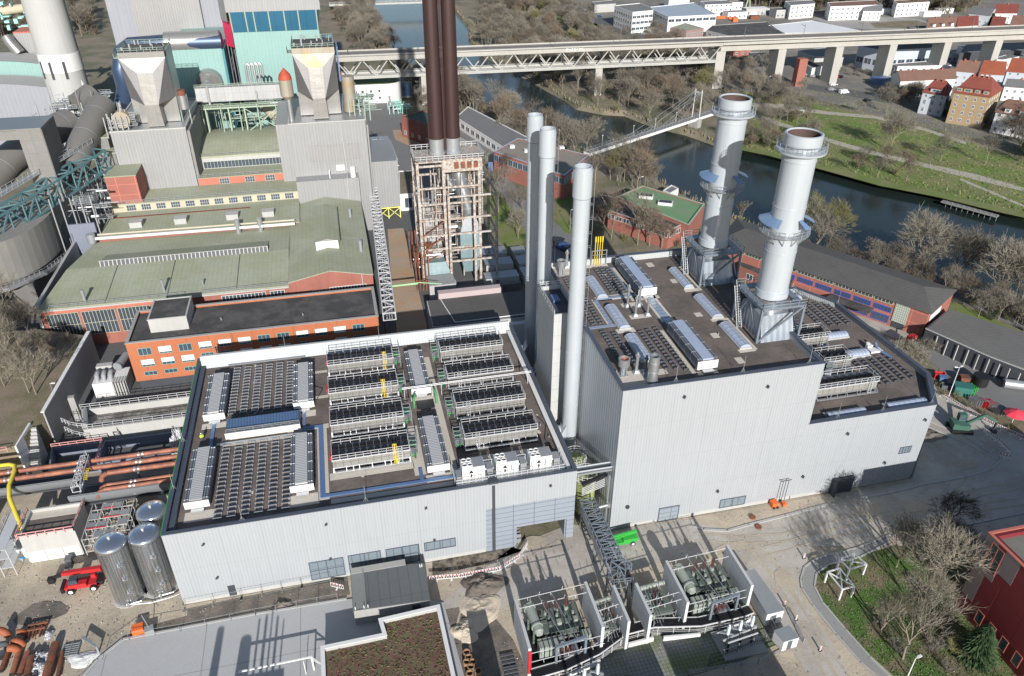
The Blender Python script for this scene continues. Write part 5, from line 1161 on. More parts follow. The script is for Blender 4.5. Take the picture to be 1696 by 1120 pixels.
zone('trench',[(716,955),(800,935),(868,912),(872,900),(810,912),(716,930)],'pit',.035)
zone('worn_ground',[(735,1010),(800,1000),(850,1060),(880,1125),(770,1125)],'dirt_dark',.05)
def tracks(pts,w=.32,g=1.7,mat='track',z=.072):
    P = GP(pts); 
    for o in (-g/2,g/2):
        L_,R_ = [],[]
        for i,p in enumerate(P):
            q = P[min(i+1,len(P)-1)]; r_ = P[max(i-1,0)]; d = Vector((q[0]-r_[0],q[1]-r_[1])).normalized(); n_ = Vector((-d.y,d.x)); L_.append((p[0]+n_.x*(o-w/2),p[1]+n_.y*(o-w/2))); R_.append((p[0]+n_.x*(o+w/2),p[1]+n_.y*(o+w/2)))
        b = MB()
        for i in range(len(P)-1): b.add([(*L_[i],z),(*L_[i+1],z),(*R_[i+1],z),(*R_[i],z)],[(3,2,1,0)])
        struct('tyre_track',b,mat)
tracks([(1225,890),(1270,925),(1300,980),(1340,1040),(1375,1120)]); tracks([(1180,890),(1240,905),(1290,950),(1322,1010),(1350,1060),(1400,1125)],z=.076); tracks([(1150,890),(1230,895),(1300,890),(1380,870),(1460,850),(1560,830),(1696,800)],z=.08); tracks([(1240,920),(1300,905),(1370,885),(1450,868),(1560,850),(1696,830)],z=.084)
tracks([(760,1060),(775,1000),(800,960),(850,930),(920,890)],z=.076); tracks([(1560,830),(1600,780),(1640,740),(1600,700),(1570,680)],z=.084)
for i,(px,py,rx,ry) in enumerate(((70,1015,3.4,2.2),(60,925,2.6,1.0),(1215,905,3,1.0),(1440,845,3.4,1.6),(1300,960,1.8,2.4),(1600,770,2.6,1.6),(1520,840,3,1.2),(880,900,3,1.6),(230,1010,3.4,1.2))):
    x,y = G(px,py,0); r_ = random.Random(i); b = MB(); b.flat([(x+rx*(1+.25*r_.uniform(-1,1))*cos(u*.42),y+ry*(1+.25*r_.uniform(-1,1))*sin(u*.42)) for u in range(15)],.09+.003*i); struct('damp_patch',b,'dirt_dark' if i in (0,) else 'track')
# park and town across the river
zone('park',[(1195,165),(1235,152),(1330,168),(1450,195),(1600,235),(1720,275),(1720,366),(1647,350),(1554,327),(1457,308),(1349,278),(1272,258),(1223,248)],'grass',.05)
for P in ([(1190,172),(1270,195),(1380,232),(1450,252),(1530,270),(1620,290),(1720,318),(1720,323),(1610,297),(1525,276),(1445,257),(1375,237),(1265,200),(1190,176)],
          [(1230,170),(1300,173),(1370,185),(1450,192),(1530,212),(1600,235),(1600,240),(1530,217),(1450,197),(1370,190),(1230,175)],
          [(1590,295),(1720,350),(1720,354),(1590,299)]): zone('path',P,'gravelp',.08)
zone('town_ground',[(1160,148),(1180,95),(1000,40),(880,8),(880,-20),(1750,-20),(1750,260),(1600,225),(1450,188),(1330,160),(1240,150)],'townasph',.03)
zone('road',[(930,2),(960,4),(1010,40),(1090,65),(1180,72),(1180,80),(1080,72),(990,45)],'asphalt_dark',.06)
zone('meadow',[(920,25),(945,22),(1000,45),(985,58),(940,48)],'grass',.06)
zone('wasteland',[(1345,30),(1420,25),(1525,32),(1560,45),(1540,52),(1455,50),(1380,45)],'dirtg',.06)
zone('meadow',[(1440,38),(1510,34),(1545,40),(1500,47),(1450,46)],'litter',.08)
zone('road',[(1340,140),(1420,150),(1480,165),(1475,172),(1400,158),(1335,148)],'asphalt_dark',.06)
zone('path',[(1560,475),(1600,490),(1700,535),(1800,580),(1800,590),(1690,545),(1590,500),(1555,482)],'asphalt',.05)
zone('meadow',[(1555,500),(1590,503),(1690,550),(1720,575),(1600,535),(1575,510)],'grass',.035)
# embankment on the left with its retaining wall
EM = [G(60,545,7),G(145,562,7),G(72,692,7),G(57,702,7),G(38,738,6.5),G(0,755,6.5)]
EP = [(-140,176)]+[EM[0],(-60.6,168),(-62.4,137.1),(-63.7,135.0),(-64.7,128.9),(-140,126)]
b = MB(); b.prism(EP,0,7.0); struct('embankment',b,'litter')
t = T('retaining_wall',(-61,150,0),'smooth blue-grey retaining wall along the wooded embankment','retaining wall')
b = MB(); P = [(-60.6,168),(-62.3,137.1),(-62.0,137.1),(-60.2,168)]; b.prism(P,0,8.2); b.build('wall','concrete',t)
b = MB(); b.prism([(-60.9,168),(-62.6,137.1),(-61.9,137.1),(-60.1,168)],8.203,8.4); b.build('coping','white',t)
b = MB(); [b.ob(-59.6-.5*0,145+k*7,0,1.2,1.0,6,.1) for k in range(1)]; b.build('pillar','concrete',t)
t = T('outdoor_stair',(-64,132,0),'concrete stair climbing the end of the embankment','stair')
for k in range(12): b = MB(); b.ob(-63.2-k*.06,128.6+k*.5,0,1.8,.52,.9+k*.55,0); b.build('step','conc_light',t)
b = MB(); b.prism([(-64.9,128),(-64.6,128),(-64.0,135),(-64.4,135)],0,7.6); b.build('stair_wall','white',t)
# sedum roofed building and ramp house in the foreground
SP_ = [(-10.6,74.3),(-1.7,74.5),(-2.1,77.2),(7.1,77.7),(8.2,40),(-10.2,40)]
t = T('sedum_building',(0,60,0),'flat building with white parapet and reddish green planted roof at the bottom edge','building')
P = ccw(SP_); b = MB(); b.ring(P,.45,0,4); b.build('wall','conc_light',t); b = MB(); b.prism(inset(P,.4),2.9,3.3); b.build('roof','sedum',t)
b = MB(); b.ring(inset(P,-.08),.6,4.003,4.1); b.build('parapet_cap','white',t)
b = MB(); rnd = random.Random(3)
for i in range(2600):
    x = rnd.uniform(-9.6,7.2); y = rnd.uniform(58,77); 
    if x < -2.2 and y > 73.8: continue
    s = rnd.uniform(.12,.3); a = rnd.uniform(0,6.3); h = rnd.uniform(.05,.28)
    b.add([(x-s*cos(a),y-s*sin(a),3.3),(x+s*cos(a),y+s*sin(a),3.3),(x+s*.3*sin(a),y,3.3+h)],[(0,1,2)],i%3)
tag(b.build('planting',['sedum','twig_olive','sedred'],t),kind='stuff')
t = T('ramp_house',(0,84,0),'low dark grey concrete ramp house with flat bitumen roof in front of the low hall','building')
RH = [(-5.7,80.0),(5.8,79.4),(5.9,86.7),(-5.7,87.8)]
b = MB(); b.prism(RH,0,3.5); b.build('wall','concrete',t)
b = MB(); b.prism(inset(ccw(RH),-.1),3.503,3.65); b.build('roof','bitumen',t)
b = MB(); b.box(-3.9,-3.7,79.9,87.7,3.65,3.8); b.box(-5.7,-3.9,80.1,87.8,3.652,3.67); b.build('roof_joint','bitlight',t)
b = MB(); b.box(-5.7,3,87.0,88.2,3.2,3.75); b.build('rear_coping','concrete',t)
for x in (-5.4,-4.1,-3.5,5.2,5.5): b = MB(); b.box(x-.06,x+.06,79.95 if x<0 else 86,80.1 if x<0 else 86.2,3.65,4.2); b.build('anchor_post','white',t)
b = MB(); b.box(3.1,4.4,79.3,79.5,1.9,2.9); b.build('window','dark',t)
# white pipe gate at the bottom
b = MB(); p = G(395,1113,3.2); q = G(516,1088,3.2); b.tube((*p,3.2),(*q,3.2),.12,4); b.box(q[0]-.12,q[0]+.12,q[1]-.12,q[1]+.12,0,3.3); r = G(532,1100,3); b.tube((*q,3.1),(*r,3.0),.08,4); b.tube((*q,2.5),(*r,3.0),.08,4)
b.box(q[0]-1.2,q[0]-1.1,q[1]-.5,q[1]-.4,0,3.1); tag(b.build('barrier_pole','white',loc=(q[0],q[1],0)),'long white height barrier pole beside the planted roof building','barrier')
# construction fence along the trench
def sitefence(pts, label, h=2.0, lean=0):
    P = GP(pts,.05); t = T('site_fence',(P[0][0],P[0][1],0),label,'site fence')
    for p,q in zip(P,P[1:]):
        L = hypot(q[0]-p[0],q[1]-p[1]); n = max(1,round(L/3.5)); a = atan2(q[1]-p[1],q[0]-p[0])
        for i in range(n+1):
            x = p[0]+(q[0]-p[0])*i/n; y = p[1]+(q[1]-p[1])*i/n
            b = MB(); b.tube((x,y,.05),(x,y,h),.035,5); b.build('post','galv',t); b = MB(); b.ob(x,y,.05,.7,.28,.16,a+pi/2); b.build('foot','conc_dark',t)
        b = MB()
        for z in (.15,h-.05): b.tube((*p,z),(*q,z),.025,4)
        b.build('rail','galv',t)
    return t
sitefence([(170,1095),(215,1062),(300,1048),(424,1022),(560,997)],'thin mesh site fence along the edge of the grey concrete deck')
sitefence([(305,1012),(400,992),(500,972),(548,962)],'thin mesh site fence close to the foot of the low hall')
def barrier(pts, label, lean=0, w=2.1, z=0, lit=False, cat='safety barrier', group=None, mb2='white'):
    P = GP(pts,.05); t = T('safety_barrier',(P[0][0],P[0][1],0),label,cat,group)
    for p,q in zip(P,P[1:]):
        L = hypot(q[0]-p[0],q[1]-p[1]); n = max(1,round(L/w)); a = atan2(q[1]-p[1],q[0]-p[0])
        for i in range(n):
            u = (i+.5)/n; x = p[0]+(q[0]-p[0])*u; y = p[1]+(q[1]-p[1])*u; l = L/n*.94
            b = MB(); b.ob(x,y,z+.85,l,.08,.3,a); b.ob(x,y,z+.2,l,.06,.1,a)
            for k in range(7): v = (k/6-.5)*l; b.ob(x+v*cos(a),y+v*sin(a),z+.2,.07,.05,.7,a)
            b.ob(x,y,z,.3,.8,.12,a)
            m = 4
            for k in range(m): v = ((k+.5)/m-.5)*l; b.ob(x+v*cos(a),y+v*sin(a),z+.86,l/m*.5,.1,.28,a,1)
            b.build('barrier_panel',[mb2,'red'],t)
    return t
barrier([(711,962),(760,958),(828,946),(860,925),(874,903)],'curved red and white barrier line in front of the gateway trench')
barrier([(548,972),(570,977)],'short red and white barrier at the left of the grey ramp house')
barrier([(1552,652),(1600,684),(1650,709),(1715,738)],'long red and white barrier line along the curved road at the right')
barrier([(1652,755),(1674,762)],'short red and white barrier at the end of the shaded traffic island')
barrier([(1628,716),(1655,735),(1672,752)],'orange and white water filled barriers round the end of the shaded traffic island')
t = T('scaffold_stack',(25,92,0),'stack of red and white scaffold parts inside the gateway','scaffold parts'); b = MB(); gx,gy = G(857,898,0)
for k in range(6): b.box(gx-.6,gx+.6,gy+k*.7-.1,gy+k*.7,0,1.9); b.box(gx-.6,gx+.6,gy+k*.7-.1,gy+k*.7,.9+0,1.1,1)
b.build('frame',['galv','red'],t)
# round manholes, sand, soil
def mound(px,py,rx,ry,h,mat,label,name='sand_pile',cat='sand pile',seed=1,n=26):
    x,y = G(px,py,0); rnd = random.Random(seed); b = MB(); vs = []; m = 20
    ph = [rnd.uniform(0,6.3) for _ in range(8)]
    for i in range(m+1):
        for j in range(n):
            a = 2*pi*j/n; r = i/m; k = 1+.18*sin(3*a+ph[0])+.1*sin(5*a+ph[1])
            z = h*(max(0,1-r**1.6))*(1+.55*sin(3*a+ph[3]+r*4)*r+.35*sin(7*a+ph[4]-r*6)*r)+rnd.uniform(-.11,.11)*h
            vs.append((x+rx*r*k*cos(a),y+ry*r*k*sin(a),max(z,.0)+.03 if i<m else -.05))
    b.add(vs,[(i*n+j,(i+1)*n+j,(i+1)*n+(j+1)%n,i*n+(j+1)%n) for i in range(m) for j in range(n)],0,True)
    return tag(b.build(name,mat,loc=(x,y,0)),label,cat)
mound(795,1010,3.3,3.6,.6,'sandp','pale sand heap with ruts in front of the gateway'); mound(800,970,3.8,2.8,1.1,'dirt_dark','dark soil heap behind the pale sand heap','soil_heap','soil heap',4); mound(770,1045,2.2,2.4,.7,'sandp','small sand heap left of the pale main heap',seed=6)
mound(467,1003,1.6,.9,.6,'dirt_dark','small heap of stones in the trench at the foot of the low hall','soil_heap','soil heap',9)
mound(1540,722,3.2,2.2,.6,'dirt_dark','low soil heap in the shade beside the excavator','soil_heap','soil heap',12)
for i,(px,py) in enumerate(((773,1082),(776,1090),(773,1098),(780,1106),(778,1117),(792,1113),(783,1098))):
    x,y = G(px,py,.4); b = MB(); b.lathe(x,y,[(.05,.55),(.75,.55),(.75,.42),(.05,.42)],16); o = b.build('pipe_ring','brownring',loc=(x,y,0)); tag(o,'brown concrete pipe ring, %s in the row beside the planted roof'%('first','second','third','fourth','fifth','sixth','seventh')[i],'pipe ring','brown pipe rings beside the planted roof building')
for px,py,s in ((842,1095,0),(848,1118,0)):
    x,y = G(px,py,.5); b = MB()
    for k in range(4): b.box(x-1,x+1,y-1+k*.65,y-.8+k*.65,.35,.5)
    for k in (-1,0,.9): b.box(x+k,x+k+.15,y-1,y+1.2,.1,.34)
    tag(b.build('pallet_frame','galv_dark',loc=(x,y,0)),'dark metal pallet frame %s beside the leftmost concrete wall'%('farther one' if py<1100 else 'nearer one'),'pallet frame')
for i,(px,py) in enumerate(((1246,858),(1256,874))):
    x,y = G(px,py,0); b = MB(); b.cyl(x,y,.02,.35,.55,14); tag(b.build('manhole_ring','rust',loc=(x,y,0)),'rusty round manhole ring %s the kerb of the tall wall bed'%('inside','outside')[i],'manhole')
# left yard items
x,y = G(41,922,0); t = T('portable_toilet',(x,y,0),'white and blue portable toilet beside the white doors','portable toilet'); b = MB(); b.ob(x,y,0,1.2,1.2,2.3,.2); b.build('cabin','white',t); b = MB(); b.ob(x+.62,y,.0,.12,1.22,2.1,.2); b.ob(x,y-.62,.0,.9,.06,.5,.2); b.build('door','skyblue',t)
x,y = G(116,935,0); b = MB(); b.box(x-.5,x+.5,y-.3,y+.9,.5,1.4); b.box(x-.3,x+.6,y-1.4,y-.4,.2,.9); b.tube((x,y-1,.8),(x+.3,y-1.8,.3),.12,5); t = T('mixer',(x,y,0),'small grey mixer trailer behind the red telehandler','mixer'); b.build('body','galv_dark',t); b = MB(); b.tube((x-.55,y,.3),(x+.55,y,.3),.3,10); b.build('wheel','black',t)
x,y = G(230,1046,.3); t = T('dumper_bin',(x,y,0),'orange red box and steel drum beside the grey deck edge','bin'); b = MB(); b.ob(x,y,.2,1.6,1.3,1.2,.15); b.build('bin','orange',t); b = MB(); b.ob(x+1.6,y-.3,.2,1.3,1.1,.8,.2); b.tube((x+1.6,y-.2,1),(x+.9,y+.6,3.1),.06,4); b.build('frame','galv',t)
rnd = random.Random(11)
PG = 'rusty pipes piled in the left yard'
pip = [((75,1085),(92,1015),.52,'brown rusty pipe piece leaning upright at the back of the pile'),((20,1118),(35,1068),.4,''),((2,1112),(16,1072),.35,''),((32,1118),(46,1080),.42,''),((45,1121),(53,1088),.55,''),((58,1121),(66,1078),.38,''),((76,1124),(92,1066),.62,''),((0,1090),(5,1080),.5,''),((96,1120),(103,1080),.3,'')]
nm = ['','long thin brown','thin rusty','mottled brown','bright rust red','slim dark grey','thickest dark brown','short black','narrow reddish']
for i,(p,q,r,l) in enumerate(pip[1:],1):
    p = G(*p,r+.1); q = G(*q,r+.1); t = T('rusty_pipe',(p[0],p[1],0),'%s pipe lying in the pile at the lower left corner'%nm[i],'pipe',PG); b = MB(); b.tube((*p,r+.1),(*q,r+.1),r,18,cap=False); b.build('pipe',('galv_dark' if 'grey' in nm[i] or 'black' in nm[i] else ('rustpipe' if i%2 else 'rust')),t)
    b = MB(); b.tube((*p,r+.1),(*q,r+.1),r*.86,16,cap=True); b.build('bore','black',t)
for i,(px,py,r,h,mt,l) in enumerate(((13,1052,.75,1.2,'rust_or','square mouthed orange brown pipe end'),(41,1048,.6,1.1,'rust_or','orange elbow pipe'),(22,1066,.7,1.0,'rust','dark rust elbow pipe'),(38,1068,.7,.8,'rust_or','bright orange pipe elbow with open mouth'),(30,1078,.75,.8,'rust_or','orange red pipe elbow in front'),(12,1068,.6,.8,'galv_dark','dark grey pipe stub'))):
    x,y = G(px,py,.5); a = rnd.uniform(0,6.3); t = T('pipe_elbow',(x,y,0),l+' in the pile at the lower left','pipe elbow',None); b = MB(); P = [(x+.9*r*1.6*(1-cos(u))*cos(a),y+.9*r*1.6*(1-cos(u))*sin(a),r*.6+1.4*r*sin(u)) for u in (0,.4,.8,1.2,1.57)]; b.path(P,r*.75,14); b.build('elbow',mt,t)
    b = MB(); d = Vector(P[-1])-Vector(P[-2]); e = Vector(P[-1])+d.normalized()*.01; b.tube(e,e+d.normalized()*.02,r*.62,12); e = Vector(P[0]); b.build('bore','black',t)
for i,(px,py,s) in enumerate(((66,1090,1.3),(82,1088,1.2),(64,1108,1.5),(80,1052,.9))):
    x,y = G(px,py,.3); mound(px,py,s*.9,s*1.1,s*.75,'foil','silver foil wrapped bundle %s in the left yard pile'%('left one','right one','nearest one','small blue tinged one')[i],'wrapped_bundle','wrapped bundle',20+i,12)
x,y = G(60,1045,.1); b = MB()
for k in range(6): b.box(x-1.3+k*.5,x-1.1+k*.5,y-1.4,y+1.2,.1+.25*(k%2),.35+.25*(k%2)); 
b.box(x-1.4,x+1.5,y-.3,y,.6,.8); b.box(x-1.2,x+1.6,y+.7,y+.95,.6,.8); tag(b.build('timber_stack','rust',loc=(x,y,0)),'brown frames and timber stacked behind the foil bundles','timber')
x,y = G(118,1078,0); b = MB()
for k in range(6): b.box(x-1.2,x+1.2,y-1.1+k*.4,y-.95+k*.4,.15,.35)
for k in (-1.1,0,1.1): b.box(x+k-.06,x+k+.06,y-1.2,y+1.2,.36,.44)
tag(b.build('steel_grid','galv',loc=(x,y,0)),'flat grid of galvanised steel bars lying beside the folded beam','steel grid')
b = MB(); p = G(136,1056,1.2); q = G(160,1072,1.2); b.tube((*p,1.3),(*q,1.3),.22,4); b.tube((*p,0),(*p,1.3),.14,4); b.tube((*q,0),(*q,1.3),.14,4); tag(b.build('steel_trestle','galv',loc=(p[0],p[1],0)),'grey steel trestle standing in the left yard','trestle')
mound(138,1092,2.2,1.5,.3,'white','crumpled white sheet beside the steel trestle','sheet','sheet',31,14)
# skips and parked things in the right yard
def crate(px,py,l,w,h,a,mat,label,name='skip',cat='skip',lid=None):
    x,y = G(px,py,0); t = T(name,(x,y,0),label,cat); b = MB(); P = ccw([(x+u*cos(a)-v*sin(a),y+u*sin(a)+v*cos(a)) for u,v in ((-l/2,-w/2),(l/2,-w/2),(l/2,w/2),(-l/2,w/2))])
    b.ring(P,.12,.1,h); b.prism(inset(P,.1),.1,h-.35 if lid is None else h-.05); b.build('tub',mat,t)
    if lid: b = MB(); b.prism(inset(P,-.08),h,h+.12); b.build('lid',lid,t)
    return t
crate(1591,652,3.6,2.4,2.2,-.5,'turqd2','dark green covered container beside the tall lamp post','green_container','container','turqd2')
crate(1568,643,2.6,1.5,1.0,-.5,'galv_dark','dark open box with blue lid behind the lamp post',lid=None); crate(1560,632,1.5,1.2,1.3,-.5,'blue','small blue box near the slanted annex corner','storage_box','box','blue')
crate(1554,626,2.2,1.2,1.4,-.4,'red','rack of red and white signs beside the slanted annex edge','sign_rack','sign rack')
for i,(px,py) in enumerate(((1601,653),(1606,647))):
    x,y = G(px,py,0); b = MB()
    for k in range(4): b.box(x-.9+k*.5,x-.7+k*.5,y-1,y+1,.2,1.3)
    b.box(x-1,x+1,y-1,y-.9,.2,1.3); b.box(x-1,x+1,y+.9,y+1,.2,1.3); tag(b.build('barrier_stack','green',loc=(x,y,0)),'stack of bright green barriers, %s one'%('nearer','farther')[i],'barrier stack')
for i,(px,py,mt) in enumerate(((1616,668,'galv'),(1630,672,'red'),(1641,676,'galv'),(1653,684,'galv'))):
    x,y = G(px,py,0); b = MB()
    for k in range(5): b.ob(x-1+k*.5,y-.2*k,.15,.12,2.2,1.5,.1)
    b.ob(x,y-.4,.15,2.6,.12,.2,-.4); b.ob(x,y+.5,1.2,2.6,.12,.2,-.4); tag(b.build('barrier_rack',mt,loc=(x,y,0)),'%s rack of folded barriers beside the road barrier line'%('leftmost grey','red','middle grey','grey one next to the red parasol')[i],'barrier rack')
x,y = G(1676,700,0); t = T('parasol',(x,y,0),'large bright red parasol at the right edge of the yard','parasol'); b = MB(); b.cyl(x,y,0,2.9,.06,6); b.build('pole','white',t)
b = MB(); b.lathe(x,y,[(2.3,2.3),(2.9,1.3),(3.3,.01)],8,sm=False); b.build('canopy','pinkred',t)
x,y = G(1631,640,0); t = T('tanker_trailer',(x,y,0),'row of rusty drum, black tank and silver tank trailer in the right yard','tank trailer'); 
b = MB(); b.cyl(x-1.0,y+.8,.3,2.6,1.7,20); b.build('black_tank','black',t); b = MB(); b.tube((x+3.2,y-1.4,1.4),(x+8.2,y-4.0,1.4),1.1,16); b.build('silver_tank','galv',t); b = MB(); b.ob(x+6,y-2.2,.4,6,1.0,1.2,-.5); b.ob(x-4.0,y+2.2,.3,2,1.8,1.6,-.4); b.build('rusty_frame','rust',t); b = MB(); b.ob(x+9.6,y-4.3,.3,1,2.2,1.8,-.5); b.build('blue_end','blue',t)
# unseen stand-ins added outside the frame, only to cast shadows into it
def offcam(P,z,label,mat='concrete',tops=()):
    t = T('shadow_caster',(P[0][0],P[0][1],0),label,'building'); b = MB(); b.prism(P,0,z); b.build('wall',mat,t)
    for x,y,r,h in tops: b = MB(); b.cyl(x,y,z,z+h,r,10,r*.8); b.build('mast','galv',t)
    return t
offcam([(-24.4,44),(-17.5,44),(-17.5,52),(-24.4,52)],10.2,'unseen added block with masts, casting shadow onto the grey deck','concrete',[(-23.6,50,1.0,3.6),(-21.9,51,.18,4.6),(-20.9,50,.25,5.2),(-20.0,51,.14,5.8),(-19.2,50,.22,5.0),(-18.2,51,.12,4.2)])
b = MB(); b.cyl(-27.6,50,0,15.0,.95,10,.5); tag(b.build('mast','concrete',loc=(-27.6,50,0)),'unseen added tapered mast casting a shadow onto the grey deck','mast')  # unseen mast, added only for its shadow on the deck
offcam([(26.5,40),(36.5,40),(36.5,50),(26.5,50)],7.4,'unseen added block casting shadow onto the front of the paved yard','concrete')
offcam([(38.5,40),(54,40),(54,53),(38.5,53)],6.0,'unseen added flat block casting shadow onto the right of the paved yard','concrete')
offcam([(10.2,44),(13.2,44),(13.2,57),(10.2,57)],9.8,'unseen added narrow block casting shadow beside the sand heap','concrete')
# ================= old plant: office, green roofed halls =================
OF = [(-49,153.1),(4.7,153.1),(4.7,167.6),(-49,167.6)]
t = T('office_building',(-22,153,0),'orange brick office block with turquoise framed windows and dark gravel roof','office building')
b = MB(); b.ring(OF,.4,2.6,12.4); b.box(-48.5,4.2,153.6,167,0,2.6,1); b.build('wall',['orangebrick','dark'],t)
b = MB(); b.box(-48.6,4.3,153.5,167.2,11.6,11.9); b.build('roof','darkroof',t)
b = MB(); b.ring(inset(ccw(OF),-.12),.7,12.403,12.52); b.build('parapet_cap','concrete',t)
b = MB(); b.box(-44.6,-36.6,157.6,167.0,11.9,15.0); b.box(-44.4,-36.8,157.8,166.8,15.0,15.05,1); b.ring([(-44.7,157.5),(-36.5,157.5),(-36.5,167.1),(-44.7,167.1)],.35,15.05,15.25,0); b.build('penthouse',['conc_light','darkroof'],t)
for j,(z0,z1) in enumerate(((9.1,10.9),(6.2,8.0),(3.9,4.9))):
    for i in range(12):
        x = -45.6+i*4.15
        if x > -33+j*0 and z1 < 6 and i > 2: continue
        bl = [0,.75,0,.7,.6,.75,0,0,.55,.6,.85,0][(i+3*j)%12] if j < 2 else 0
        window(t,(-49,153.1),(4.7,153.1),x-1.35+49,x+1.35+49,z0,z1,3,1,'turqf','glass',.1,bl)
for x,y in ((-30,160),(-12,158),(-42,160)): b = MB(); b.cyl(x,y,11.9,12.6,.15,6); b.build('roof_vent','galv',t)
# hall A
t = T('workshop_hall',(-40,176,0),'long hall with low green metal roof, ridge skylight and red brick front','industrial hall')
AW = [(-72.3,176),(-15.6,176),(-15.6,211),(-67,211)]
b = MB(); b.prism(AW,0,11.0); b.build('wall','brick',t)
b = MB(); b.add([(-72.5,175.6,11.05),(-15.6,175.6,11.05),(-15.6,193.5,12.6),(-70,193.5,12.6),(-15.6,211,11.9),(-67,211,11.9)],[(0,1,2,3),(3,2,4,5)]); b.add([(-72.5,175.6,10.8),(-15.6,175.6,10.8),(-15.6,175.6,11.05),(-72.5,175.6,11.05)],[(0,1,2,3)]); b.build('roof','greenroof',t)
b = MB(); b.rail([(-70,175.9,11.1),(-40,175.9,11.15)],.8,2,.05); b.rail([(-36,175.9,11.1),(-16,175.9,11.15)],.8,2,.05); b.build('roof_railing','galv',t)
b = MB(); b.box(-72.3,-15.6,175.3,175.6,10.5,10.85); b.build('gutter','conc_light',t)
b = MB(); b.add([(-62,193.5,12.5),(-21,193.5,12.5),(-21,194.0,13.9),(-62,194.0,13.9)],[(0,1,2,3)],1); b.add([(-62,194.0,13.9),(-21,194.0,13.9),(-21,202,12.1),(-62,202,12.1)],[(0,1,2,3)]); b.add([(-62,193.5,12.5),(-62,194,13.9),(-62,202,12.1)],[(0,1,2)]); b.add([(-21,193.5,12.5),(-21,202,12.1),(-21,194,13.9)],[(0,1,2)])
b.build('ridge_skylight',['greenroof','dark'],t)
b = MB()
for i in range(42): x = -62+i; b.add([(x-.12,193.42,12.5),(x+.12,193.42,12.5),(x+.12,193.92,13.92),(x-.12,193.92,13.92)],[(0,1,2,3)])
b.box(-62.2,-20.8,193.35,193.5,12.35,12.5); b.box(-62.2,-20.8,193.8,194.1,13.9,14.0); b.build('skylight_bar','conc_light',t)
def bigwin(t,a,c,u0,u1,z0,z1,n,m=1,fr='cream'): return window(t,a,c,u0,u1,z0,z1,n,m,fr,'glass',.1)
for u0,u1,z0,z1 in ((1,8,3,9.4),(8.6,16,3,9.4),(16.6,24,3,9.4)): bigwin(t,(-72.3,176),(-15.6,176),u0,u1,z0,z1,9,2)
bigwin(t,(-72.3,176),(-15.6,176),40.5,51.0,7.8,9.8,12,1,'white'); bigwin(t,(-72.3,176),(-15.6,176),52,55.5,8.0,9.8,4,1,'white')
b = MB(); b.box(-72.3,-45,175.85,175.997,9.6,10.5); b.build('salmon_band','salmon',t)
for x,y,z,h,r in ((-62.5,177.5,11.2,2.8,.35),(-44.9,178.5,11.3,2.9,.3),(-36,179.5,11.4,1.3,.2)): b = MB(); b.cyl(x,y,z,z+h,r,12); b.cyl(x,y,z+h,z+h+.3,r*1.4,12); b.build('vent_pipe','galv',t)
for x in (-57.9,-44,-28): b = MB(); b.add([(x-.1,176,11.12),(x+.1,176,11.12),(x+.1,193.4,12.65),(x-.1,193.4,12.65)],[(0,1,2,3)]); b.build('roof_seam','darkroof',t)
b = MB(); b.box(-73.2,-72.5,176,213.5,0,11.8); tag(b.build('side_wall','conc_light',loc=(-72.8,176,0)),'smooth grey side wall along the left edge of the green roofed hall','wall')
b = MB(); b.tube((-73.2,213.5,0),(-73.2,213.5,14),.3,6); b.prism([(-73.2,213.5),(-66.8,213.8),(-66.8,214.4),(-73.4,214.2)],0,16.5); tag(b.build('shade_wall','bluegrey'),'blue-grey wall with round shadow between concrete bunker and green roof','wall')
# gable bay
t = gable('workshop_bay','industrial hall','gabled red brick bay with green roof right of the long green roofed hall',[(5.1,175.2),(5.1,225.5),(-15.55,225.5),(-15.55,175.2)],0,11.8,14.0,'brick','greenroof',ov=.15)
b = MB(); b.box(-15.5,5.1,175.0,175.2,2,4.5,1); b.build('salmon_band','salmon',t)
bigwin(t,(-15.55,175.2),(5.1,175.2),5.5,9.6,5.2,9.2,5,2,'white'); bigwin(t,(-15.55,175.2),(5.1,175.2),9.7,18.8,7.6,9.6,12,1,'white')
b = MB(); b.prism([(-8.3,189.0),(-2.5,189.0),(-2.5,212.5),(-8.3,212.5)],12.6,16.0); b.build('monitor','white',t)
b = MB(); b.add([(-8.8,188.4,16.0),(-5.4,188.4,17.0),(-2.0,188.4,16.0),(-8.8,213,16.0),(-5.4,213,17.0),(-2.0,213,16.0)],[(0,1,4,3),(1,2,5,4)]); b.build('monitor_roof','greenroof',t)
b = MB(); b.tube((2.4,175,12.3),(1.4,222,12.6),.12,6); b.tube((2.4,175,12.3),(2.4,175,8),.12,6); b.build('roof_pipe','conc_light',t)
for x,y,h in ((3.1,188.6,2.6),(1.5,212,2.2)): b = MB(); b.cyl(x,y,12,12+h+1,.5,12); b.build('vent_pipe','galv',t)
b = MB(); b.add([(-15.4,196.3,11.9),(-5.3,196.3,14.35),(5,196.3,12.05),(5,196.6,12.05),(-5.3,196.6,14.35),(-15.4,196.6,11.9)],[(0,1,4,5),(1,2,3,4)]); b.build('roof_seam','conc_light',t)
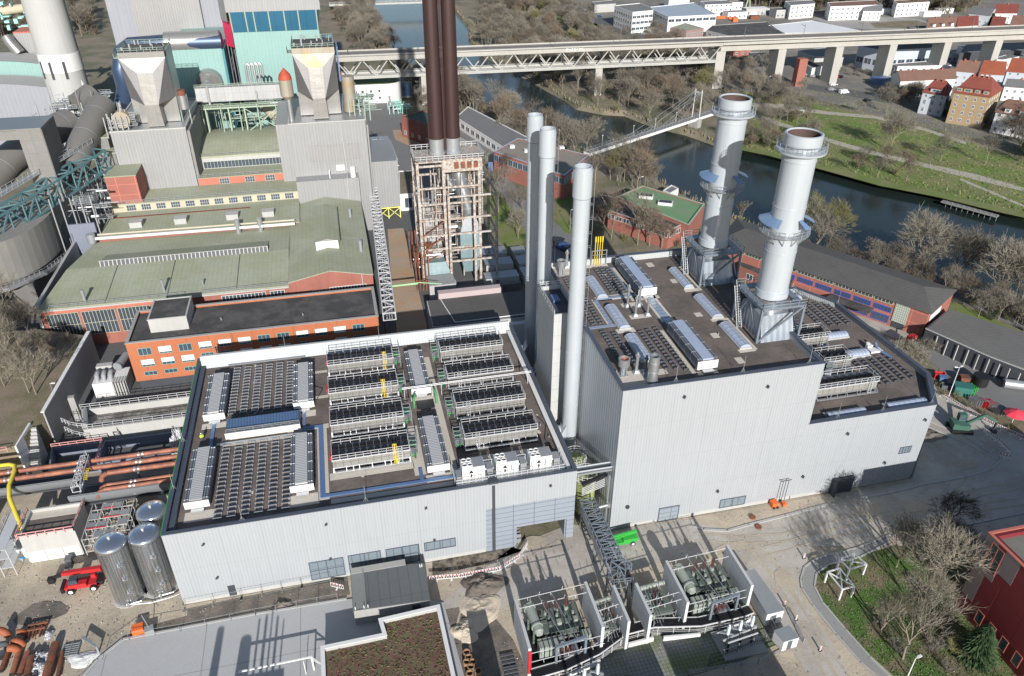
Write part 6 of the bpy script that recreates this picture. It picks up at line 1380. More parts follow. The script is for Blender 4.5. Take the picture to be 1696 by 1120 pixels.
# terraced halls behind
def terrace(x0,x1,y0,y1,z,label,wall,wins,rise=.6,h0=0,roof='greenroof'):
    t = T('workshop_hall',((x0+x1)/2,y0,0),label,'industrial hall'); b = MB(); b.box(x0,x1,y0,y1,h0,z-.1); b.build('wall',wall,t)
    b = MB(); b.add([(x0,y0-.3,z),(x1,y0-.3,z),(x1,y1,z+rise),(x0,y1,z+rise)],[(0,1,2,3)]); b.add([(x0,y0-.3,z-.25),(x1,y0-.3,z-.25),(x1,y0-.3,z),(x0,y0-.3,z)],[(0,1,2,3)]); b.build('roof',roof,t)
    b = MB(); b.rail([(x0,y0-.1,z+.02),(x1,y0-.1,z+.02)],.9,2.2,.05); b.build('roof_railing','galv',t)
    for (u0,u1,a,c,n) in wins: bigwin(t,(x0,y0),(x1,y0),u0,u1,a,c,n,2 if c-a>1.6 else 1,'conc_light')
    return t
t = terrace(-66,-12.8,211.2,228,13.0,'second green roofed hall with three raised hatches behind the pale roof pipes','brick',[],.5)
for x in (-57.2,-45.4,-31.4,-21.5): b = MB(); b.box(x-1.6,x+1.6,216,218.6,13,14.6); b.box(x-1.7,x+1.7,215.9,218.7,14.6,14.75); b.build('roof_hatch','conc_light',t)
b = MB(); b.box(-66,-27,223.5,224.2,13.45,13.52); b.box(-66,-65,223.5,227.5,13.45,13.53); b.build('red_strip','tileroof',t)
t = T('pipe_run',(-40,211,11),'pair of pale insulated pipes running along the step between the green roofs','pipes')
b = MB(); b.tube((-67,210.3,13.3),(-14,208.6,13.5),.42,10); b.build('insulated_pipe','white',t); b = MB(); b.tube((-66,211.2,14.0),(-14,209.6,14.2),.28,8); b.build('steam_pipe','cream',t); b = MB(); b.cyl(-67.5,210.3,12.4,14.8,1.1,16); b.build('pot','galv',t)
for x in (-29.5,-23.5): b = MB(); b.cyl(x,209.2,11.5,15.8,.75,14); b.build('exhaust','steel',t)
terrace(-65.5,-12.9,228.05,237.9,16.0,'cream walled terrace with a row of steel windows and green roof strip','cream',[(4+i*4.05,6.6+i*4.05,13.7,15.5,4) for i in range(12)],.3)
b = MB(); b.box(-42.1,-13.2,238.0,247,14,18.4); t = T('workshop_hall',(-28,238,14),'salmon red terrace wall with few windows and green roof strip','industrial hall'); b.build('wall','salmon',t)
b = MB(); b.box(-42.2,-13.1,237.8,246,18.4,18.6); b.build('roof','greenroof',t); b = MB(); b.rail([(-42,238,18.6),(-13.3,238,18.6)],.9,2.2,.05); b.build('roof_railing','galv',t)
for u in (6.0,13.5,19.5): bigwin(t,(-42.1,238),(-13.2,238),u,u+2.9,16.3,18.1,4,2,'conc_light')
t = T('workshop_hall',(-28,246,14),'upper green barrel roofed hall with a long strip of dark windows','industrial hall'); b = MB(); b.box(-41.6,-13.3,246.05,276,14,22.4); b.build('wall','conc_light',t)
b = MB(); vs = []; n = 8
for k in range(n+1): y = 246+30*k/n; z = 22.5+2.3*sin(pi*k/n); vs += [(-42,y,z),(-13.2,y,z)]
b.add(vs,[(2*k,2*k+1,2*k+3,2*k+2) for k in range(n)],0,True); b.add([(-42,245.8,22.1),(-13.2,245.8,22.1),(-13.2,246,22.5),(-42,246,22.5)],[(0,1,2,3)]); b.build('roof','greenroof',t)
bigwin(t,(-41.6,246.05),(-13.3,246.05),.6,27.6,18.7,20.9,26,1,'conc_light'); b = MB(); b.rail([(-41.8,246.1,22.5),(-13.4,246.1,22.5)],.9,2.2,.05); b.build('roof_railing','galv',t)
b = MB(); b.box(-38,-13.5,257,257.5,24.45,24.6); b.box(-38.5,-37.8,247.5,262,22.9,24.6) if False else None; b.box(-15.5,-14.8,247,257,24.0,24.1); b.build('red_strip','tileroof',t)
# silver boiler blocks and flue ducts
def flue(x0,x1,y,zb,zt,dep,label,rusty):
    t = T('flue_tower',((x0+x1)/2,y,zb),label,'flue tower'); w = x1-x0; cx = (x0+x1)/2; nb,nh = .135*w,.2*w
    b = MB(); b.box(x0,x1,y+3,y+dep,zb,zt); b.build('body','alu',t)
    b = MB(); h = zt-zb; zs = zb+h*.78; zn = zb+h*.30
    b.add([(x0,y,zt-1.6),(x1,y,zt-1.6),(x1,y,zt),(x0,y,zt),(x0,y+3,zt),(x1,y+3,zt)],[(0,1,2,3),(3,2,5,4)])
    k = w*.17
    b.add([(x0,y,zt-1.6),(x1,y,zt-1.6),(cx+k,y-.6,zs-h*.05),(cx-k,y-.6,zs-h*.05)],[(0,1,2,3)][:1] and [(3,2,1,0)]); b.build('hopper','alu_rust' if rusty else 'alu',t)
    b = MB(); b.add([(cx-k,y-.6,zs-h*.05),(cx+k,y-.6,zs-h*.05),(cx+k*.9,y-1.6,zn),(cx-k*.9,y-1.6,zn)],[(3,2,1,0)]); b.add([(cx-k*.9,y-1.6,zn),(cx+k*.9,y-1.6,zn),(cx+k*1.05,y-1.8,zb),(cx-k*1.05,y-1.8,zb)],[(3,2,1,0)])
    for s in (-1,1): b.add([(cx+s*k*.9,y-1.6,zn),(cx+s*k*1.05,y-1.8,zb),(cx+s*k*1.05,y+3,zb),(cx+s*k*.9,y+3,zn)],[(0,1,2,3)])
    b.build('chute','alu_bright',t)
    b = MB()
    for s in (-1,1):
        X = x0 if s<0 else x1
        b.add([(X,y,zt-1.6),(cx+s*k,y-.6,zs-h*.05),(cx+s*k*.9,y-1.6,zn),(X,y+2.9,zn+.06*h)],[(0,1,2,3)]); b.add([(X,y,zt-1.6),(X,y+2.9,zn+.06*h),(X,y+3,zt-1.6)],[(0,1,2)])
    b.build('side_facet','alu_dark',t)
    b = MB(); b.rail([(x0,y+.3,zt),(x1,y+.3,zt),(x1,y+dep,zt),(x0,y+dep,zt),(x0,y+.3,zt)],1.1,1.8,.06); b.box(x0-1.6,x0-.1,y+2,y+7,zt-1.8,zt-1.6); b.rail([(x0-1.5,y+2,zt-1.6),(x0-1.5,y+7,zt-1.6)],1.1,1.5,.06); b.build('railing','galvgreen',t)
    b = MB(); rnd = random.Random(5)
    for i in range(10): X,Y = rnd.uniform(x0+.6,x1-.6),rnd.uniform(y+1,y+dep-1); b.cyl(X,Y,zt,zt+rnd.uniform(.5,1.8),rnd.uniform(.12,.3),6)
    b.build('roof_fittings','galv',t)
    b = MB(); b.box(x0+.3,x1-.3,y+.4,y+dep-.4,zt,zt+.06); b.build('roof','darkroof',t)
    return t
t = T('boiler_block',(-52.7,238,14),'wide light silver clad block below the left flue tower','plant block'); b = MB(); b.box(-63,-42.5,238.0,272,0,33.8); b.build('wall','alu_wall',t)
b = MB(); b.ring([(-63.1,237.9),(-42.4,237.9),(-42.4,272),(-63.1,272)],.5,33.803,34.2); b.build('parapet_cap','conc_light',t)
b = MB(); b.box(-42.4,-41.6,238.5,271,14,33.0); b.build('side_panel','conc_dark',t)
flue(-57.0,-44.6,243,34.0,54.5,13,'left flue tower narrowing from a wide head to a slim chute',False)
t = T('boiler_block',(-2,230,10),'tall light silver clad block with a recessed panel below the right flue tower','plant block'); b = MB(); b.box(-13.0,9.2,230.5,262,0,35.2); b.build('wall','alu_wall',t)
b = MB(); b.box(-8.2,6.9,230.3,230.497,23.6,28.6); b.box(-8.0,6.7,230.2,230.3,23.9,28.3); b.build('recess_panel','alu_wall2',t)
b = MB(); b.box(-12.9,5.4,225.8,230.45,0,19.4); b.build('lower_block','alu_wall',t); b = MB(); b.tube((1.8,230.1,35.3),(2.4,230.1,20),.18,6); b.tube((2.4,229.9,20),(2.0,225.6,19.6),.18,6); b.tube((2.0,225.6,19.6),(1.8,225.4,13),.18,6); b.build('downpipe','conc_light',t)
b = MB(); b.ring([(-13.1,230.4),(9.3,230.4),(9.3,262),(-13.1,262)],.4,35.203,35.5); b.build('parapet_cap','conc_light',t)
b = MB(); b.cyl(3.9,227,19.4,22.6,.8,14); b.box(-.8,1.6,230.2,230.45,20.5,22.2); b.cyl(-3,227,19.4,22,.15,6); b.build('exhaust','white',t)
b = MB(); b.box(-17,-13.1,236,262,0,33.8); b.build('side_block','alu_wall',t); b = MB(); b.box(9.4,9.9,231.5,262,0,33.5); b.build('side_panel','alu_wall2',t)
flue(-9.3,2.6,235.5,35.5,55.2,14,'right flue tower with cream rust stained head beside the blue sign',True)
t = T('silver_block',(14,240,0),'plain silver clad block standing on yellow steel legs beside the alley','plant block'); b = MB(); b.box(10.2,18.3,239,262,4.0,19.4); b.build('wall','alu_wall',t); b = MB()
for x in (10.5,14.2,18.0): b.box(x-.15,x+.15,238.6,238.9,0,4)
b.box(10.4,18.2,238.55,238.95,3.6,3.95); b.tube((10.5,238.7,.3),(14.2,238.7,3.8),.12,4); b.tube((14.2,238.7,3.8),(18,238.7,.3),.12,4); b.tube((10.5,238.7,3.6),(14.2,238.7,.5),.12,4); b.tube((14.2,238.7,.5),(18,238.7,3.6),.12,4); b.build('leg_frame','yellowp',t)
b = MB(); b.box(9.5,18.3,262,272,8,17.5); b.box(12,14,264,267,17.5,19); b.box(14.5,16,265,268,17.5,18.6); b.build('roof_unit','galv',t)
def duct(P,r,mat,label,name='flue_duct',cat='duct',n=20,bands=0):
    t = T(name,tuple(P[0]),label,cat); b = MB(); b.path(P,r,n); b.build('duct',mat,t)
    if bands:
        b = MB()
        for i in range(bands): 
            k = (i+.5)/bands*(len(P)-1); j = int(k); p = Vector(P[j]).lerp(Vector(P[j+1]),k-j); d = (Vector(P[j+1])-Vector(P[j])).normalized()*.12; b.tube(p-d,p+d,r*1.03,n,cap=False)
        b.build('band','galv',t)
    return t
duct([(5.5,240,46),(5.5,240,40),(5.3,240,35.6)],1.9,'alu_rust','cream stained round duct right of the right flue tower'); duct([(-59.6,243,36.8),(-59.6,239.6,36.8)],2.4,'alu_rust','rust stained barrel shaped duct end left of the left flue tower',n=24)
t = T('steam_silencer',(-14,234,33),'silver drum with red cone top on a tall pipe between the flue towers','silencer'); b = MB(); b.cyl(-12.0,234.5,33,41.5,.75,12); b.build('pipe','steel',t); b = MB(); b.lathe(-12.2,235,[(41.2,.8),(42.4,1.9),(47.0,1.9)],18); b.build('drum','alu_rust',t); b = MB(); b.lathe(-12.2,235,[(47.0,1.95),(48.4,1.6),(50.2,.1)],18); b.build('cone','rust_red',t)
t = T('steam_silencer',(-41,246,34),'small rusty topped drum right of the left flue tower','silencer'); b = MB(); b.cyl(-42.9,246,37.5,41.5,1.4,16); b.build('drum','steel',t); b = MB(); b.cyl(-42.9,246,41.5,43.0,1.1,16,1.2); b.build('mouth','rust',t); b = MB()
for s in (-1,1): b.box(-42.9+s*1.2-.12,-42.9+s*1.2+.12,245.9,246.1,33,37.5)
b.build('stand','galvgreen',t)
# turquoise boiler houses
t = T('boiler_house',(-16,292,0),'turquoise boiler house with a blue window band under an overhanging silver top','boiler house'); b = MB(); b.box(-30.2,-1.2,292,330,0,50.5); b.build('wall','turq',t)
b = MB(); b.add([(-30.0,291.8,50.5),(-1.3,291.8,50.5),(-1.3,290.0,57.2),(-30.0,290.0,57.2),(-1.3,330,50.5),(.6,330,57.2)],[(0,1,2,3),(1,4,5,2)]); b.build('window_band','tealblue',t)
b = MB()
for x in (-30.0,-25,-22.3,-17.4,-12.3,-7.6,-1.5): b.add([(x-.2,291.7,50.5),(x+.2,291.7,50.5),(x+.2,289.9,57.2),(x-.2,289.9,57.2)],[(0,1,2,3)])
b.build('band_bar','greenpale',t)
b = MB(); b.box(-31,0,289.9,330,57.2,92); b.build('upper_wall','alu_wall',t)
b = MB(); b.prism([(-33.6,296),(-31.002,290.2),(-31.002,330),(-33.6,330)],54,92); b.build('corner_wall','alu_wall2',t); b = MB(); b.prism([(-33.4,296.5),(-30.4,292.2),(-30.4,330),(-33.4,330)],45.5,54); b.build('red_panel','magenta',t)
b = MB(); b.box(-1.19,2.2,294,330,0,42,0); b.box(2.2,3.0,294,330,0,42,1); b.build('side_wall',['turq','bluew'],t)
t = T('boiler_house',(-42,290,0),'left turquoise boiler house with round flue inlet and silver barrel top','boiler house'); b = MB(); b.box(-52.3,-34.4,288,330,0,46.2); b.build('wall','turq',t)
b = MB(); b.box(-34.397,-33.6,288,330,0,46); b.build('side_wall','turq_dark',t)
b = MB(); b.tube((-52.3,291.5,48.0),(-34.5,291.5,48.0),3.6,24); b.build('barrel_top','alu_bright',t); b = MB(); b.tube((-40,287.9,36),(-40,285,35.5),4.2,26); b.tube((-40,285,35.5),(-40,284.6,35.4),3.4,26); b.build('inlet_ring','alu_bright',t)
duct([(-40.3,285,34.8),(-42.2,281,32.5),(-44.0,276,29.5)],2.5,'alu','short fat duct dropping from the round inlet of the left turquoise house',n=22); duct([(-34,290.5,48),(-52.5,291,48.0),(-63,291,47.6),(-66.5,291,45.5),(-68,289.5,40),(-67,286,35),(-68,280,30)],2.9,'bluesteel','dark bent flue duct between the turquoise houses and the concrete chimney')
t = T('boiler_house',(-45,330,0),'huge plain grey clad boiler house rising out of the top of the picture','boiler house'); b = MB(); b.box(-77,-37,331,372,0,100); b.build('wall','bluegrey_l',t); b = MB(); b.box(-68,-44,329,330.9,0,100); b.build('front_bay','alu_wall2',t)
# chimney
t = T('concrete_chimney',(-98,330,0),'huge pale concrete chimney with a white painted band and dark slots','chimney'); b = MB(); b.lathe(-97.5,330,[(0,7.6),(20,7.3),(60,6.9),(140,5.6)],40); b.build('shaft','chimney',t)
b = MB(); b.lathe(-97.5,330,[(33.2,7.25),(33.2,7.32),(39.6,7.25),(39.6,7.1)],40); b.build('painted_band','white',t)
for a in (-2.45,-1.85,-1.2): b = MB(); x,y = -97.5+7.25*cos(a),330+7.25*sin(a); b.ob(x,y,31,.9,.3,6.2,a+pi/2); b.build('slot','dark',t)
b = MB(); b.add([(-91,322.5,16),(-88.4,322,16),(-90.6,323.5,30.5)],[(0,1,2)]); b.add([(-88.4,322,16),(-85,328,16),(-90.6,323.5,30.5)],[(0,1,2)]); b.build('base_fin','white',t)
# arched roofs at the far left
def arch(x0,x1,y,zb,ze,rise,dep,label,wall,roof):
    t = T('arched_hall',((x0+x1)/2,y,0),label,'hall'); n = 14; pr = [(x0+(x1-x0)*k/n, ze+rise*sin(pi*k/n)) for k in range(n+1)]
    b = MB(); b.add([(x0,y,zb),(x1,y,zb)]+[(x,y,z) for x,z in reversed(pr)],[tuple(range(n+3))]); b.box(x0,x1,y+.01,y+dep,zb,ze); b.build('front_wall',wall,t)
    b = MB(); vs = []
    for x,z in pr: vs += [(x,y-.3,z+.15),(x,y+dep,z+.15)]
    b.add(vs,[(2*k,2*k+2,2*k+3,2*k+1) for k in range(n)],0,True); b.build('roof',roof,t); return t
arch(-152,-101,330,0,26.2,3.0,14,'arched hall front in plain blue-grey at the left edge','bluegrey_l','conc_light'); arch(-156,-103,346,0,31.2,3.0,16,'arched hall front painted turquoise behind the blue-grey one','turq','conc_light')
t = T('pump_house',(-105,352,0),'silver clad box with pink trimmed roof behind the turquoise arch','plant block'); b = MB(); b.box(-122,-104,364,376,0,41); b.build('wall','alu_wall',t); b = MB(); b.box(-122,-104,363.9,376,41,41.5); b.build('roof','salmon',t)
duct([(-124,362,40),(-123,361,38),(-120.5,360,34)],2.2,'alu','short bent duct beside the silver box at the far left',n=14)
b = MB(); rnd = random.Random(8)
for i in range(40): x,z = rnd.uniform(-135,-105),rnd.uniform(40,50); b.box(x,x+rnd.uniform(.5,3),377,378+rnd.uniform(0,3),z,z+rnd.uniform(.3,2))
t = T('pipe_tangle',(-120,377,41),'turquoise painted platforms and pipes above the silver box','pipework'); b.build('platform','turq_pale',t); b = MB(); b.tube((-140,380,46),(-117,380,48.5),1.7,14); b.build('duct','cream',t)
# silver L-shaped transfer tower, ducts, lattice and bunker at the left
t = T('transfer_tower',(-80,222,0),'wrinkled silver clad transfer tower with a box arm reaching left','transfer tower')
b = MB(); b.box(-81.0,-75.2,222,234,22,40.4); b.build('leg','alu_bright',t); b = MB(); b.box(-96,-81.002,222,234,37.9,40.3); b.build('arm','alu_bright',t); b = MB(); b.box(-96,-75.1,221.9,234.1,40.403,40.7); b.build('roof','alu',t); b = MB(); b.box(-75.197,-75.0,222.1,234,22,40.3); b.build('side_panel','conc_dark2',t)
duct([(-102,224,18),(-93,240,26.5),(-86,252,30),(-80,262,31)],4.4,'alu_duct','fat grey duct running up behind the silver transfer tower, left part',n=24,bands=5)
duct([(-73.5,232,26),(-72,238,30),(-70,246,33.5),(-67.6,256,37.4)],3.7,'alu_duct','fat grey duct between the transfer tower and the left flue tower',n=24,bands=3); duct([(-78,268,35),(-74.5,273,37)],3.3,'alu_duct','second grey duct end beside the foot of the chimney',n=20)
t = T('lattice_bridge',(-80,205,20),'teal painted lattice bridge with walkway passing below the transfer tower','lattice bridge'); b = MB(); lattice(b,(-92,196,17.2),(-66.5,236,24.5),4.5,5.4,11,.2); b.build('truss','tealpaint',t)
b = MB(); b.path([(-95,202,25.0),(-70.5,238,31.2)],.01,3); P0 = Vector((-94,200,24.6)); P1 = Vector((-69,238,31.4)); s = Vector((.83,-.54,0))*1.0
b.add([P0-s,P1-s,P1+s,P0+s,P0-s+Vector((0,0,.25)),P1-s+Vector((0,0,.25)),P1+s+Vector((0,0,.25)),P0+s+Vector((0,0,.25))],[(4,5,6,7),(0,3,7,4)[::-1],(3,2,6,7)]); b.rail([P0+s,P1+s],1.3,1.8,.06); b.rail([P0-s,P1-s],1.3,1.8,.06); b.build('walkway','galv',t)
t = T('coal_bunker',(-95,196,0),'round cornered concrete bunker under the teal lattice bridge','bunker')
def chai(P,k=2):
    for _ in range(k): P = [q for i in range(len(P)) for q in ((P[i][0]*.75+P[(i+1)%len(P)][0]*.25,P[i][1]*.75+P[(i+1)%len(P)][1]*.25),(P[i][0]*.25+P[(i+1)%len(P)][0]*.75,P[i][1]*.25+P[(i+1)%len(P)][1]*.75))]
    return P
BK = chai([(-118,194),(-90,192),(-77.5,202),(-76.2,228),(-118,228)],3)
b = MB(); b.prism(BK,9.5,20.0); b.build('wall','bunkerc',t)
b = MB(); b.prism(inset(ccw(BK),1.5),0,9.5); b.build('base','conc_dark2',t)
b = MB(); RB = [(-104,190.8),(-92,190.6),(-84.2,193.6),(-77.8,201),(-74.6,211),(-73.6,222)]
for p,q in zip(RB,RB[1:]): b.tube((*p,8.8),(*q,8.8),.5,4); 
b.rail([(x,y,9) for x,y in RB],1.2,1.5,.06); b.build('ring_walkway','galv',t)
b = MB(); b.box(-110,-86,190,193.4,0,8.6); b.box(-85,-80,197,203,0,8); tag(b.build('bunker_foundation','conc_dark2'),'dark concrete foundation below the ring walkway of the bunker','foundation')
t = T('conveyor_tube',(-90,178,0),'corrugated silver conveyor gallery cutting the left edge of the picture','conveyor'); b = MB(); b.tube((-95,188,20),(-79,160,5),1.5,6,m=0); b.build('gallery','alu_wall2',t); b = MB(); b.tube((-93.6,188,21.6),(-77.6,160,6.6),.16,4); b.build('edge_rail','tealpaint',t)
# brick tower and small silver huts left of the silver block
t = T('brick_tower',(-60,226,0),'sunlit red brick tower with green flat roof and dark side','tower'); b = MB(); b.box(-65,-56.8,228.06,238,0,24.0); b.build('wall','brickgrid',t); b = MB(); b.box(-65.1,-56.7,228.0,238,24.0,24.3); b.build('roof','greenroof',t)
for x,y,z in ((-66,239,27.5),(-68,243,31)): b = MB(); b.box(x-2.6,x+2.6,y,y+5,16,z); t = T('plant_hut',(x,y,16),'small silver clad hut %s the brick tower'%('just above' if z<30 else 'higher up behind'),'hut'); b.build('wall','alu',t); b = MB(); b.box(x-2.8,x+2.8,y-.2,y+5.2,z,z+.3); b.build('roof','greenroof',t)
# steel jungle of pipes at the chimney foot
def tangle(x0,x1,y0,y1,z0,z1,n,label,seed,mat='galv'):
    t = T('pipework',((x0+x1)/2,(y0+y1)/2,z0),label,'pipework'); r = random.Random(seed); b = MB(); c = MB()
    for i in range(n):
        p = Vector((r.uniform(x0,x1),r.uniform(y0,y1),r.uniform(z0,z1))); a = r.choice([(1,0,0),(0,1,0),(0,0,1)]); q = p+Vector(a)*r.uniform(1.5,6); (b if i%3 else c).tube(p,q,r.choice([.08,.12,.3,.45]) if i%3==0 else .09,6)
        if i%5 == 0: b.rail([(p.x,p.y,p.z),(min(p.x+5,x1+2),p.y,p.z)],1.1,1.2,.06); b.box(p.x,min(p.x+5,x1+2),p.y,p.y+2,p.z-.15,p.z)
    for k in range(5):
        x = x0+(x1-x0)*k/4
        for y in (y0,y1): b.box(x-.15,x+.15,y-.15,y+.15,max(0,z0-2),z1)
    b.build('steel_frame',mat,t); c.build('pipe','steel',t); return t
tangle(-88,-71,262,276,24,37,90,'dense tangle of pipes and platforms at the foot of the concrete chimney',3); tangle(-92,-84,258,268,26,33,45,'railed platforms and pipes left of the dense tangle',4); tangle(-72,-64,234,242,8,22,40,'stairs and pipes between the bunker and the brick tower',5,'galv_dark')
t = T('pipe_bridge',(-30,262,0),'weathered grey duct bridge on pale green legs between the flue towers','pipe bridge')
b = MB(); b.box(-42.5,-13,268,271.5,33.5,38.0); b.build('duct_box','alu_white',t); b = MB(); b.box(-42,-14,264.5,268,32,32.4)
for x in (-40,-33,-28,-17): b.box(x-.18,x+.18,264.5,264.8,23,32); b.box(x-.18,x+.18,267.5,267.8,23,32)
b.tube((-28,264.6,24),(-17,264.6,31.8),.14,4); b.tube((-28,264.6,31.8),(-17,264.6,24),.14,4); b.rail([(-42,264.6,32.4),(-14,264.6,32.4)],1.1,2,.06); b.rail([(-42.5,268,38),(-13,268,38)],1.1,2,.06); b.build('frame','greenpale',t)
b = MB()
for k in range(4): b.path([(-26+k*1.3,272,38),(-26+k*1.3,272,43.5),(-25.4+k*1.3,272,44.3),(-24.8+k*1.3,272,43.5),(-24.8+k*1.3,272,40)],.4,8)
b.build('vent_pipe','steel',t); duct([(-26,285,31),(-20,275,27),(-17,270,25)],2.0,'cream','brownish duct passing below the grey duct bridge',n=12)
b = MB(); b.box(3.2,3.6,240,249,44.5,54.5); b.box(3.6,3.65,240.2,248.8,46,50,1); o = b.build('banner',['blue','orange'],loc=(3.4,240,44)); tag(o,'long blue sign fixed to the side of the right flue tower','sign')
# steel rack with two brown stacks
t = T('brown_stack',(25.5,195,35),'left one of the two tall dark brown steel stacks','chimney stack','twin brown steel stacks'); b = MB(); b.lathe(25.5,195,[(39.5,1.95),(90,1.72),(150,1.6)],28); b.build('shaft','brownstack',t); b = MB(); b.lathe(25.5,195,[(35,2.05),(35.5,2.2),(36.2,2.2),(36.2,1.85),(39.5,1.85)],28); b.build('foot','galv',t)
t = T('brown_stack',(29.75,195,35),'right one of the two tall dark brown steel stacks','chimney stack','twin brown steel stacks'); b = MB(); b.lathe(29.75,195,[(39.5,1.95),(90,1.72),(150,1.6)],28); b.build('shaft','brownstack',t); b = MB(); b.lathe(29.75,195,[(35,2.05),(35.5,2.2),(36.2,2.2),(36.2,1.85),(39.5,1.85)],28); b.build('foot','galv',t)
b = MB(); b.ladder((27.6,193.9,35),(27.6,193.9,140),.5,.06); b.box(27.45,27.8,194.6,195.4,35,140); tag(b.build('ladder','brownstack',loc=(27.6,194,35)),'thin ladder shaft running up between the two brown stacks','ladder')
t = T('steel_rack',(30,195,0),'rusty white steel frame tower carrying the two brown stacks','steel frame')
b = MB()
for (x,y) in ((19.5,190),(26.2,190),(35.6,190),(19.5,201),(26.2,201),(35.6,201)): b.box(x-.35,x+.35,y-.35,y+.35,0,35)
for z in (6,10,14,18.5,23,27.5,33.5): 
    for y in (190,201): b.box(19.5,35.6,y-.2,y+.2,z,z+.5)
    for x in (19.5,26.2,35.6): b.box(x-.2,x+.2,190.2,200.8,z+.01,z+.49)
b.box(26,36.2,189.4,189.9,32,35.4); b.build('column','whiterust',t)
b = MB()
for z0,z1 in ((0,6),(6,10),(10,14),(14,18.5)): b.tube((19.5,189.8,z0),(26.2,189.8,z1),.16,4); b.tube((19.5,190,z1),(19.5,201,z0),.16,4); b.tube((35.6,190,z0),(35.6,201,z1),.14,4)
b.build('brace','rust',t)
b = MB(); b.box(19,36.5,189.9,200,34.6,35.0); b.build('platform','whiterust',t); b = MB(); b.rail([(19,189.6,35.2),(37,189.6,35.2),(37,200,35.2),(19,200,35.2),(19,189.6,35.2)],1.2,1.5,.07); b.rail([(36,198,27),(38.5,198,27),(38.5,206,27)],1.1,1.4,.06); b.ladder((37.3,196,14),(37.3,196,33),.6,.07); b.build('railing','railm',t)
b = MB(); 
for i in range(4): b.box(29+i*1.7,30.2+i*1.7,189.35,189.397,32.8,34.6)
b.build('rust_patch','rust',t)
b = MB(); 
for x in (26.8,33.6,39.6): 
    for y in (186.8,): b.box(x-.3,x+.3,y-.3,y+.3,0,26.5)
for x in (26.8,33.6,39.6): b.box(x-.3,x+.3,197.5,198.1,0,26.5)
for z in (7.5,10.8,15.5,20,26): b.box(26.8,39.6,186.6,187.0,z,z+.45); b.box(26.6,27,187.05,197.5,z,z+.44); b.box(39.4,39.8,187.05,197.5,z,z+.44)
b.box(26.8,39.6,197.6,198,26.0,26.45); b.build('front_column','whiterust',t)
duct([(30.4,197,34.5),(30.8,196,31),(31.8,194.5,25.5),(32.9,193.2,20.5),(33.1,193,19)],1.9,'steel2','large bent silver duct hanging inside the rusty white frame',n=24,bands=2); duct([(26.4,198,34),(26.8,197.5,30),(29.6,196,24.5)],1.3,'steel2','smaller silver duct left of the large bent one',n=18)
t = T('flue_hopper',(33.1,192,0),'silver and pale blue hopper duct at the centre of the rusty frame','hopper'); b = MB(); P = lambda w,z: [(33.1-w,192.5-w*.8,z),(33.1+w,192.5-w*.8,z),(33.1+w,192.5+w*.8,z),(33.1-w,192.5+w*.8,z)]
def fr(ws,m):
    b = MB(); vs = [p for w,z in ws for p in P(w,z)]; k = len(ws); b.add(vs,[(4*i+j,4*i+(j+1)%4,4*(i+1)+(j+1)%4,4*(i+1)+j) for i in range(k-1) for j in range(4)]); return b
fr([(3.0,14.0),(1.5,18.6),(1.6,19.2)],0).build('cone','steel2',t); fr([(1.9,2),(3.0,7.0),(3.0,14.0)],0).build('box','palebluem',t)
t = T('flue_hopper',(23,196,0),'stepped row of white duct boxes in the left half of the rusty frame','hopper')
for i,(y,z) in enumerate(((207,18),(202.5,15),(198,12),(193.5,9))): b = MB(); b.box(20.4,25.4,y-1.9,y+1.9,z-4,z); b.build('duct_box','alu_white',t)
b = MB(); b.add([(19.8,187,0),(28.5,187,0),(28.5,192,0),(19.8,192,0),(19.8,188.5,7),(25.5,188.5,7),(25.5,192,7),(19.8,192,7)],[(0,1,5,4),(1,2,6,5),(3,0,4,7),(4,5,6,7)]); b.build('lower_hopper','palebluem',t); b = MB(); b.box(19.8,27,180.5,186.5,0,4.2); b.build('base_box','alu_white',t)
tangle(17,20.5,186,200,2,12,46,'rusty struts, platforms and pipes on the left side of the white frame',12,'rust')
# truss conveyor over the alley edge
t = T('pipe_bridge',(7,200,0),'long galvanised lattice pipe bridge running beside the alley','pipe bridge')
for k,(p,q) in enumerate((((9.9,238,9.4),(9.2,212,9.4)),((9.2,212,9.4),(8.4,186,9.4)),((8.4,186,9.4),(7.4,156,9.4)))): b = MB(); lattice(b,p,q,2.9,1.9,10,.1); b.build('truss','railm',t)
b = MB()
for k in range(3): b.tube((9.4+k*.6,238,9.8),(6.8+k*.6,156,9.8),.22,8)
b.build('pipe','steel',t); b = MB()
for y in (160,176,192,208,224): x = 7.4+(y-156)*.03; b.box(x-1.4,x-1.15,y-.12,y+.12,0,9.4); b.box(x+1.15,x+1.4,y-.12,y+.12,0,9.4)
b.build('leg','galv_dark',t)
b = MB(); b.box(8.5,16,172.5,172.9,9.3,9.6); b.tube((8.5,172.2,9.7),(16.5,172.2,9.9),.1,6); b.tube((16.5,172.2,9.9),(22,171.5,9.2),.1,6); t = T('pipe_run',(12,172,9),'thin green and white pipe run crossing the alley','pipe run'); b.build('pipe','greenpale2',t)
t = block('shed','building','dark roofed low building with blue-grey wall right of the alley',[(17.1,154.6),(44.2,154.3),(44.2,167.4),(17.4,167.4)],0,7.0,'conc_light','tarroof',-.25,.3)
b = MB(); b.prism([(20.5,167.42),(36.5,167.42),(36.5,169.4),(20.5,169.4)],5,8.6); b.build('ridge_wall','pinkgrey',t); b = MB(); b.path([(20.9,167,7.3),(22.6,155,7.35),(44,155.2,7.35)],.14,5); b.build('roof_pipe','white',t); b = MB(); b.box(35.5,39.5,152.8,154.25,0,6.2); b.build('side_box','white',t)
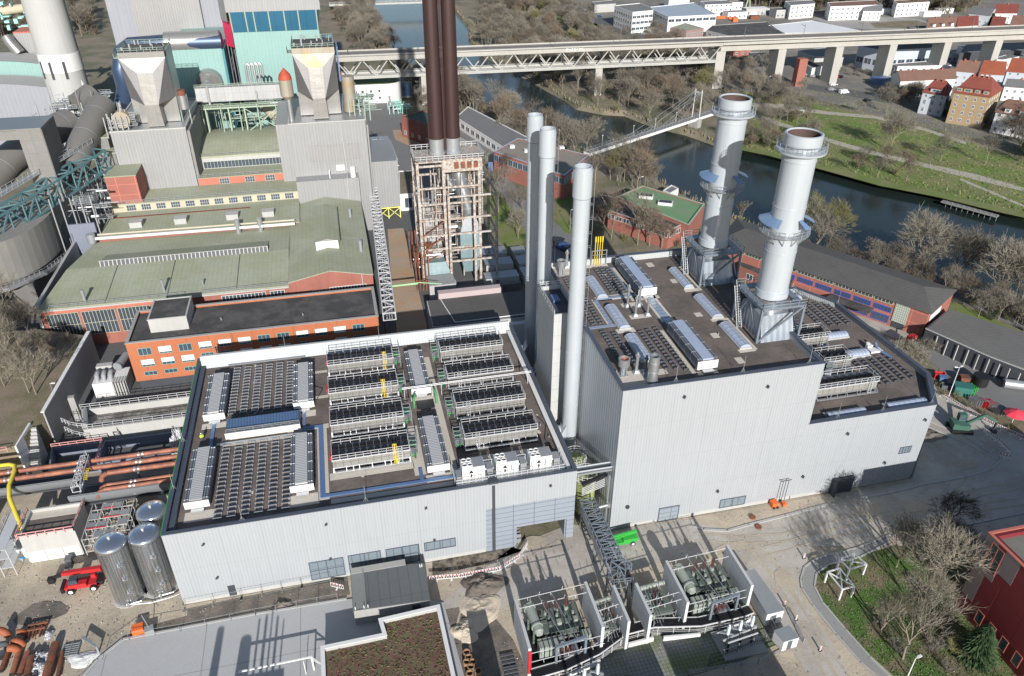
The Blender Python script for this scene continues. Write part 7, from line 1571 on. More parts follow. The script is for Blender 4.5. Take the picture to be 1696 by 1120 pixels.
for i,(x0,x1,y0,y1,z) in enumerate(((38.2,45.2,198.6,203.6,2.9),(37.4,45.3,191,195.6,3.2),(35.8,45.2,183.5,187.5,2.9),(47,51,198.5,202.8,2.7),(47,51,191,196.5,2.8),(46.5,50.5,183.5,189,2.8))):
    container([(x0,y0),(x1,y0),(x1,y1),(x0,y1)],0,z,'grey cabin container right of the rusty frame, %s'%('rear one of the left row','middle one of the left row','front one of the left row','rear one of the right row','middle one of the right row','front one of the right row')[i],'conc_light','galv','cabin containers beside the rusty frame')
b = MB(); b.box(23,45,180.2,181.8,0,2.4); [b.box(23+i*2.2-.05,23+i*2.2+.05,180.1,180.2,0,2.2) for i in range(10)]; tag(b.build('low_shed','conc_dark2',loc=(23,180.2,0)),'long low dark shed at the foot of the rusty white frame','shed')
# transformer by the office, basin, pits
t = T('transformer',(-56,156,0),'white transformer with three ribbed coolers and drum left of the orange office','transformer'); b = MB(); b.box(-57.8,-51.0,152.5,158,0,3.6); b.build('tank','white',t)
for k in range(3): 
    b = MB(); b.path([(-57+k*1.35,156.8,3.4),(-57.1+k*1.35,156.0,4.6),(-57.0+k*1.35,154.4,4.4),(-56.8+k*1.35,153.2,3.2)],.5,10); b.build('cooler','alu_white',t)
for k in range(5): b = MB(); b.box(-53.6+k*.55,-53.3+k*.55,151.6,154,.4,3.8); b.build('radiator','conc_light',t)
b = MB(); b.tube((-52.6,155.6,5.6),(-51.6,160,5.6),.85,16); b.tube((-52.7,155.3,5.6),(-52.6,155.6,5.6),1.0,16); b.build('drum','galv',t); b = MB(); b.box(-57.8,-54.5,157.6,159,3.6,4.8); b.build('box','conc_light',t)
t = T('basin_building',(-45,136,0),'low concrete basin with stained sunken roof and railings left of the low hall','basin'); BP = [(-55.9,136.0),(-33.4,136.0),(-33.4,143.6),(-58,143.6)]
b = MB(); b.ring(BP,.5,0,3.6); b.build('wall','conc_light',t); b = MB(); b.prism(inset(ccw(BP),.4),1.6,2.0); b.build('roof','stained',t)
b = MB(); b.rail([(-58,143.5,3.6),(-33.4,143.5,3.6)],1.1,1.9,.05); b.rail([(-55.9,136.1,3.6),(-33.4,136.1,3.6)],1.1,1.9,.05); b.build('railing','railm',t); b = MB(); b.tube((-57,143,3.9),(-55.5,137,3.9),.4,8); b.build('pipe','galv',t)
b = MB(); lattice(b,(-59.4,142,0),(-59.4,142,.01),2.2,4.2,1,.07); b.rail([(-60.3,139,4),(-58,137,4),(-55,136,3.8)],1.1,1.1,.06); b.rail([(-60.3,139,1.8),(-58,137,1.8),(-55,135.4,1.8)],1.1,1.1,.06); b.build('scaffold','railm',t)
t = T('pit',(-44,130,0),'deep shaded concrete pit with a red railing left of the low hall','pit'); b = MB(); b.ring([(-60.3,126.5),(-33.2,126.5),(-33.2,133.4),(-61.5,133.4)],.3,0,2.2); b.box(-52,-51.6,126.8,133.1,0,2.19); b.build('wall','bluegrey',t); b = MB(); b.rail([(-61.3,133.2,2.2),(-52,133.2,2.2),(-51.8,126.8,2.2)],1.0,1.6,.07); b.build('railing','rail_red',t); b = MB(); b.box(-61,-33.5,126.8,133.1,.05,.12); b.build('floor','asphalt_dark',t)
# rusty district heating pipes with half round cladding
t = T('heat_pipe_bridge',(-48,114,0),'bundle of rust brown heating pipes in grey half round cladding entering the low hall','pipe bridge'); xe = -33.5
for i,(y,r,x0) in enumerate(((120.4,.42,-70),(118.3,.45,-70),(116.3,.47,-46.5),(113.0,.34,-46),(111.9,.36,-46.2))):
    b = MB(); b.tube((x0,y,7.6),(xe,y,7.6),r,14); b.build('pipe','rustpipe',t)
    if x0 > -50: b = MB(); b.path([(x0,y,7.6),(x0-.9,y-.1,7.2),(x0-1.3,y-.2,6.2)],r,12); b.build('elbow','rustpipe',t)
    for x in (-63.2,-51.8,-41.6): 
        if x > x0: b = MB(); b.tube((x-.5,y,7.6),(x-.2,y,7.6),r*1.12,12); b.tube((x+.2,y,7.6),(x+.5,y,7.6),r*1.12,12); b.tube((x,y,7),(x,y,5.6),.2,6); b.build('pipe_shoe','steel',t)
def half(x0,x1,yc,z,r,nm):
    b = MB(); n = 10; vs = []
    for k in range(n+1): a = pi+pi*.72*k/n; vs += [(x0,yc-r*cos(a)*-1,z+r*sin(a)*1.0),(x1,yc-r*cos(a)*-1,z+r*sin(a))]
    b.add(vs,[(2*k,2*k+1,2*k+3,2*k+2) for k in range(n)],0,True); vs2 = [(x,y*1.0+(yc-y)*.05,zz+.12) for x,y,zz in vs]; b.add(vs2,[(2*k,2*k+2,2*k+3,2*k+1) for k in range(n)],0,True); return b.build(nm,'cladgrey',t)
half(-52.0,-33.0,115.0,7.4,3.6,'cladding'); half(-74,-52.3,119.4,7.2,3.1,'cladding')
b = MB(); b.box(-51,-33,112.2,117.5,4.3,4.6); b.box(-74,-52.4,117.5,122,4.3,4.6); b.build('inner_tray','dark',t)
for x in (-38,-47,-68): b = MB(); b.prism([(x-.9,113.6),(x+.9,113.6),(x+.6,116.4),(x-.6,116.4)],0,4.3); b.build('pylon','concrete',t)
b = MB(); lattice(b,(-50.6,112.3,7.6),(-50.9,120.8,7.6),1.3,1.2,5,.06); b.rail([(-50.2,112.5,8.8),(-50.6,121,8.8)],1,1.2,.05); b.build('service_bridge','railm',t); b = MB(); b.ladder((-49.8,117.5,8.4),(-49.4,114,8.6),.5,.07); b.build('ladder','yellow',t)
b = MB(); b.path([(-80,122.2,8.4),(-63.6,121.6,8.4),(-62.6,121.0,8.4),(-62.3,119.6,8.2),(-62.2,116.0,8.0),(-61.6,113.5,7.4),(-58.6,107.5,5.2)],.35,10); tag(b.build('gas_pipe','yellowb',loc=(-62,118,7)),'bright yellow bent gas pipe crossing the heating pipes','pipe')
b = MB(); b.tube((-90,124.6,5.6),(-65.4,125.2,5.6),.3,8); tag(b.build('water_pipe','skyblue',loc=(-66,125,5)),'straight light blue pipe below the embankment railing','pipe'); b = MB(); b.rail([(-85,126.2,7),(-66,127.5,7)],1.1,2,.06); tag(b.build('railing','rail_red',loc=(-66,127,7)),'pale red railing on the edge of the embankment','railing')
mound(303,762,1.6,3.0,7.6,'foil','crumpled silver plastic sheeting over the pipe entry in the hall wall','plastic_sheet','plastic sheet',41,16)
t = T('concrete_shed',(-54,108,0),'concrete building with brown flat roof and three white garage doors at the left','building'); CP = [(-58.2,104.8),(-49.8,104.8),(-49.8,111.2),(-58.2,111.2)]; b = MB(); b.ring(CP,.35,0,6.2); b.build('wall','conc_light',t); b = MB(); b.prism(inset(ccw(CP),.3),5.2,5.5); b.build('roof','roofgrav',t); b = MB(); b.box(-57.8,-50.2,109.2,110.8,5.5,5.54); b.build('roof_strip','slab',t)
b = MB(); b.rail([(-58.2,104.6,5.8),(-49.8,104.6,5.8),(-49.6,111,5.8)],1.1,1.5,.07); b.rail([(-58.4,104.6,5.8),(-58.4,111,5.8)],1.1,1.5,.07); b.build('railing','rail_red',t)
for k in range(3): b = MB(); b.box(-57.9+k*2.7,-55.4+k*2.7,104.7,104.797,.1,2.4); b.build('garage_door','white',t)
t = T('scaffolding',(-46,108,0),'scaffolding stack with red toe boards beside the concrete shed','scaffolding'); b = MB(); r_ = random.Random(2)
for i in range(5):
    for j in range(5): x = -49+i*1.7; y = 104+j*2.3; b.box(x-.05,x+.05,y-.05,y+.05,0,4.2)
for z in (1.2,2.6,4.0):
    for j in range(5): b.box(-49.1,-42.1,103.95+j*2.3,104.05+j*2.3,z,z+.08)
    for i in range(5): b.box(-49.05+i*1.7,-48.95+i*1.7,104,113.3,z+.1,z+.18)
b.build('frame','railm',t); b = MB()
for j in range(5): 
    for i in range(4): 
        if (i+j)%3: b.box(-48.9+i*1.7,-47.5+i*1.7,104.1+j*2.2,105.6+j*2.2,4.1,4.18)
b.build('deck_board','galv',t); b = MB(); [b.box(-49+r_.uniform(0,3),-46+r_.uniform(0,3),104.0+j*2.3,104.08+j*2.3,4.0,4.3) for j in range(5)]; b.build('toe_board','red',t)
t = T('scaffolding',(-60,106,0),'scaffold stair tower left of the concrete shed','scaffolding'); b = MB()
for i in range(2):
    for j in range(4): x = -61.4+i*1.9; y = 102.5+j*3; b.box(x-.05,x+.05,y-.05,y+.05,0,6)
for z in (2,4,6): b.box(-61.4,-59.5,102.4,111.6,z-.08,z); b.rail([(-61.4,102.5,z),(-61.4,111.5,z)],1,1.5,.05)
b.build('frame','railm',t)
mound(222,872,1.0,3.6,2.4,'black','pile of black hoses between scaffolding and silos','hose_pile','hoses',51,18)

tangle(-64,-58,239,243,34,38,26,'small railed platforms left of the left flue tower foot',61); tangle(-41,-18,264,272,24,33,46,'pipes and stairs below the grey duct bridge',62,'galvgreen'); tangle(5,11,236,246,35.5,40,26,'green railed platforms right of the right flue tower',63,'galvgreen'); tangle(10,17,262,274,4,12,30,'pipes and small tanks behind the plain silver block',64,'galvgreen'); tangle(-76,-66,214,232,6,24,50,'dark stairs and platforms between bunker and brick tower',65); tangle(-33,-29,296,310,14,46,30,'dark steelwork in the gap between the turquoise houses',66,'galv_dark')
tangle(20.5,34.5,191,199.5,3,31,80,'crossing steel beams, pipes and small platforms inside the rusty white frame',71,'whiterust')
# ================= middle ground =================
def px4(pts,z): return [G(x,y,z) for x,y in pts]
def longest_front(P):
    return P
def wins_edge(P, facing_min_y=True): return None
def bld(name,label,cat,roofpx,z,wall,roof,rows=(),spacing=3.2,wd=1.6,par=.3,cap=None,fr='white',group=None,nx=2,z0=0):
    P = ccw(px4(roofpx,z)); W_ = []
    for e in range(len(P)):
        a,c = P[e],P[(e+1)%len(P)]; m = ((a[0]+c[0])/2,(a[1]+c[1])/2); n_ = (c[1]-a[1],-(c[0]-a[0]))
        if n_[0]*(0-m[0])+n_[1]*(0-m[1]) > 0 and rows:
            L = hypot(c[0]-a[0],c[1]-a[1]); k = int(L/spacing)
            if k: W_.append((e,rows,min(k,24),wd,nx))
    return block(name,cat,label,P,z0,z,wall,roof,par,.35,cap,W_,fr,group=group)
bld('brick_building','red brick building with dark green roof left of the brown stacks','building',[(664,192),(712,208),(745,196),(700,183)],9,'brick','darkgreenr',[(1.5,3.2)],4,1.4)
bld('white_building','long low white building with grey roof and a strip of windows behind the brown stacks','building',[(755,194),(832,243),(878,229),(775,176)],7.5,'white','greyroof',[(4.4,6.4)],5,3.6)
bld('grey_annex','low grey flat roofed annex below the long white building','building',[(755,224),(822,262),(836,250),(755,208)],3.4,'conc_light','greyroof')
t = bld('brick_building','red brick building with pale blue fascia and window strip between stacks and river','building',[(818,251),(935,291),(975,257),(858,229)],9.0,'brick','gravelroofg',[(5.6,7.9)],2.5,2.35,.4,'palebluec','palebluec')
for p in ((848,243),(872,250),(930,245)): x,y = G(*p,9); b = MB(); b.box(x-.9,x+.9,y-.9,y+.9,8.3,9.6); b.build('roof_hatch','white',t)
b = MB(); x,y = G(815,285,0); b.box(x-1.5,x+1.5,y-.4,y,0,4); b.build('door','blue',t)
bld('brick_building','red brick building with dark gravel strip roof and white window band beside the river','building',[(1008,349),(1108,383),(1140,367),(1022,327),(994,322)],6,'brick','darkroof',[(3.7,5.2)],2.8,2.4,.2,'conc_light')
bld('green_roof_hall','low hall with bright green flat roof and two roof hatches beside the river','building',[(1022,326),(1141,373),(1167,338),(1064,308)],7.0,'brick','brightgreenr',(),3,1,.35,'greenpale')
for i,p in enumerate(((1070,326),(1102,337))):
    x,y = G(*p,7); b = MB(); b.ob(x,y,6.7,4.6,2.6,.9,-.5,0); b.ob(x,y,7.6,4.0,2.0,.1,-.5,1); tag(b.build('roof_hatch',['white','dark'],loc=(x,y,6.7)),'white framed roof hatch, %s one on the bright green roof'%('left','right')[i],'roof hatch')
bld('white_hut','small white hut on the river side of the green roofed hall','hut',[(1098,315),(1110,320),(1124,312),(1112,306)],4,'white','greyroof')
# long brick hall with dark roof
A_,B_ = G(1539.5,517.5,7.2),G(1190,401,7.2); C_ = G(1222,364,7.2); D_ = G(1581,481,7.2)
t = gable('brick_hall','industrial hall','very long low brick hall with dark hipped roof behind the annex',[B_,A_,D_,C_],0,7.2,9.3,'brickgrid','tarroof',ov=.6,hip=5)
a,c = (B_,A_); L = hypot(c[0]-a[0],c[1]-a[1]); e_ = [k for k in ((A_,B_),(B_,A_))]
def W2(u0,u1,z0,z1,nx,fr,pn,nm='window'):        # windows of the long front wall, measured from the right end
    s = (L-u1,L-u0); return window(t,B_,A_,s[0],s[1],z0,z1,nx,1,fr,pn,.15,kid=False,name=nm)
nb = int((L-8)/5.2)
for k in range(nb): W2(8.5+k*5.2,13.3+k*5.2,5.9,7.0,5,'concg','dark')
for k in range(6): W2(8.5+k*5.2,12.9+k*5.2,3.6,5.0,5,'bluew2','glass')
for k in range(3): W2(8.5+k*5.2,12.9+k*5.2,.6,2.6,4,'bluew2','glass')
b = MB(); wbox(b,B_,A_,L-7.8,L-4.4,1.8,7.0,.0,.2); b.build('lattice_panel','gridm',t); b = MB(); wbox(b,B_,A_,L-7.6,L-4.6,.1,1.7,0,.1); b.build('door','dark',t)
b = MB(); p = wallpt(B_,A_,L-24,0); q = wallpt(B_,A_,L-12.5,0); r_ = wallpt(B_,A_,L-12.5,3.4); s_ = wallpt(B_,A_,L-24,3.4); b.prism([p,q,r_,s_],3.2,3.4); b.build('canopy','darkroof',t)
b = MB(); wbox(b,D_ if False else A_,D_,2,9,3.5,5.6,0,.08); b.build('window','white',t)
t = bld('open_shed','low dark roofed open storage shed at the right edge of the yard','shed',[(1533,545),(1572,513),(1720,560),(1720,622),(1640,592)],4.4,'dark','shedroof',(),3,1,-.3,'conc_light')
for i in range(9): p = G(1548+i*17,551+i*7.6,4.4); b = MB(); b.box(p[0]-.12,p[0]+.12,p[1]-1.3,p[1]-1.06,0,4.1); b.build('post','conc_light',t)
bld('low_annex','low dark annex roof with blue doors between the long brick hall and the thick stacks','building',[(1222,440),(1310,478),(1318,456),(1226,420)],3.6,'brick','darkroof',[(.8,2.6)],6,2.2,.1)
b = MB(); b.path([(*G(1478,600,0),0),(*G(1508,572,0),2.6),(*G(1520,560,0),3.6)],.12,5); b.ob(*G(1505,575,0),1.8,2.2,1.4,1.5,.3,1); tag(b.build('crane_arm',['black','red']),'thin dark lifting arm with red head at the rear of the annex','crane')
# round white building with planted roof and blue gate
x,y = G(632,172,0); t = T('round_building',(x,y+9,0),'round ended white building with planted roof beside the viaduct','building'); 
P = [(x-16,y+2)]+[(x+3+8*cos(a),y+9+8*sin(a)) for a in [-pi/2+.2*k for k in range(0,16)]]+[(x-16,y+17)]
b = MB(); b.ring(P,.5,0,9); b.build('wall','white',t); b = MB(); b.prism(inset(ccw(P),.45),7.9,8.3); b.build('roof','grass',t)
for k in range(3):
    for z in (2.2,5.4): b = MB(); b.box(x-9+k*4,x-8+k*4,y+.9,y+1.9,z,z+1); b.build('window','dark',t)
x,y = G(641,165,0); b = MB(); b.box(x+1,x+13,y+1,y+1.6,0,8); b.box(x+1.2,x+12.8,y+.9,y+1,1,7.4,1); b.rail([(x+1,y+1.3,8),(x+13,y+1.3,8)],1.6,1.5,.1); tag(b.build('blue_gate',['conc_light','blue'],loc=(x+7,y,0)),'blue panelled gate under a railed wall beside the round white building','gate')
x,y = G(659,187,0); tangle(x-4,x+4,y-2,y+6,0,4,24,'turquoise machines stacked beside the yard road','machines' if False else 21,'turq_pale')
bld('flat_building','low grey roofed unit with roof machines left of the yard road','building',[(613,266),(658,262),(648,234),(612,238)],6,'conc_light','darkroof')
bld('glass_building','low glazed unit with mossy roof behind the rusty white frame','building',[(661,322),(690,320),(688,282),(660,283)],6,'white','litter',[(1,4.6)],3,2.6)
# ================= viaduct =================
t = T('railway_viaduct',(150,378,0),'long concrete railway viaduct with a steel lattice section crossing the river','viaduct')
V0,V1 = (-20,383),(198,379.5); V2 = (460,371)
def seg(mb,p,q,z0,z1,w,m=0,off=0): a = atan2(q[1]-p[1],q[0]-p[0]); L = hypot(q[0]-p[0],q[1]-p[1]); n = (-sin(a),cos(a)); mb.ob((p[0]+q[0])/2+n[0]*off,(p[1]+q[1])/2+n[1]*off,z0,L,w,z1-z0,a,m)
b = MB(); seg(b,V0,V1,21.6,23.6,11.5); b.build('deck','viaduct',t); b = MB(); seg(b,V1,V2,18.6,21.9,7.5); seg(b,V1,V2,21.9,23.9,12.0); b.build('girder','viaduct',t)
b = MB(); seg(b,V0,V1,23.6,23.75,9.6); seg(b,V1,V2,23.9,24.05,10); b.build('ballast_bed','ballast',t)
b = MB()
for o in (-3.2,-1.7,1.7,3.2): seg(b,V0,V2,24.1,24.25,.14,0,o)
b.build('rail','galv_dark',t); b = MB()
for o in (-5.6,5.6): seg(b,V0,V2,23.9,24.6,.25,0,o)
b.build('parapet','viaduct',t)
b = MB(); 
for o in (-4.2,4.2): seg(b,V0,V1,13.2,14.6,.9,0,o)
seg(b,V0,V1,13.3,13.7,7.4); 
for s in (-1,1):
    seg(b,V0,V1,14.9,15.1,.12,0,s*4.2)
L = V1[0]-V0[0]; n = 36
for s in (-4.2,4.2):
    for i in range(n):
        x0 = V0[0]+L*i/n; x1 = V0[0]+L*(i+1)/n; y = V0[1]+(V1[1]-V0[1])*(i+.5)/n+s; b.tube((x0 if i%2 else x1,y,14.4),(x1 if i%2 else x0,y,21.7),.27,4)
b.build('truss','viasteel',t)
for i,(x,y,w,zt) in enumerate(((45,381,3.4,13.2),(132.5,379.5,3.6,13.2),(198,379.5,5,18.6),(232,378,4.4,18.6),(265,377,4.4,18.6),(297,376.5,4.4,18.6),(330,375.5,4.4,18.6),(362,374.6,4.4,18.6),(395,373.5,4.4,18.6))):
    b = MB(); b.prism([(x-w/2,y-4.6),(x+w/2,y-4.6),(x+w/2,y+4.6),(x-w/2,y+4.6)],0,zt); b.build('pier','viaduct',t)
for i in range(14):
    x = 10+i*33; y = 383-(x+20)*.025; b = MB(); b.cyl(x,y-5.2,23.8,31,.13,5); b.tube((x,y-5.2,30),(x,y-1.5,30.3),.08,4); b.build('mast','galv_dark',t)
def txt(s_,x,y,z,h,mat,par,rx=pi/2,rz=0,name='lettering'):
    c = bpy.data.curves.new(name,'FONT'); c.body = s_; c.size = h; c.extrude = .02; c.align_x = 'CENTER'; o = bpy.data.objects.new(name,c); SC.collection.objects.link(o)
    dg = bpy.context.evaluated_depsgraph_get(); me = bpy.data.meshes.new_from_object(o.evaluated_get(dg)); bpy.data.objects.remove(o); me.materials.clear(); me.materials.append(MT[mat])
    o = bpy.data.objects.new(name,me); SC.collection.objects.link(o); r = par
    while r is not None and r.parent is not None: r = r.parent
    o.parent = par; o.location = Vector((x,y,z))-(r.location if r else Vector()); o.rotation_euler = (rx,0,rz); return o
VI = [o for o in SC.objects if o.name == 'railway_viaduct'][0]; x0_,z0_ = OY(953,76,375); txt('NFK',x0_,374.9,22.1,2.3,'white',VI,name='painted_writing').scale = (2.3,1,1)
# footbridge
F0,F1 = G(972,254,4.0),G(1205,176,4.6)
t = T('footbridge',(F0[0],F0[1],0),'slim white cable stayed footbridge over the river','footbridge'); dx,dy = F1[0]-F0[0],F1[1]-F0[1]; L = hypot(dx,dy); a = atan2(dy,dx)
b = MB(); b.ob((F0[0]+F1[0])/2,(F0[1]+F1[1])/2,3.2,L,3.4,1.1,a); b.build('deck','white',t); b = MB(); b.ob((F0[0]+F1[0])/2,(F0[1]+F1[1])/2,4.3,L,2.7,.04,a); b.build('walkway','asphalt',t)
n_ = (-sin(a),cos(a)); b = MB()
for s in (-1.5,1.5): b.rail([(F0[0]+n_[0]*s,F0[1]+n_[1]*s,4.3),(F1[0]+n_[0]*s,F1[1]+n_[1]*s,4.3)],1.2,2.2,.05)
b.build('railing','galv',t)
m_ = (F0[0]+dx*.74,F0[1]+dy*.74); b = MB()
for s in (-2,2): b.tube((m_[0]+n_[0]*s,m_[1]+n_[1]*s,0),(m_[0]+n_[0]*s*.85,m_[1]+n_[1]*s*.85,16.5),.27,4)
b.tube((m_[0]-n_[0]*1.7,m_[1]-n_[1]*1.7,15.2),(m_[0]+n_[0]*1.7,m_[1]+n_[1]*1.7,15.2),.3,4); b.build('pylon','conc_light',t)
b = MB()
for u in (.25,.42,.58,.9):
    for s in (-1.6,1.6): b.tube((m_[0]+n_[0]*s,m_[1]+n_[1]*s,15.8),(F0[0]+dx*u+n_[0]*s,F0[1]+dy*u+n_[1]*s,4.4),.07,4)
b.build('stay_cable','galv',t); b = MB(); b.ob(m_[0],m_[1],-2,3,5,5.6,a); b.build('pier','concrete',t)
for u in (.1,.3,.45,.6): b = MB(); b.cyl(F0[0]+dx*u,F0[1]+dy*u+1.6,4.3,8.5,.06,5); b.box(F0[0]+dx*u-.2,F0[0]+dx*u+.2,F0[1]+dy*u+1.4,F0[1]+dy*u+1.8,8.5,8.7); b.build('lamp','white',t)
# jetty and low river wall
p,q = G(1556,329,0),G(1648,354,0); b = MB(); a = atan2(q[1]-p[1],q[0]-p[0]); L = hypot(q[0]-p[0],q[1]-p[1]); b.ob((p[0]+q[0])/2,(p[1]+q[1])/2-1.5,-.6,L,2.2,.4,a)
for k in range(10): b.cyl(p[0]+(q[0]-p[0])*(k+.5)/10,p[1]+(q[1]-p[1])*(k+.5)/10-2.4,-2.6,.4,.1,5)
tag(b.build('jetty','conc_dark',loc=(p[0],p[1],0)),'long wooden jetty along the far river bank','jetty')
# ================= town =================
R3 = [(1.2,2.6),(4.2,5.6),(7.2,8.6)]; R2 = [(1.2,2.6),(4.2,5.6)]; R1 = [(1.5,3.2)]
bld('office_block','white three storey office block with dark window bands at the top centre','office building',[(1018,9),(1048,20),(1082,17),(1078,12),(1060,5)],14,'white','greyroof',[(2,3.8),(5.8,7.6),(9.6,11.4)],3.4,3.1,.4)
bld('commercial_hall','wide white hall with pale solar roof right of the white office block','building',[(1072,12),(1107,28),(1187,24),(1150,4)],11,'white','solarroof',[(7.4,9.4)],5,4.6,.3)
bld('commercial_hall','pinkish building with dull green roof in front of the solar roofed hall','building',[(1110,46),(1137,51),(1166,47),(1135,38)],8,'pinkwall','greenroof',[(2,3.2),(5,6.2)],3,1.8,.2)
bld('commercial_hall','wide dark roofed depot with small skylights above the viaduct','building',[(1170,50),(1210,60),(1300,57),(1270,36),(1180,42)],7,'conc_light','darkroof',R2,6,3,.2)
bld('commercial_hall','long white roofed hall above the viaduct right of the depot','building',[(1272,42),(1300,55),(1432,52),(1345,34)],7,'white','whiteroof',R1,6,3,.2)
bld('commercial_hall','blue and white warehouse with dark skylit roof under the viaduct','building',[(1422,76),(1463,84),(1572,78),(1535,70)],12,'bluewall','darkroof',[(3.4,6.6)],5,4.4,.3)
bld('commercial_hall','grey warehouse behind the first viaduct piers','building',[(1322,84),(1350,94),(1398,92),(1370,78)],8,'conc_light','greyroof',R1,6,3,.2)
bld('commercial_hall','white shed with black roof left of the parking lot','building',[(1330,103),(1345,113),(1381,106),(1366,92)],5,'white','darkroof',(),6,3,.1)
bld('commercial_hall','dark long warehouse at the right edge above the houses','building',[(1590,88),(1700,84),(1700,70),(1600,74)],8,'dark','greyroof',R1,6,3,.2)
bld('commercial_hall','white low extension in front of the blue warehouse','building',[(1476,106),(1487,110),(1576,108),(1560,99)],7,'white','greyroof',R2,4,1.6,.2)
bld('commercial_hall','pale terrace row with cream wall right of the last visible pier','building',[(1640,98),(1662,99),(1696,92),(1690,84)],6,'white','greyroof',R1,4,1.4,.2)
bld('workshop','dark low workshop beside the wasteland above the viaduct','building',[(1503,44),(1510,50),(1542,50),(1540,42)],6,'dark','greyroof')
bld('retail_hall','pale flat building left of the distant road at the top','building',[(980,3),(985,8),(1020,6),(1015,0)],6,'conc_light','greyroof')
for i,(a,b2,c,d,z) in enumerate((((1160,2),(1168,8),(1215,6),(1205,0),9),((1370,4),(1376,11),(1460,8),(1450,0),10),((1300,2),(1310,9),(1350,6),(1345,0),10),((1480,1),(1486,6),(1540,3),(1530,-2),10))):
    bld('apartment_block','pale distant block with rows of small windows at the top edge, %s'%('leftmost','third from the left','second from the left','rightmost')[i],'building',[a,b2,c,d],z,'white','tilebrown' if i%2 else 'greyroof',R3,4,1.5,.2)
def house(px,z,zr,label,wall,roof,rows,hip=0,chim=1,dorm=(),ov=.5):
    P = px4(px,z); t = gable('house','house',label,P,0,z,zr,wall,roof,ov=ov,hip=hip,chim=chim,dorm=dorm); Q = [Vector((p[0],p[1],0)) for p in P]
    if (Q[1]-Q[0]).cross(Q[2]-Q[1]).z < 0: Q = [Q[1],Q[0],Q[3],Q[2]]
    for e in range(4):
        a,c = Q[e],Q[(e+1)%4]; m = (a+c)/2; nn = Vector((c.y-a.y,a.x-c.x,0))
        if nn.dot(-m) <= 0: continue
        L = (c-a).length; k = max(2,int(L/3.3))
        for (z0,z1) in rows:
            for i in range(k): u = L*(i+.5)/k; window(t,(a.x,a.y),(c.x,c.y),u-.6,u+.6,z0,z1,2,1,'white','glass',.12,kid=False)
    return t
house([(1492,134),(1583,130),(1576,118),(1478,122)],8.5,11.5,'long white house with brown tiled roof in front of the warehouses','white','tilebrown',R2,0,2)
house([(1529,152),(1569,158),(1576,146),(1540,141)],10,14.5,'pale blue-grey house with dark red roof and central gable','palehouse','tileroof',[(1.2,3.2),(4.6,6.8),(7.8,9.2)],2.5,2,((.5,4.5),))
house([(1581,152),(1640,160),(1660,147),(1597,138)],14,20,'large ochre yellow house with red mansard roof and dormers','render_y','tileroof',[(1.4,3),(4.6,6.2),(7.8,9.4),(11,12.6)],3.5,4,((.12,2.4),(.36,3.6),(.62,2.4),(.86,2.4)))
house([(1583,117),(1618,120),(1622,111),(1590,108)],8,12,'house with brown roof and pale chimney behind the ochre house','palehouse','tilebrown',R2,0,2); house([(1622,122),(1664,124),(1660,111),(1630,108)],8,12.5,'house with bright orange red roof right of the brown roofed one','palehouse','orangeroof',R2)
house([(1668,118),(1720,122),(1712,106),(1676,104)],9,13.5,'pale house with orange roof at the right edge','palehouse','orangeroof',R3); house([(1650,185),(1710,196),(1716,175),(1665,168)],9,12.5,'white apartment house with brown roof at the right edge of the park','white','tilebrown',R3,2,1,((.3,2),(.7,2)))
house([(1664,143),(1715,147),(1712,135),(1670,132)],7,9,'white low house with grey roof right of the ochre house','white','greyroof',R2); house([(1535,46),(1585,43),(1580,34),(1535,36)],8,12,'terrace house with brown roof and white dormers above the viaduct','white','tilebrown',R2,0,2,((.2,2),(.5,2),(.8,2)))
house([(1585,44),(1620,42),(1615,31),(1583,33)],8,12,'terrace house with red roof above the viaduct','white','tileroof',R2,0,1); house([(1640,43),(1662,45),(1665,34),(1645,32)],8,12,'cream house with red roof right of the dark conifer','cream','tileroof',R2); house([(1672,44),(1710,46),(1705,34),(1676,33)],8,13,'ochre house with dark brown roof at the upper right edge','render_y','tilebrown',R2)
house([(1605,22),(1640,26),(1650,15),(1615,10)],13,15,'tall white and blue house at the top right corner','palehouse','greyroof',[(1.4,3),(4.6,6.2),(7.8,9.4)]); house([(1645,22),(1685,22),(1685,12),(1650,12)],11,15,'house with red roof beside the tall white house','white','tileroof',R3); house([(1430,18),(1460,18),(1460,12),(1432,12)],7,10,'distant house with grey roof at the top','white','greyroof',R2)
for i,(px,py,w) in enumerate(((1440,24,60),(1540,27,16),(1395,27,20),(1562,22,14))):
    x,y = G(px,py,0); b = MB(); b.ob(x,y,0,w,5,3.6,.02); b.ob(x,y,3.6,w+.4,5.4,.15,.02,1); tag(b.build('white_shed',['white','whiteroof'],loc=(x,y,0)),'white low storage row beside the wasteland, %s'%('longest','third from the left','second one','rightmost')[i],'shed')
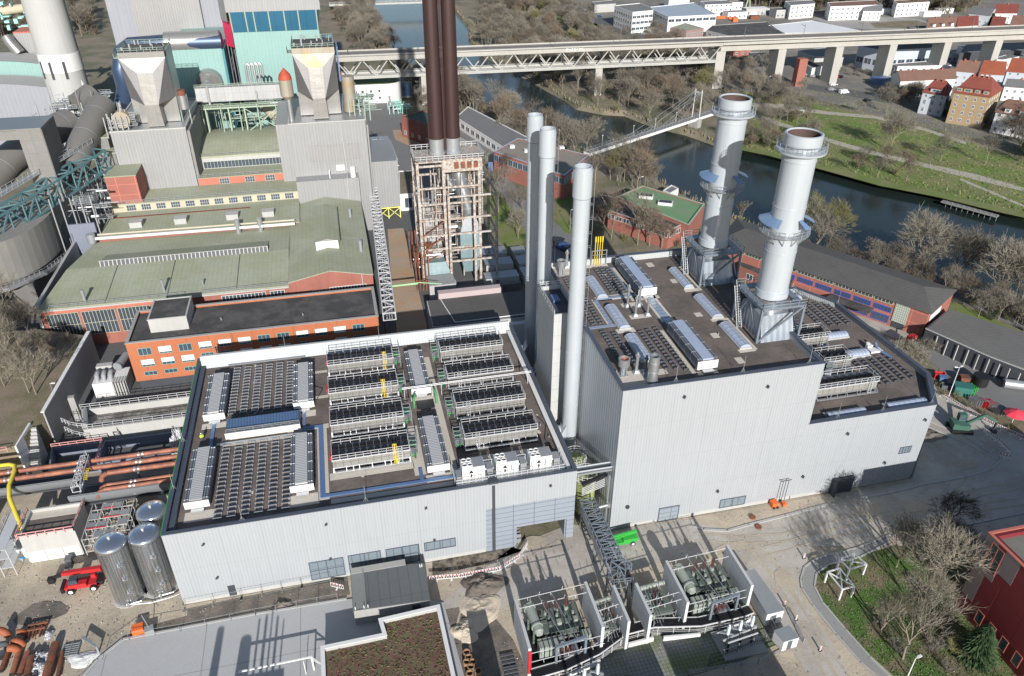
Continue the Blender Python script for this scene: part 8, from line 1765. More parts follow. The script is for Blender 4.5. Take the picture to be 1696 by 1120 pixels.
def town_cars():
    rr = random.Random(4); cols = ['carwhite','cargrey','carblack','carblue','carred','carwhite','cargrey']; pro = {}
    spots = [(1352+i*5,116+i*.9,1.9) for i in range(7)]+[(1360+i*6,124+i*.9,1.9) for i in range(6)]+[(1438+i*5.5,112+i*1.5,1.8) for i in range(8)]+[(1440+i*6,120+i*1.7,1.8) for i in range(6)]+[(1380,142,.1),(1377,150,.2),(1340,125,.1),(1346,128,.1),(1436,168,.2),(1492,158,.2)]
    spots += [(1035+i*9,42+i*3,-.4) for i in range(9)]+[(1040+i*9,50+i*2.6,-.4) for i in range(8)]+[(945+i*12,8+i*5,-.8) for i in range(5)]+[(1575,186,.2),(1602,200,.2),(1560,183,.2),(1606,93,.1),(1592,96,.2),(1600,98,.2),(1135,66,0),(1150,67,0),(1180,68,.2),(1120,60,.1)]
    for i,(px,py,a) in enumerate(spots):
        c = cols[rr.randrange(7)]; x,y = G(px,py,0); lb = '%s car parked in the town across the river'%{'carwhite':'white','cargrey':'grey','carblack':'black','carblue':'blue','carred':'red'}[c]
        if c not in pro: pro[c] = car(x,y,a,lb,c,'cars parked in the town across the river')
        else: copy_tree(pro[c],(x,y,0),a)
    for i,(px,py,a,c) in enumerate(((928,407,.5,'carblack'),(934,410,.5,'carblue'),(941,414,.5,'carblack'),(948,418,.5,'cargrey'),(924,400,.5,'carblack'),(955,424,.5,'cargrey'))):
        x,y = G(px,py,0); o = copy_tree(pro[c],(x,y,0),a,label='dark car parked between the slim stacks and the brick building, %s'%('second from the top','third from the top','fourth from the top','fifth from the top','topmost','lowest')[i],group='dark cars parked behind the tall hall')
    x,y = G(1397,155,0); car(x,y,.1,'white van driving on the road behind the park','carwhite',van=True); x,y = G(1606,96,0); car(x,y,.1,'white van parked near the last visible pier','carwhite',van=True)
    x,y = G(860,432,0)
town_cars()
x,y = G(1457,138,0); b = MB(); b.ob(x,y,0,9,6,3.2,.1); t = T('blue_tent',(x,y,0),'bright blue tarpaulin covered shelter beside the road','tent'); b.build('cover','blue',t)
for i,(px,py) in enumerate(((1323,190),(1466,152),(1470,150))):
    x,y = G(px,py,0)
    if i == 0: b = MB(); b.box(x-2,x+2,y-.8,y+.8,0,2.4); tag(b.build('utility_cabinet','galvgreen',loc=(x,y,0)),'graffiti covered green cabinet beside the park path','cabinet')
    else: b = MB(); b.cyl(x,y,0,9,.15,6); tag(b.build('flag_pole','conc_light',loc=(x,y,0)),'pale pole %s the parking lot'%('left at' if i==1 else 'right at'),'pole')
for i,(px,py) in enumerate(((944,382),(775,205),(790,190),(1058,325),(700,200),(1270,150))):
    lamp(*G(px,py,0),7,'street lamp %s'%('beside the grass strip behind the slim stacks','near the left end of the long white building','among the river bank trees','beside the river near the white hut','near the brick building left of the stacks','on the path beyond the viaduct')[i],1,.3)
# gantry crane and storage yard far away
t = T('gantry_crane',(250,520,0),'pale green gantry crane over the distant storage yard','gantry crane'); p = G(1192,16,0); q = G(1238,14,0); b = MB()
for u in (0,1): x,y = (p,q)[u]; b.tube((x-2,y,0),(x,y,12),.5,4); b.tube((x+2,y,0),(x,y,12),.5,4)
b.tube((p[0]-8,p[1],12),(q[0]+4,q[1],12),1.1,4); b.build('frame','greenpale',t)
rr = random.Random(9)
for i in range(16):
    x,y = G(rr.uniform(1190,1290),rr.uniform(18,36),0); c = rr.choice(['orange','galv_dark','white','rust','cargrey','blue']); b = MB(); b.ob(x,y,0,rr.uniform(3,8),rr.uniform(2,4),rr.uniform(1,3),rr.uniform(-.3,.3)); tag(b.build('stored_box',c,loc=(x,y,0)),'small %s box in the distant storage yard under the green gantry crane'%{'orange':'orange','galv_dark':'dark','white':'white','rust':'rusty','cargrey':'grey','blue':'blue'}[c],'box','boxes in the distant storage yard')

t = T('road_bridge',(30,640,0),'low pale road bridge over the river at the very top of the picture','bridge'); p = G(545,6,7); q = G(705,1,7); a = atan2(q[1]-p[1],q[0]-p[0]); b = MB(); b.ob((p[0]+q[0])/2,(p[1]+q[1])/2,5.6,hypot(q[0]-p[0],q[1]-p[1]),9,1.4,a); b.build('deck','viasteel',t); b = MB(); b.rail([(p[0],p[1]-4,7),(q[0],q[1]-4,7)],1.4,4,.12); b.build('railing','galv',t)
for i,(px,py,w,d,h,c,r_) in enumerate(((1216,30,16,9,5,'white','greyroof'),(1250,24,20,8,5,'conc_light','whiteroof'),(1300,28,22,10,6,'conc_light','darkroof'),(1330,22,12,8,5,'pinkgrey','greyroof'),(1120,12,18,9,7,'white','greyroof'),(1212,16,14,8,6,'white','tilebrown'),(1350,118,9,5,3,'conc_light','greyroof'),(1605,92,14,7,5,'white','greyroof'),(1630,104,12,7,6,'conc_light','tilebrown'),(1560,102,14,7,5,'white','greyroof'),(1690,100,14,8,6,'white','greyroof'),(1256,100,10,7,4,'conc_light','darkroof'),(1225,92,12,6,4,'brick','greyroof'))):
    x,y = G(px,py,0); block('small_building','building','small %s building with %s roof, %s'%({'white':'white','conc_light':'pale grey','pinkgrey':'pinkish grey','brick':'brick'}[c],{'greyroof':'grey','whiteroof':'white','darkroof':'dark','tilebrown':'brown'}[r_],('behind the green gantry crane','right of the gantry crane','above the white roofed hall','left end of the wasteland','behind the solar roofed hall','left of the gantry crane','on the parking lot edge','right of the last visible pier','behind the orange roofed house','beside the blue warehouse extension','at the right edge under the viaduct','below the viaduct near the depot','beside the second viaduct pier')[i]),[(x-w/2,y-d/2),(x+w/2,y-d/2),(x+w/2,y+d/2),(x-w/2,y+d/2)],0,h,c,r_,.2,.3,None,((0,[(1.2,2.6)],max(2,int(w/3.4)),1.6,2),))
t = T('brick_tower',(240,395,0),'old red brick chimney stump beside a viaduct pier','tower'); x,y = G(1320,142,0); b = MB(); b.box(x-2.4,x+2.4,y-2,y+2,0,14); b.build('wall','brick',t)
# ================= trees =================
def grow(tr,cr,rnd,p,d,L,r,lv,mx,br,up,tw):
    q = p+d*L; mid = p.lerp(q,.5)+Vector((rnd.uniform(-1,1),rnd.uniform(-1,1),0))*L*.05
    m = tr if lv < 2 else cr; n = 6 if lv == 0 else (4 if lv < 3 else 3)
    m.tube(p,mid,r,n,r*.85,cap=False,sm=True); m.tube(mid,q,r*.85,n,r*.65,cap=False,sm=True)
    if lv == mx:
        for i in range(tw):
            s = p.lerp(q,rnd.uniform(.1,1)); e = (d+Vector((rnd.uniform(-1,1),rnd.uniform(-1,1),rnd.uniform(-.5,.9)))*.9).normalized()*rnd.uniform(.5,1.1)*max(L,.9)
            w = e.cross(Vector((rnd.random(),rnd.random(),.3))).normalized()*rnd.uniform(.022,.040); cr.add([s-w,s+w,s+e],[(0,1,2)])
            f = s+e*rnd.uniform(.3,.7); e2 = (e.normalized()+Vector((rnd.uniform(-1,1),rnd.uniform(-1,1),rnd.uniform(-.3,.8)))*.8).normalized()*e.length*.6; cr.add([f-w*.8,f+w*.8,f+e2],[(0,1,2)])
        return
    k = br[lv]
    for i in range(k):
        a = 2*pi*(i+rnd.uniform(-.3,.3))/k; sp = rnd.uniform(.55,1.0)*(1.0 if lv else .8)
        s = d.orthogonal().normalized(); s2 = d.cross(s); e = (d*1.0+(s*cos(a)+s2*sin(a))*sp+Vector((0,0,up))).normalized()
        b0 = p.lerp(q,rnd.uniform(.55,1.0) if i else 1.0); grow(tr,cr,rnd,b0,e,L*rnd.uniform(.62,.82),r*.55,lv+1,mx,br,up,tw)
def bare(seed,h,br=(5,4,3,3),up=.25,tw=5,slim=1.0,name='bare_tree'):
    rnd = random.Random(seed); tr,cr = MB(),MB(); L = h*.30
    grow(tr,cr,rnd,Vector((0,0,-.1)),Vector((rnd.uniform(-.06,.06),rnd.uniform(-.06,.06),1)).normalized(),L,h*.0125*slim,0,len(br),br,up,tw); return tr,cr
def shrubm(seed,h,n=16,tw=16):
    rnd = random.Random(seed); tr,cr = MB(),MB()
    for i in range(n):
        a = rnd.uniform(0,6.3); d = Vector((cos(a)*rnd.uniform(.2,.9),sin(a)*rnd.uniform(.2,.9),1)).normalized(); p = Vector((cos(a)*rnd.uniform(0,.5),sin(a)*rnd.uniform(0,.5),0)); q = p+d*h*rnd.uniform(.5,.9); (tr if i < 5 else cr).tube(p,q,.05,3,.02,cap=False)
        for k in range(tw):
            s = p.lerp(q,rnd.uniform(.2,1)); e = Vector((rnd.uniform(-1,1),rnd.uniform(-1,1),rnd.uniform(-.2,1))).normalized()*rnd.uniform(.4,1.2)*h*.3; w = e.cross(Vector((.3,.2,.9))).normalized()*rnd.uniform(.03,.06); cr.add([s-w,s+w,s+e],[(0,1,2)])
    return tr,cr
def leafy(seed,h,rad,n,lsz,kind):
    rnd = random.Random(seed); tr,cr = MB(),MB(); tr.cyl(0,0,0,h*.9,h*.025,8,h*.006)
    for i in range(n):
        if kind == 'conifer':
            t_ = rnd.random()**.7; z = h*(.08+.92*t_); R = rad*(1-t_)**.8*(1+.22*sin(z*3.1)); a = rnd.uniform(0,6.3); r = R*rnd.uniform(.45,1.05); p = Vector((r*cos(a),r*sin(a),z-r*.25)); e = Vector((cos(a),sin(a),-.35))*rnd.uniform(.5,1.3)*lsz
        else:
            a = rnd.uniform(0,6.3); r = rad*rnd.random()**.5; z = h*(.45+.55*math.sqrt(max(0,1-(r/rad)**2))*rnd.uniform(.3,1)); p = Vector((r*cos(a),r*sin(a),z)); e = Vector((rnd.uniform(-.2,.2),rnd.uniform(-.2,.2),-1))*rnd.uniform(1,2.6)*lsz
        w = e.cross(Vector((rnd.uniform(-1,1),rnd.uniform(-1,1),rnd.uniform(0,1)))).normalized()*lsz*rnd.uniform(.12,.3); cr.add([p-w,p+w,p+e],[(0,1,2)])
    return tr,cr
PRO = {}
def proto(key,gen,mats):
    for m in mats:
        tr,cr = gen; t = bpy.data.objects.new('tree',None)
        PRO[(key,m)] = (tr,cr)
CACHE = {}
def plant(key,mat,x,y,label,name='bare_tree',cat='tree',sc=1,group=None,z=0,rz=None):
    if cat == 'tree' and key not in ('con','con2','wil'): sc = sc*1.22
    k = (key,mat); rz = random.uniform(0,6.28) if rz is None else rz
    if k not in CACHE:
        if ('g',key) not in CACHE: CACHE[('g',key)] = GEN[key]()
        tr,cr = CACHE[('g',key)]; o = T(name,(0,0,0),label,cat,group); a = tr.build('trunk','bark' if key[0] != 'b' or key != 'birch' else 'twig_pale',o); c = cr.build('crown',mat,o); CACHE[k] = o
        o.location = (x,y,z); o.rotation_euler.z = rz; o.scale = (sc,)*3; return o
    o = copy_tree(CACHE[k],(x,y,z),rz,sc,label); o.name = name
    if group: o['group'] = group
    elif 'group' in o: del o['group']
    return o
GEN = {'a': lambda: bare(1,14,(5,4,4,3),.25,6), 'b2': lambda: bare(2,15,(4,4,4,3),.45,6), 'c': lambda: bare(5,12,(6,4,3,3),.15,8), 'd': lambda: bare(9,16,(4,4,3,3),.6,8,.9), 'birch': lambda: bare(12,14,(4,3,3,3),.7,9,.8),
  'big': lambda: bare(21,16,(5,5,4,4),.2,5,1.2), 's': lambda: shrubm(3,3.4), 's2': lambda: shrubm(4,4.6,22,20), 'con': lambda: leafy(6,9,3.4,5200,.8,'conifer'), 'con2': lambda: leafy(7,13,4.5,3200,1.3,'conifer'), 'wil': lambda: leafy(8,9,5.5,4200,1.0,'willow')}
rt = random.Random(77)
def inpoly(x,y,P):
    c = False
    for i in range(len(P)):
        a,b_ = P[i],P[i-1]
        if (a[1]>y)!=(b_[1]>y) and x < (b_[0]-a[0])*(y-a[1])/(b_[1]-a[1])+a[0]: c = not c
    return c
BANK = offs(RV,1.0)
def fbd(x,y):
    u = max(-.1,min(1,((x-F0[0])*(F1[0]-F0[0])+(y-F0[1])*(F1[1]-F0[1]))/((F1[0]-F0[0])**2+(F1[1]-F0[1])**2))); return hypot(x-F0[0]-u*(F1[0]-F0[0]),y+8-F0[1]-u*(F1[1]-F0[1]))
def px_of(x,y):
    v = Vector((x,y,-CH)); return 848+F*v.dot(CR)/v.dot(FW)
def wood(poly,n,keys,mats,label,group,smin=.7,smax=1.15,cat='tree',name='bare_tree',avoid=True):
    P = ccw(GP(poly)); xs = [p[0] for p in P]; ys = [p[1] for p in P]; pts = []; tries = 0; pmin = min(p[0] for p in poly); pmax = max(p[0] for p in poly)
    while len(pts) < n and tries < n*60:
        tries += 1; x = rt.uniform(min(xs),max(xs)); y = rt.uniform(min(ys),max(ys))
        if not inpoly(x,y,P) or (avoid and inpoly(x,y,BANK)) or fbd(x,y) < 12: continue
        if any((x-u)**2+(y-v)**2 < 9 for u,v in pts): continue
        pts.append((x,y)); m_ = rt.choice(mats); k_ = rt.choice(keys); u = (px_of(x,y)-pmin)/(pmax-pmin); plant(k_,m_,x,y,{'twig':'greyish','twig_pale':'pale','twig_brown':'brownish','twig_olive':'olive','needle':'green'}[m_]+' '+label+', '+(('left','middle','right')[min(2,max(0,int(u*3)))])+(' rear' if y > (min(ys)+max(ys))/2 else ' front'),name,cat,rt.uniform(smin,smax),group)
BM = ['twig','twig_pale','twig_brown']; AK = ['a','b2','c','d','birch']
wood([(548,12),(622,20),(640,50),(655,85),(640,92),(590,92),(575,60)],18,AK,BM,'bare tree between the plant and the upper river','bare trees of the upper river wood')
wood([(645,100),(690,118),(752,146),(800,172),(795,185),(700,172),(665,150)],12,AK,BM,'bare tree on the near bank below the viaduct','bare trees on the near bank below the viaduct',.6,1.0)
wood([(765,160),(850,205),(925,240),(1000,268),(1090,300),(1085,318),(985,300),(920,275),(840,235),(770,185)],34,AK+['big'],BM,'bare tree on the near bank behind the slim stacks','bare trees on the near river bank',.75,1.1)
wood([(782,50),(830,10),(905,8),(960,55),(1060,78),(1160,92),(1175,150),(1190,215),(1140,216),(1060,195),(990,182),(930,155),(860,118),(800,88)],62,AK,BM+['twig_olive'],'bare tree in the dense wood on the far river bank','bare trees of the far bank wood',.7,1.15)
wood([(800,2),(905,0),(930,24),(985,52),(960,60),(900,30),(840,20)],6,['s2','c'],['twig_brown','twig_olive'],'bushy bare tree on the slope left of the distant road','bushy trees left of the distant road',.8,1.5)
wood([(1195,95),(1290,150),(1330,160),(1340,195),(1250,190),(1195,215)],18,AK,BM,'bare tree between the viaduct piers and the park','bare trees between the viaduct and the park',.6,1.0)
wood([(1195,195),(1290,225),(1345,262),(1340,272),(1240,250),(1190,230)],16,['a','c','s2'],BM,'bare tree on the grassy far bank left of the front stack','bare trees on the grassy far bank',.5,.85)
wood([(1400,287),(1460,302),(1550,318),(1560,300),(1480,270),(1400,262)],8,['c','s2','a'],['twig_brown','twig'],'scrubby bare tree beside the park shore','scrubby trees beside the park shore',.4,.8)
wood([(1280,8),(1420,2),(1550,6),(1600,16),(1560,24),(1440,16),(1330,20)],8,['s2','c','b2'],['twig','twig_olive','twig_brown'],'bare tree in the wooded strip at the top edge of the town','bare trees of the strip at the top of the town',.9,1.5)
wood([(1440,166),(1520,180),(1590,205),(1650,225),(1655,205),(1590,188),(1500,160)],18,['s2','c','a'],['twig','twig_brown','twig_olive'],'bare bushy tree between park and houses','bushy trees between park and houses',.6,.95)
wood([(1640,205),(1720,225),(1720,290),(1650,240)],12,['a','c','b2'],['twig','twig_brown'],'bare tree at the right edge of the park','bare trees at the right edge of the park',.6,.9)
wood([(1340,130),(1440,140),(1560,160),(1440,120),(1330,112)],9,['c','s2'],['twig'],'small bare street tree near the parked cars','small street trees in the town',.4,.6)
wood([(1010,30),(1100,58),(1120,62),(1030,44)],8,['c'],['twig_brown','twig'],'small bare street tree along the distant road','small street trees along the distant road',.5,.8)
for i,(px,py,s,k) in enumerate(((1303,202,.8,'a'),(1422,187,.55,'c'),(1468,188,.75,'a'),(1474,250,1.05,'big'),(1463,249,.8,'b2'),(1557,268,.8,'a'),(1540,275,.7,'wilb'),(1502,228,.7,'c'),(1632,272,.8,'b2'),(1360,262,.6,'c'),(1290,205,.7,'c'))):
    x,y = G(px,py,0); plant('c' if k=='wilb' else k,'twig_pale' if i%2 else 'twig',x,y,'bare park tree standing %s'%('beside the graffiti cabinet','at the upper park path','left of the houses at the path','largest in the middle of the lawn','close left of the largest lawn tree','right of the lawn middle','just left of the jetty lawn','between the two park paths','near the right end of the lawn','on the lower lawn near the shore','near the park entrance')[i],sc=s)
for i,(px,py,s,k,m) in enumerate(((1348,425,.9,'big','twig_pale'),(1372,410,.95,'a','twig_olive'),(1333,405,.8,'d','twig_olive'),(1420,432,.6,'s2','twig_brown'),(1440,436,.7,'s2','twig_brown'),(1512,455,1.05,'big','twig_pale'),(1530,462,.7,'b2','twig_pale'),(1582,473,.95,'a','twig'),(1588,470,.85,'d','twig'),(1600,478,.9,'b2','twig'),(1642,505,1.05,'big','twig_pale'),(1655,500,.9,'a','twig'),(1672,512,.9,'d','twig'),(1700,515,1.0,'big','twig'),(1620,525,.6,'c','twig'),(1640,530,.6,'s2','needle'),(1690,500,.9,'b2','twig_brown'),(1470,448,.5,'s2','twig'),(1545,470,.5,'s2','twig'))):
    x,y = G(px,py,0); plant(k,m,x,y,'%s on the near bank behind the brick hall'%('leftmost pale bare tree','second bare tree from the left, olive,','slim bare tree beside the front stack','reddish bush','larger reddish bush','widest pale bare tree','pale tree right of the widest','tall dark tree','slender dark tree','tree with forked trunk','big pale tree near the right edge','tree behind the big pale tree','leaning slender tree','bare tree at the picture edge','small tree beside the path','dark green bush beside the path','brownish tree near the edge','low bush left of the widest tree','low bush right of the widest tree')[i],sc=s*1.15)
for i,(px,py,s,k,m) in enumerate(((48,650,.85,'birch','twig_pale'),(60,653,.75,'a','twig_pale'),(20,600,.8,'b2','twig_pale'),(32,575,.8,'a','twig'),(70,590,.6,'c','twig'),(8,640,.7,'c','twig_pale'),(90,575,.6,'s2','twig'),(15,560,.9,'d','twig_pale'),(50,560,.7,'a','twig'),(-10,610,.9,'a','twig'),(110,565,.5,'s2','twig'))):
    x,y = G(px,py,7); plant(k,m,x,y,'bare tree on the left embankment, %s'%('with bright trunk nearest the lamp post','just behind the bright trunk','halfway to the conveyor gallery','behind in the shade of the bunker','small one near the retaining wall','low one at the left edge','bushy one at the top of the wall','tall one at the conveyor gallery','below the brick hall windows','outermost at the picture edge','bush at the corner of the wall')[i],sc=s,z=7)
for i,(px,py,s,k,m,l) in enumerate(((1561,884,.85,'c','twig_dark','dark bare tree at the kerb left of the red building'),(1484,940,.75,'a','twig','bare tree at the upper corner of the grass island'),(1532,985,.95,'big','twig_pale','widest bare tree with yellowish twigs in the middle of the grass island'),(1457,1052,.6,'b2','twig','short bare tree near the inner path curve'),(1495,1092,.85,'d','twig_pale','slender pale tree near the bottom of the grass island'),(1520,1015,.7,'a','twig_pale','bare tree between the wide tree and the slender pale tree'),(1556,935,.7,'a','twig_dark','dark bare tree close to the red building wall'),(1508,915,.5,'c','twig','small bare tree behind the shelter frames'),(1500,618,.8,'c','twig_pale','bare tree beside the slanted annex edge'),(1525,600,.6,'c','twig','smaller bare tree beside the slanted annex edge'),(1404,1112,.55,'c','twig','x'))[:10]):
    x,y = G(px,py,0); plant(k,m,x,y,l,sc=s)
x,y = G(1612,1092,0); plant('con','needle',x,y,'dark green conifer at the foot of the red building','conifer',sc=.82)
x,y = G(1635,55,0); plant('con2','needle',x,y,'large blue-green conifer between the distant red roofed houses','conifer',sc=1.0); x,y = G(1662,142,0); plant('con2','needle',x,y,'dark green round conifer right of the ochre house','conifer',sc=.6); x,y = G(1600,58,0); plant('s2','twig_brown',x,y,'dark bush left of the large distant conifer','bush','bush',1.2)
x,y = G(1715,262,0); plant('wil','willow',x,y,'yellow-green weeping willow at the right edge','willow',sc=1.1)
for i,(px,py,s,k,m) in enumerate(((812,330,.9,'birch','twig_pale'),(826,352,.95,'d','twig_pale'),(846,372,.9,'birch','twig'),(858,395,.7,'a','twig_pale'),(798,300,.7,'d','twig'),(838,300,.8,'birch','twig_brown'),(806,350,.7,'s2','needle'),(866,350,.6,'a','twig'))):
    x,y = G(px,py,0); plant(k,m,x,y,'bare tree right of the rusty frame, %s'%('second from the back','third from the back','fourth from the back','nearest one','rearmost','beside the blue door','dark bush at its foot','beside the grey path')[i],sc=s)
for i,(px,py,s,k,m) in enumerate(((1012,395,.9,'d','twig_brown'),(1000,375,.7,'c','twig_brown'),(1056,405,1.0,'d','twig_pale'),(1075,408,.9,'a','twig_brown'),(1095,412,.8,'c','twig_brown'),(1035,400,.6,'s2','twig_olive'),(1225,372,.6,'birch','twig_pale'),(985,300,.8,'a','twig'),(1022,300,.8,'big','twig_olive'),(1060,298,.8,'a','twig_olive'),(1120,408,.6,'s2','twig_brown'))):
    x,y = G(px,py,0); plant(k,m,x,y,'bare tree by the riverside building, %s'%('at its left front corner','farther left, small','tallest in the middle of its front','right of the tallest','near its right corner','olive bush at its front','pale one beyond the rear thick stack','behind it on the bank, left','behind it on the bank, wide crown','behind it on the bank, right','bush at its right corner')[i],sc=s)
wood([(928,330),(960,330),(990,395),(985,430),(960,400)],7,['s2','s','c'],['needle','twig_olive','twig_brown'],'bush in the shaded garden behind the tall hall','bushes behind the tall hall',.5,.9,'bush','bush')
wood([(1552,632),(1600,668),(1660,702),(1720,728),(1720,738),(1650,706),(1590,675),(1550,650)],16,['s'],['twig_olive','twig_brown','twig'],'low hedge bush in the strip behind the road barriers','hedge bushes behind the road barriers',.45,.7,'bush','bush')
wood([(1470,1010),(1560,960),(1590,1020),(1620,1060),(1600,1120),(1520,1110),(1440,1050),(1440,1010)],28,['s','s2'],['twig','twig_olive'],'low scrub bush under the trees of the grass island','scrub bushes on the grass island',.4,.8,'bush','bush',False)
wood([(0,8),(60,0),(62,50),(30,45),(0,60)],6,['b2','a','s2'],['twig','twig_pale','twig_brown'],'bare tree on the hillside behind the plant at the upper left','bare trees at the upper left',.9,1.5,avoid=False)
wood([(-60,182),(90,176),(96,170),(-60,172)],12,['s2'],['twig'],'bush row in front of the turquoise arch','bushes in front of the turquoise arch',.5,.8,'bush','bush',False)
# far-off woods that read as one mass: one object each, made of instanced crowns
def woodmass(name,label,poly,n,pk,smin,smax,seed,avoid=True):
    r = random.Random(seed); P = ccw(GP(poly)); xs = [p[0] for p in P]; ys = [p[1] for p in P]; pts = []; tries = 0
    while len(pts) < n and tries < n*40:
        tries += 1; x = r.uniform(min(xs),max(xs)); y = r.uniform(min(ys),max(ys))
        if inpoly(x,y,P) and not (avoid and inpoly(x,y,BANK)) and fbd(x,y) > 12: pts.append((x,y,0))
    me = bpy.data.meshes.new(name); me.from_pydata(pts,[],[]); o = bpy.data.objects.new(name,me); SC.collection.objects.link(o); tag(o,label,'wood',kind='stuff')
    at = me.attributes.new('sc','FLOAT','POINT'); rt_ = me.attributes.new('rz','FLOAT_VECTOR','POINT')
    for i in range(len(pts)): at.data[i].value = r.uniform(smin,smax)*1.15; rt_.data[i].vector = (0,0,r.uniform(0,6.28))
    ng = bpy.data.node_groups.new(name,'GeometryNodeTree'); ng.interface.new_socket('Geometry',in_out='INPUT',socket_type='NodeSocketGeometry'); ng.interface.new_socket('Geometry',in_out='OUTPUT',socket_type='NodeSocketGeometry')
    N,L = ng.nodes,ng.links; gi = N.new('NodeGroupInput'); go = N.new('NodeGroupOutput'); jn = N.new('GeometryNodeGeometryToInstance')
    for k in pk:
        src = CACHE[k]
        for ch in KIDS.get(src,list(src.children)):
            oi = N.new('GeometryNodeObjectInfo'); oi.inputs['Object'].default_value = ch; oi.transform_space = 'ORIGINAL'; L.new(oi.outputs['Geometry'],jn.inputs[0])
    ip = N.new('GeometryNodeInstanceOnPoints'); L.new(gi.outputs[0],ip.inputs['Points']); 
    grp = []
    for k in pk:
        src = CACHE[k]; jg = N.new('GeometryNodeJoinGeometry')
        for ch in KIDS.get(src,list(src.children)):
            oi = N.new('GeometryNodeObjectInfo'); oi.inputs['Object'].default_value = ch; oi.transform_space = 'ORIGINAL'; L.new(oi.outputs['Geometry'],jg.inputs[0])
        g2 = N.new('GeometryNodeGeometryToInstance'); L.new(jg.outputs[0],g2.inputs[0]); grp.append(g2)
    jj = N.new('GeometryNodeJoinGeometry'); [L.new(g.outputs[0],jj.inputs[0]) for g in grp]; N.remove(jn)
    L.new(jj.outputs[0],ip.inputs['Instance']); ip.inputs['Pick Instance'].default_value = True
    a1 = N.new('GeometryNodeInputNamedAttribute'); a1.data_type = 'FLOAT'; a1.inputs[0].default_value = 'sc'; a2 = N.new('GeometryNodeInputNamedAttribute'); a2.data_type = 'FLOAT_VECTOR'; a2.inputs[0].default_value = 'rz'
    L.new(a1.outputs['Attribute'],ip.inputs['Scale']); L.new(a2.outputs['Attribute'],ip.inputs['Rotation']); L.new(ip.outputs[0],go.inputs[0])
    o.modifiers.new('scatter','NODES').node_group = ng; return o
K3 = [('a','twig'),('b2','twig_pale'),('c','twig_brown'),('d','twig'),('s2','twig_brown'),('s2','twig_olive')]; K3 = [k for k in K3 if k in CACHE]
woodmass('woodland','grey-brown bare woodland filling the far river bank behind the viaduct piers',[(782,40),(830,5),(905,4),(960,52),(1060,76),(1165,90),(1180,150),(1195,222),(1140,218),(1060,197),(990,184),(930,157),(860,120),(800,88)],430,K3,.55,1.05,1)
woodmass('woodland','bare woodland between the plant and the upper river bend',[(540,8),(622,15),(642,50),(660,90),(640,100),(590,96),(570,60)],120,K3,.6,1.1,2)
woodmass('thicket','brown bare thicket on the near bank below the viaduct',[(640,95),(690,112),(756,142),(850,198),(930,232),(1000,262),(1085,300),(1090,322),(980,302),(900,262),(800,195),(700,180),(665,160)],150,K3,.4,.8,3)
woodmass('woodland','bare wooded strip along the top edge of the town',[(1195,4),(1250,-6),(1630,-6),(1620,20),(1560,25),(1440,21),(1330,18),(1260,14)],640,K3,.8,1.3,4)
woodmass('woodland','wooded slope left of the distant road at the top',[(780,0),(905,-6),(930,22),(985,52),(960,62),(900,30),(840,24)],130,K3,.7,1.2,5)
woodmass('woodland','bare wooded hillside behind the concrete chimney at the upper left',[(-40,12),(60,-10),(150,-10),(160,60),(60,62),(-40,70)],240,K3,.9,1.5,6,False)
woodmass('thicket','brown shrub thicket along the park edge in front of the houses',[(1440,160),(1520,176),(1590,200),(1720,232),(1720,215),(1590,186),(1500,156)],110,K3,.3,.65,7)
woodmass('thicket','bare scrub on the far bank between viaduct and park',[(1185,95),(1290,148),(1335,160),(1350,205),(1345,272),(1240,252),(1190,232)],130,K3,.3,.75,8)
woodmass('thicket','brown scrub on the near bank behind the long brick hall',[(1300,408),(1400,436),(1480,446),(1560,474),(1640,504),(1720,530),(1720,560),(1600,505),(1500,470),(1400,448)],110,K3,.3,.6,9)

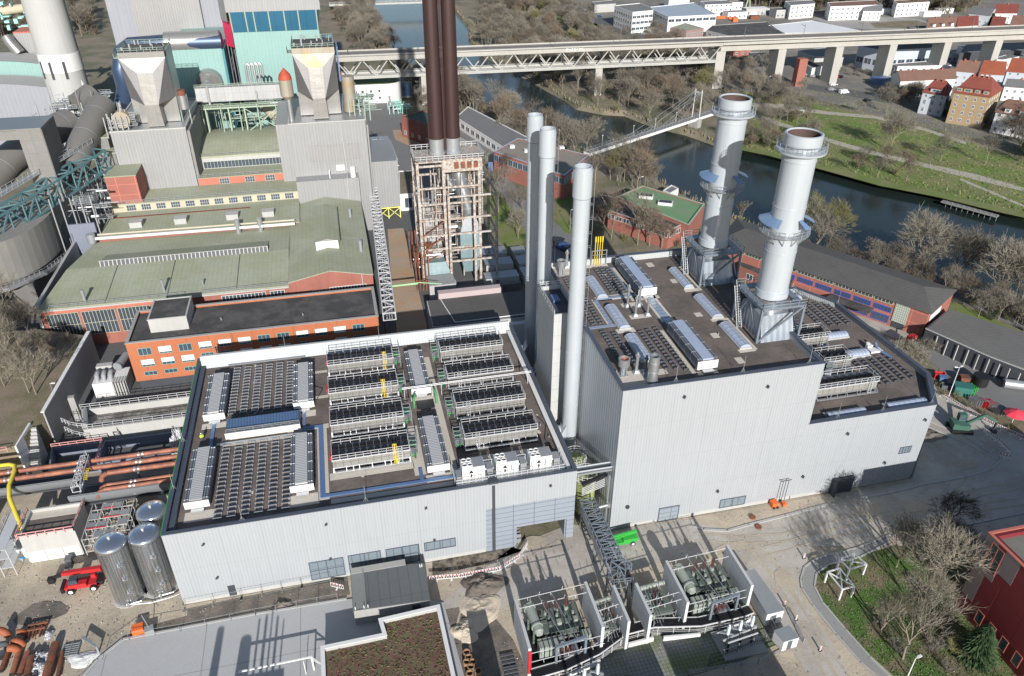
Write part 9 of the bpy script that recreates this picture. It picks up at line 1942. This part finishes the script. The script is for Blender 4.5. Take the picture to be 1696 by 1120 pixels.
# ground cover: leaf litter, dry grass and reeds on the banks
rg = random.Random(5); b = MB(); k = 0
EB = list(zip(RO,RO[1:]+RO[:1]))
for (p,q) in EB:
    L = hypot(q[0]-p[0],q[1]-p[1])
    if p[1] < 60 or p[1] > 900 or L > 160: continue
    for i in range(int(L*3.2)):
        u = rg.random(); x = p[0]+(q[0]-p[0])*u+rg.uniform(-2.6,3); y = p[1]+(q[1]-p[1])*u+rg.uniform(-2.6,3); h = rg.uniform(.4,1.5); w = rg.uniform(.15,.5); a = rg.uniform(0,6.3); z = -.6; b.add([(x-w*cos(a),y-w*sin(a),z),(x+w*cos(a),y+w*sin(a),z),(x+rg.uniform(-.3,.3),y+rg.uniform(-.3,.3),z+h+.4)],[(0,1,2)],rg.randrange(3))
tag(b.build('reeds',['twig_pale','twig_olive','twig_brown']),'pale dry reeds and scrub along the river banks','reeds',kind='stuff')
b = MB()
for i in range(9000):
    px_ = rg.uniform(1200,1760); py_ = rg.uniform(150,365); x,y = G(px_,py_,0)
    if inpoly(x,y,BANK): continue
    h = rg.uniform(.15,.5); w = rg.uniform(.2,.6); a = rg.uniform(0,6.3); b.add([(x-w*cos(a),y-w*sin(a),.05),(x+w*cos(a),y+w*sin(a),.05),(x,y,.05+h)],[(0,1,2)],0)
tag(b.build('grass_tufts',['grass','twig_olive']),'tufts of rough grass on the park lawn','grass',kind='stuff')
b = MB(); IS = ccw(GP([(1350,972),(1372,937),(1425,924),(1478,907),(1560,907),(1650,932),(1600,1010),(1690,1128),(1490,1128),(1440,1083),(1364,996)]))
for i in range(9000):
    px_ = rg.uniform(1350,1690); py_ = rg.uniform(905,1128); x,y = G(px_,py_,0)
    if not inpoly(x,y,IS): continue
    h = rg.uniform(.05,.25); w = rg.uniform(.05,.16); a = rg.uniform(0,6.3); b.add([(x-w*cos(a),y-w*sin(a),.08),(x+w*cos(a),y+w*sin(a),.08),(x,y,.08+h)],[(0,1,2)],0 if rg.random()<.55 else (1 if rg.random()<.6 else 2))
tag(b.build('grass_tufts',['grassi','twig','twig_olive']),'short grass and dead leaves on the traffic island','grass',kind='stuff')
b = MB()
for i in range(5200):
    x = rg.uniform(-115,110); y = rg.uniform(52,89.5)
    if rg.random() < .5: x = rg.uniform(-80,-33); y = rg.uniform(62,112)
    s = rg.uniform(.04,.16); a = rg.uniform(0,6.3); b.add([(x-s*cos(a),y-s*sin(a),.07),(x+s*cos(a),y+s*sin(a),.07),(x+s*sin(a),y-s*cos(a),.08),(x,y,.07+s*1.1)],[(0,1,3),(1,2,3),(2,0,3)],rg.randrange(2))
tag(b.build('rubble',['dirt_dark','conc_light']),'loose stones and rubble scattered over the sandy yard','rubble',kind='stuff')
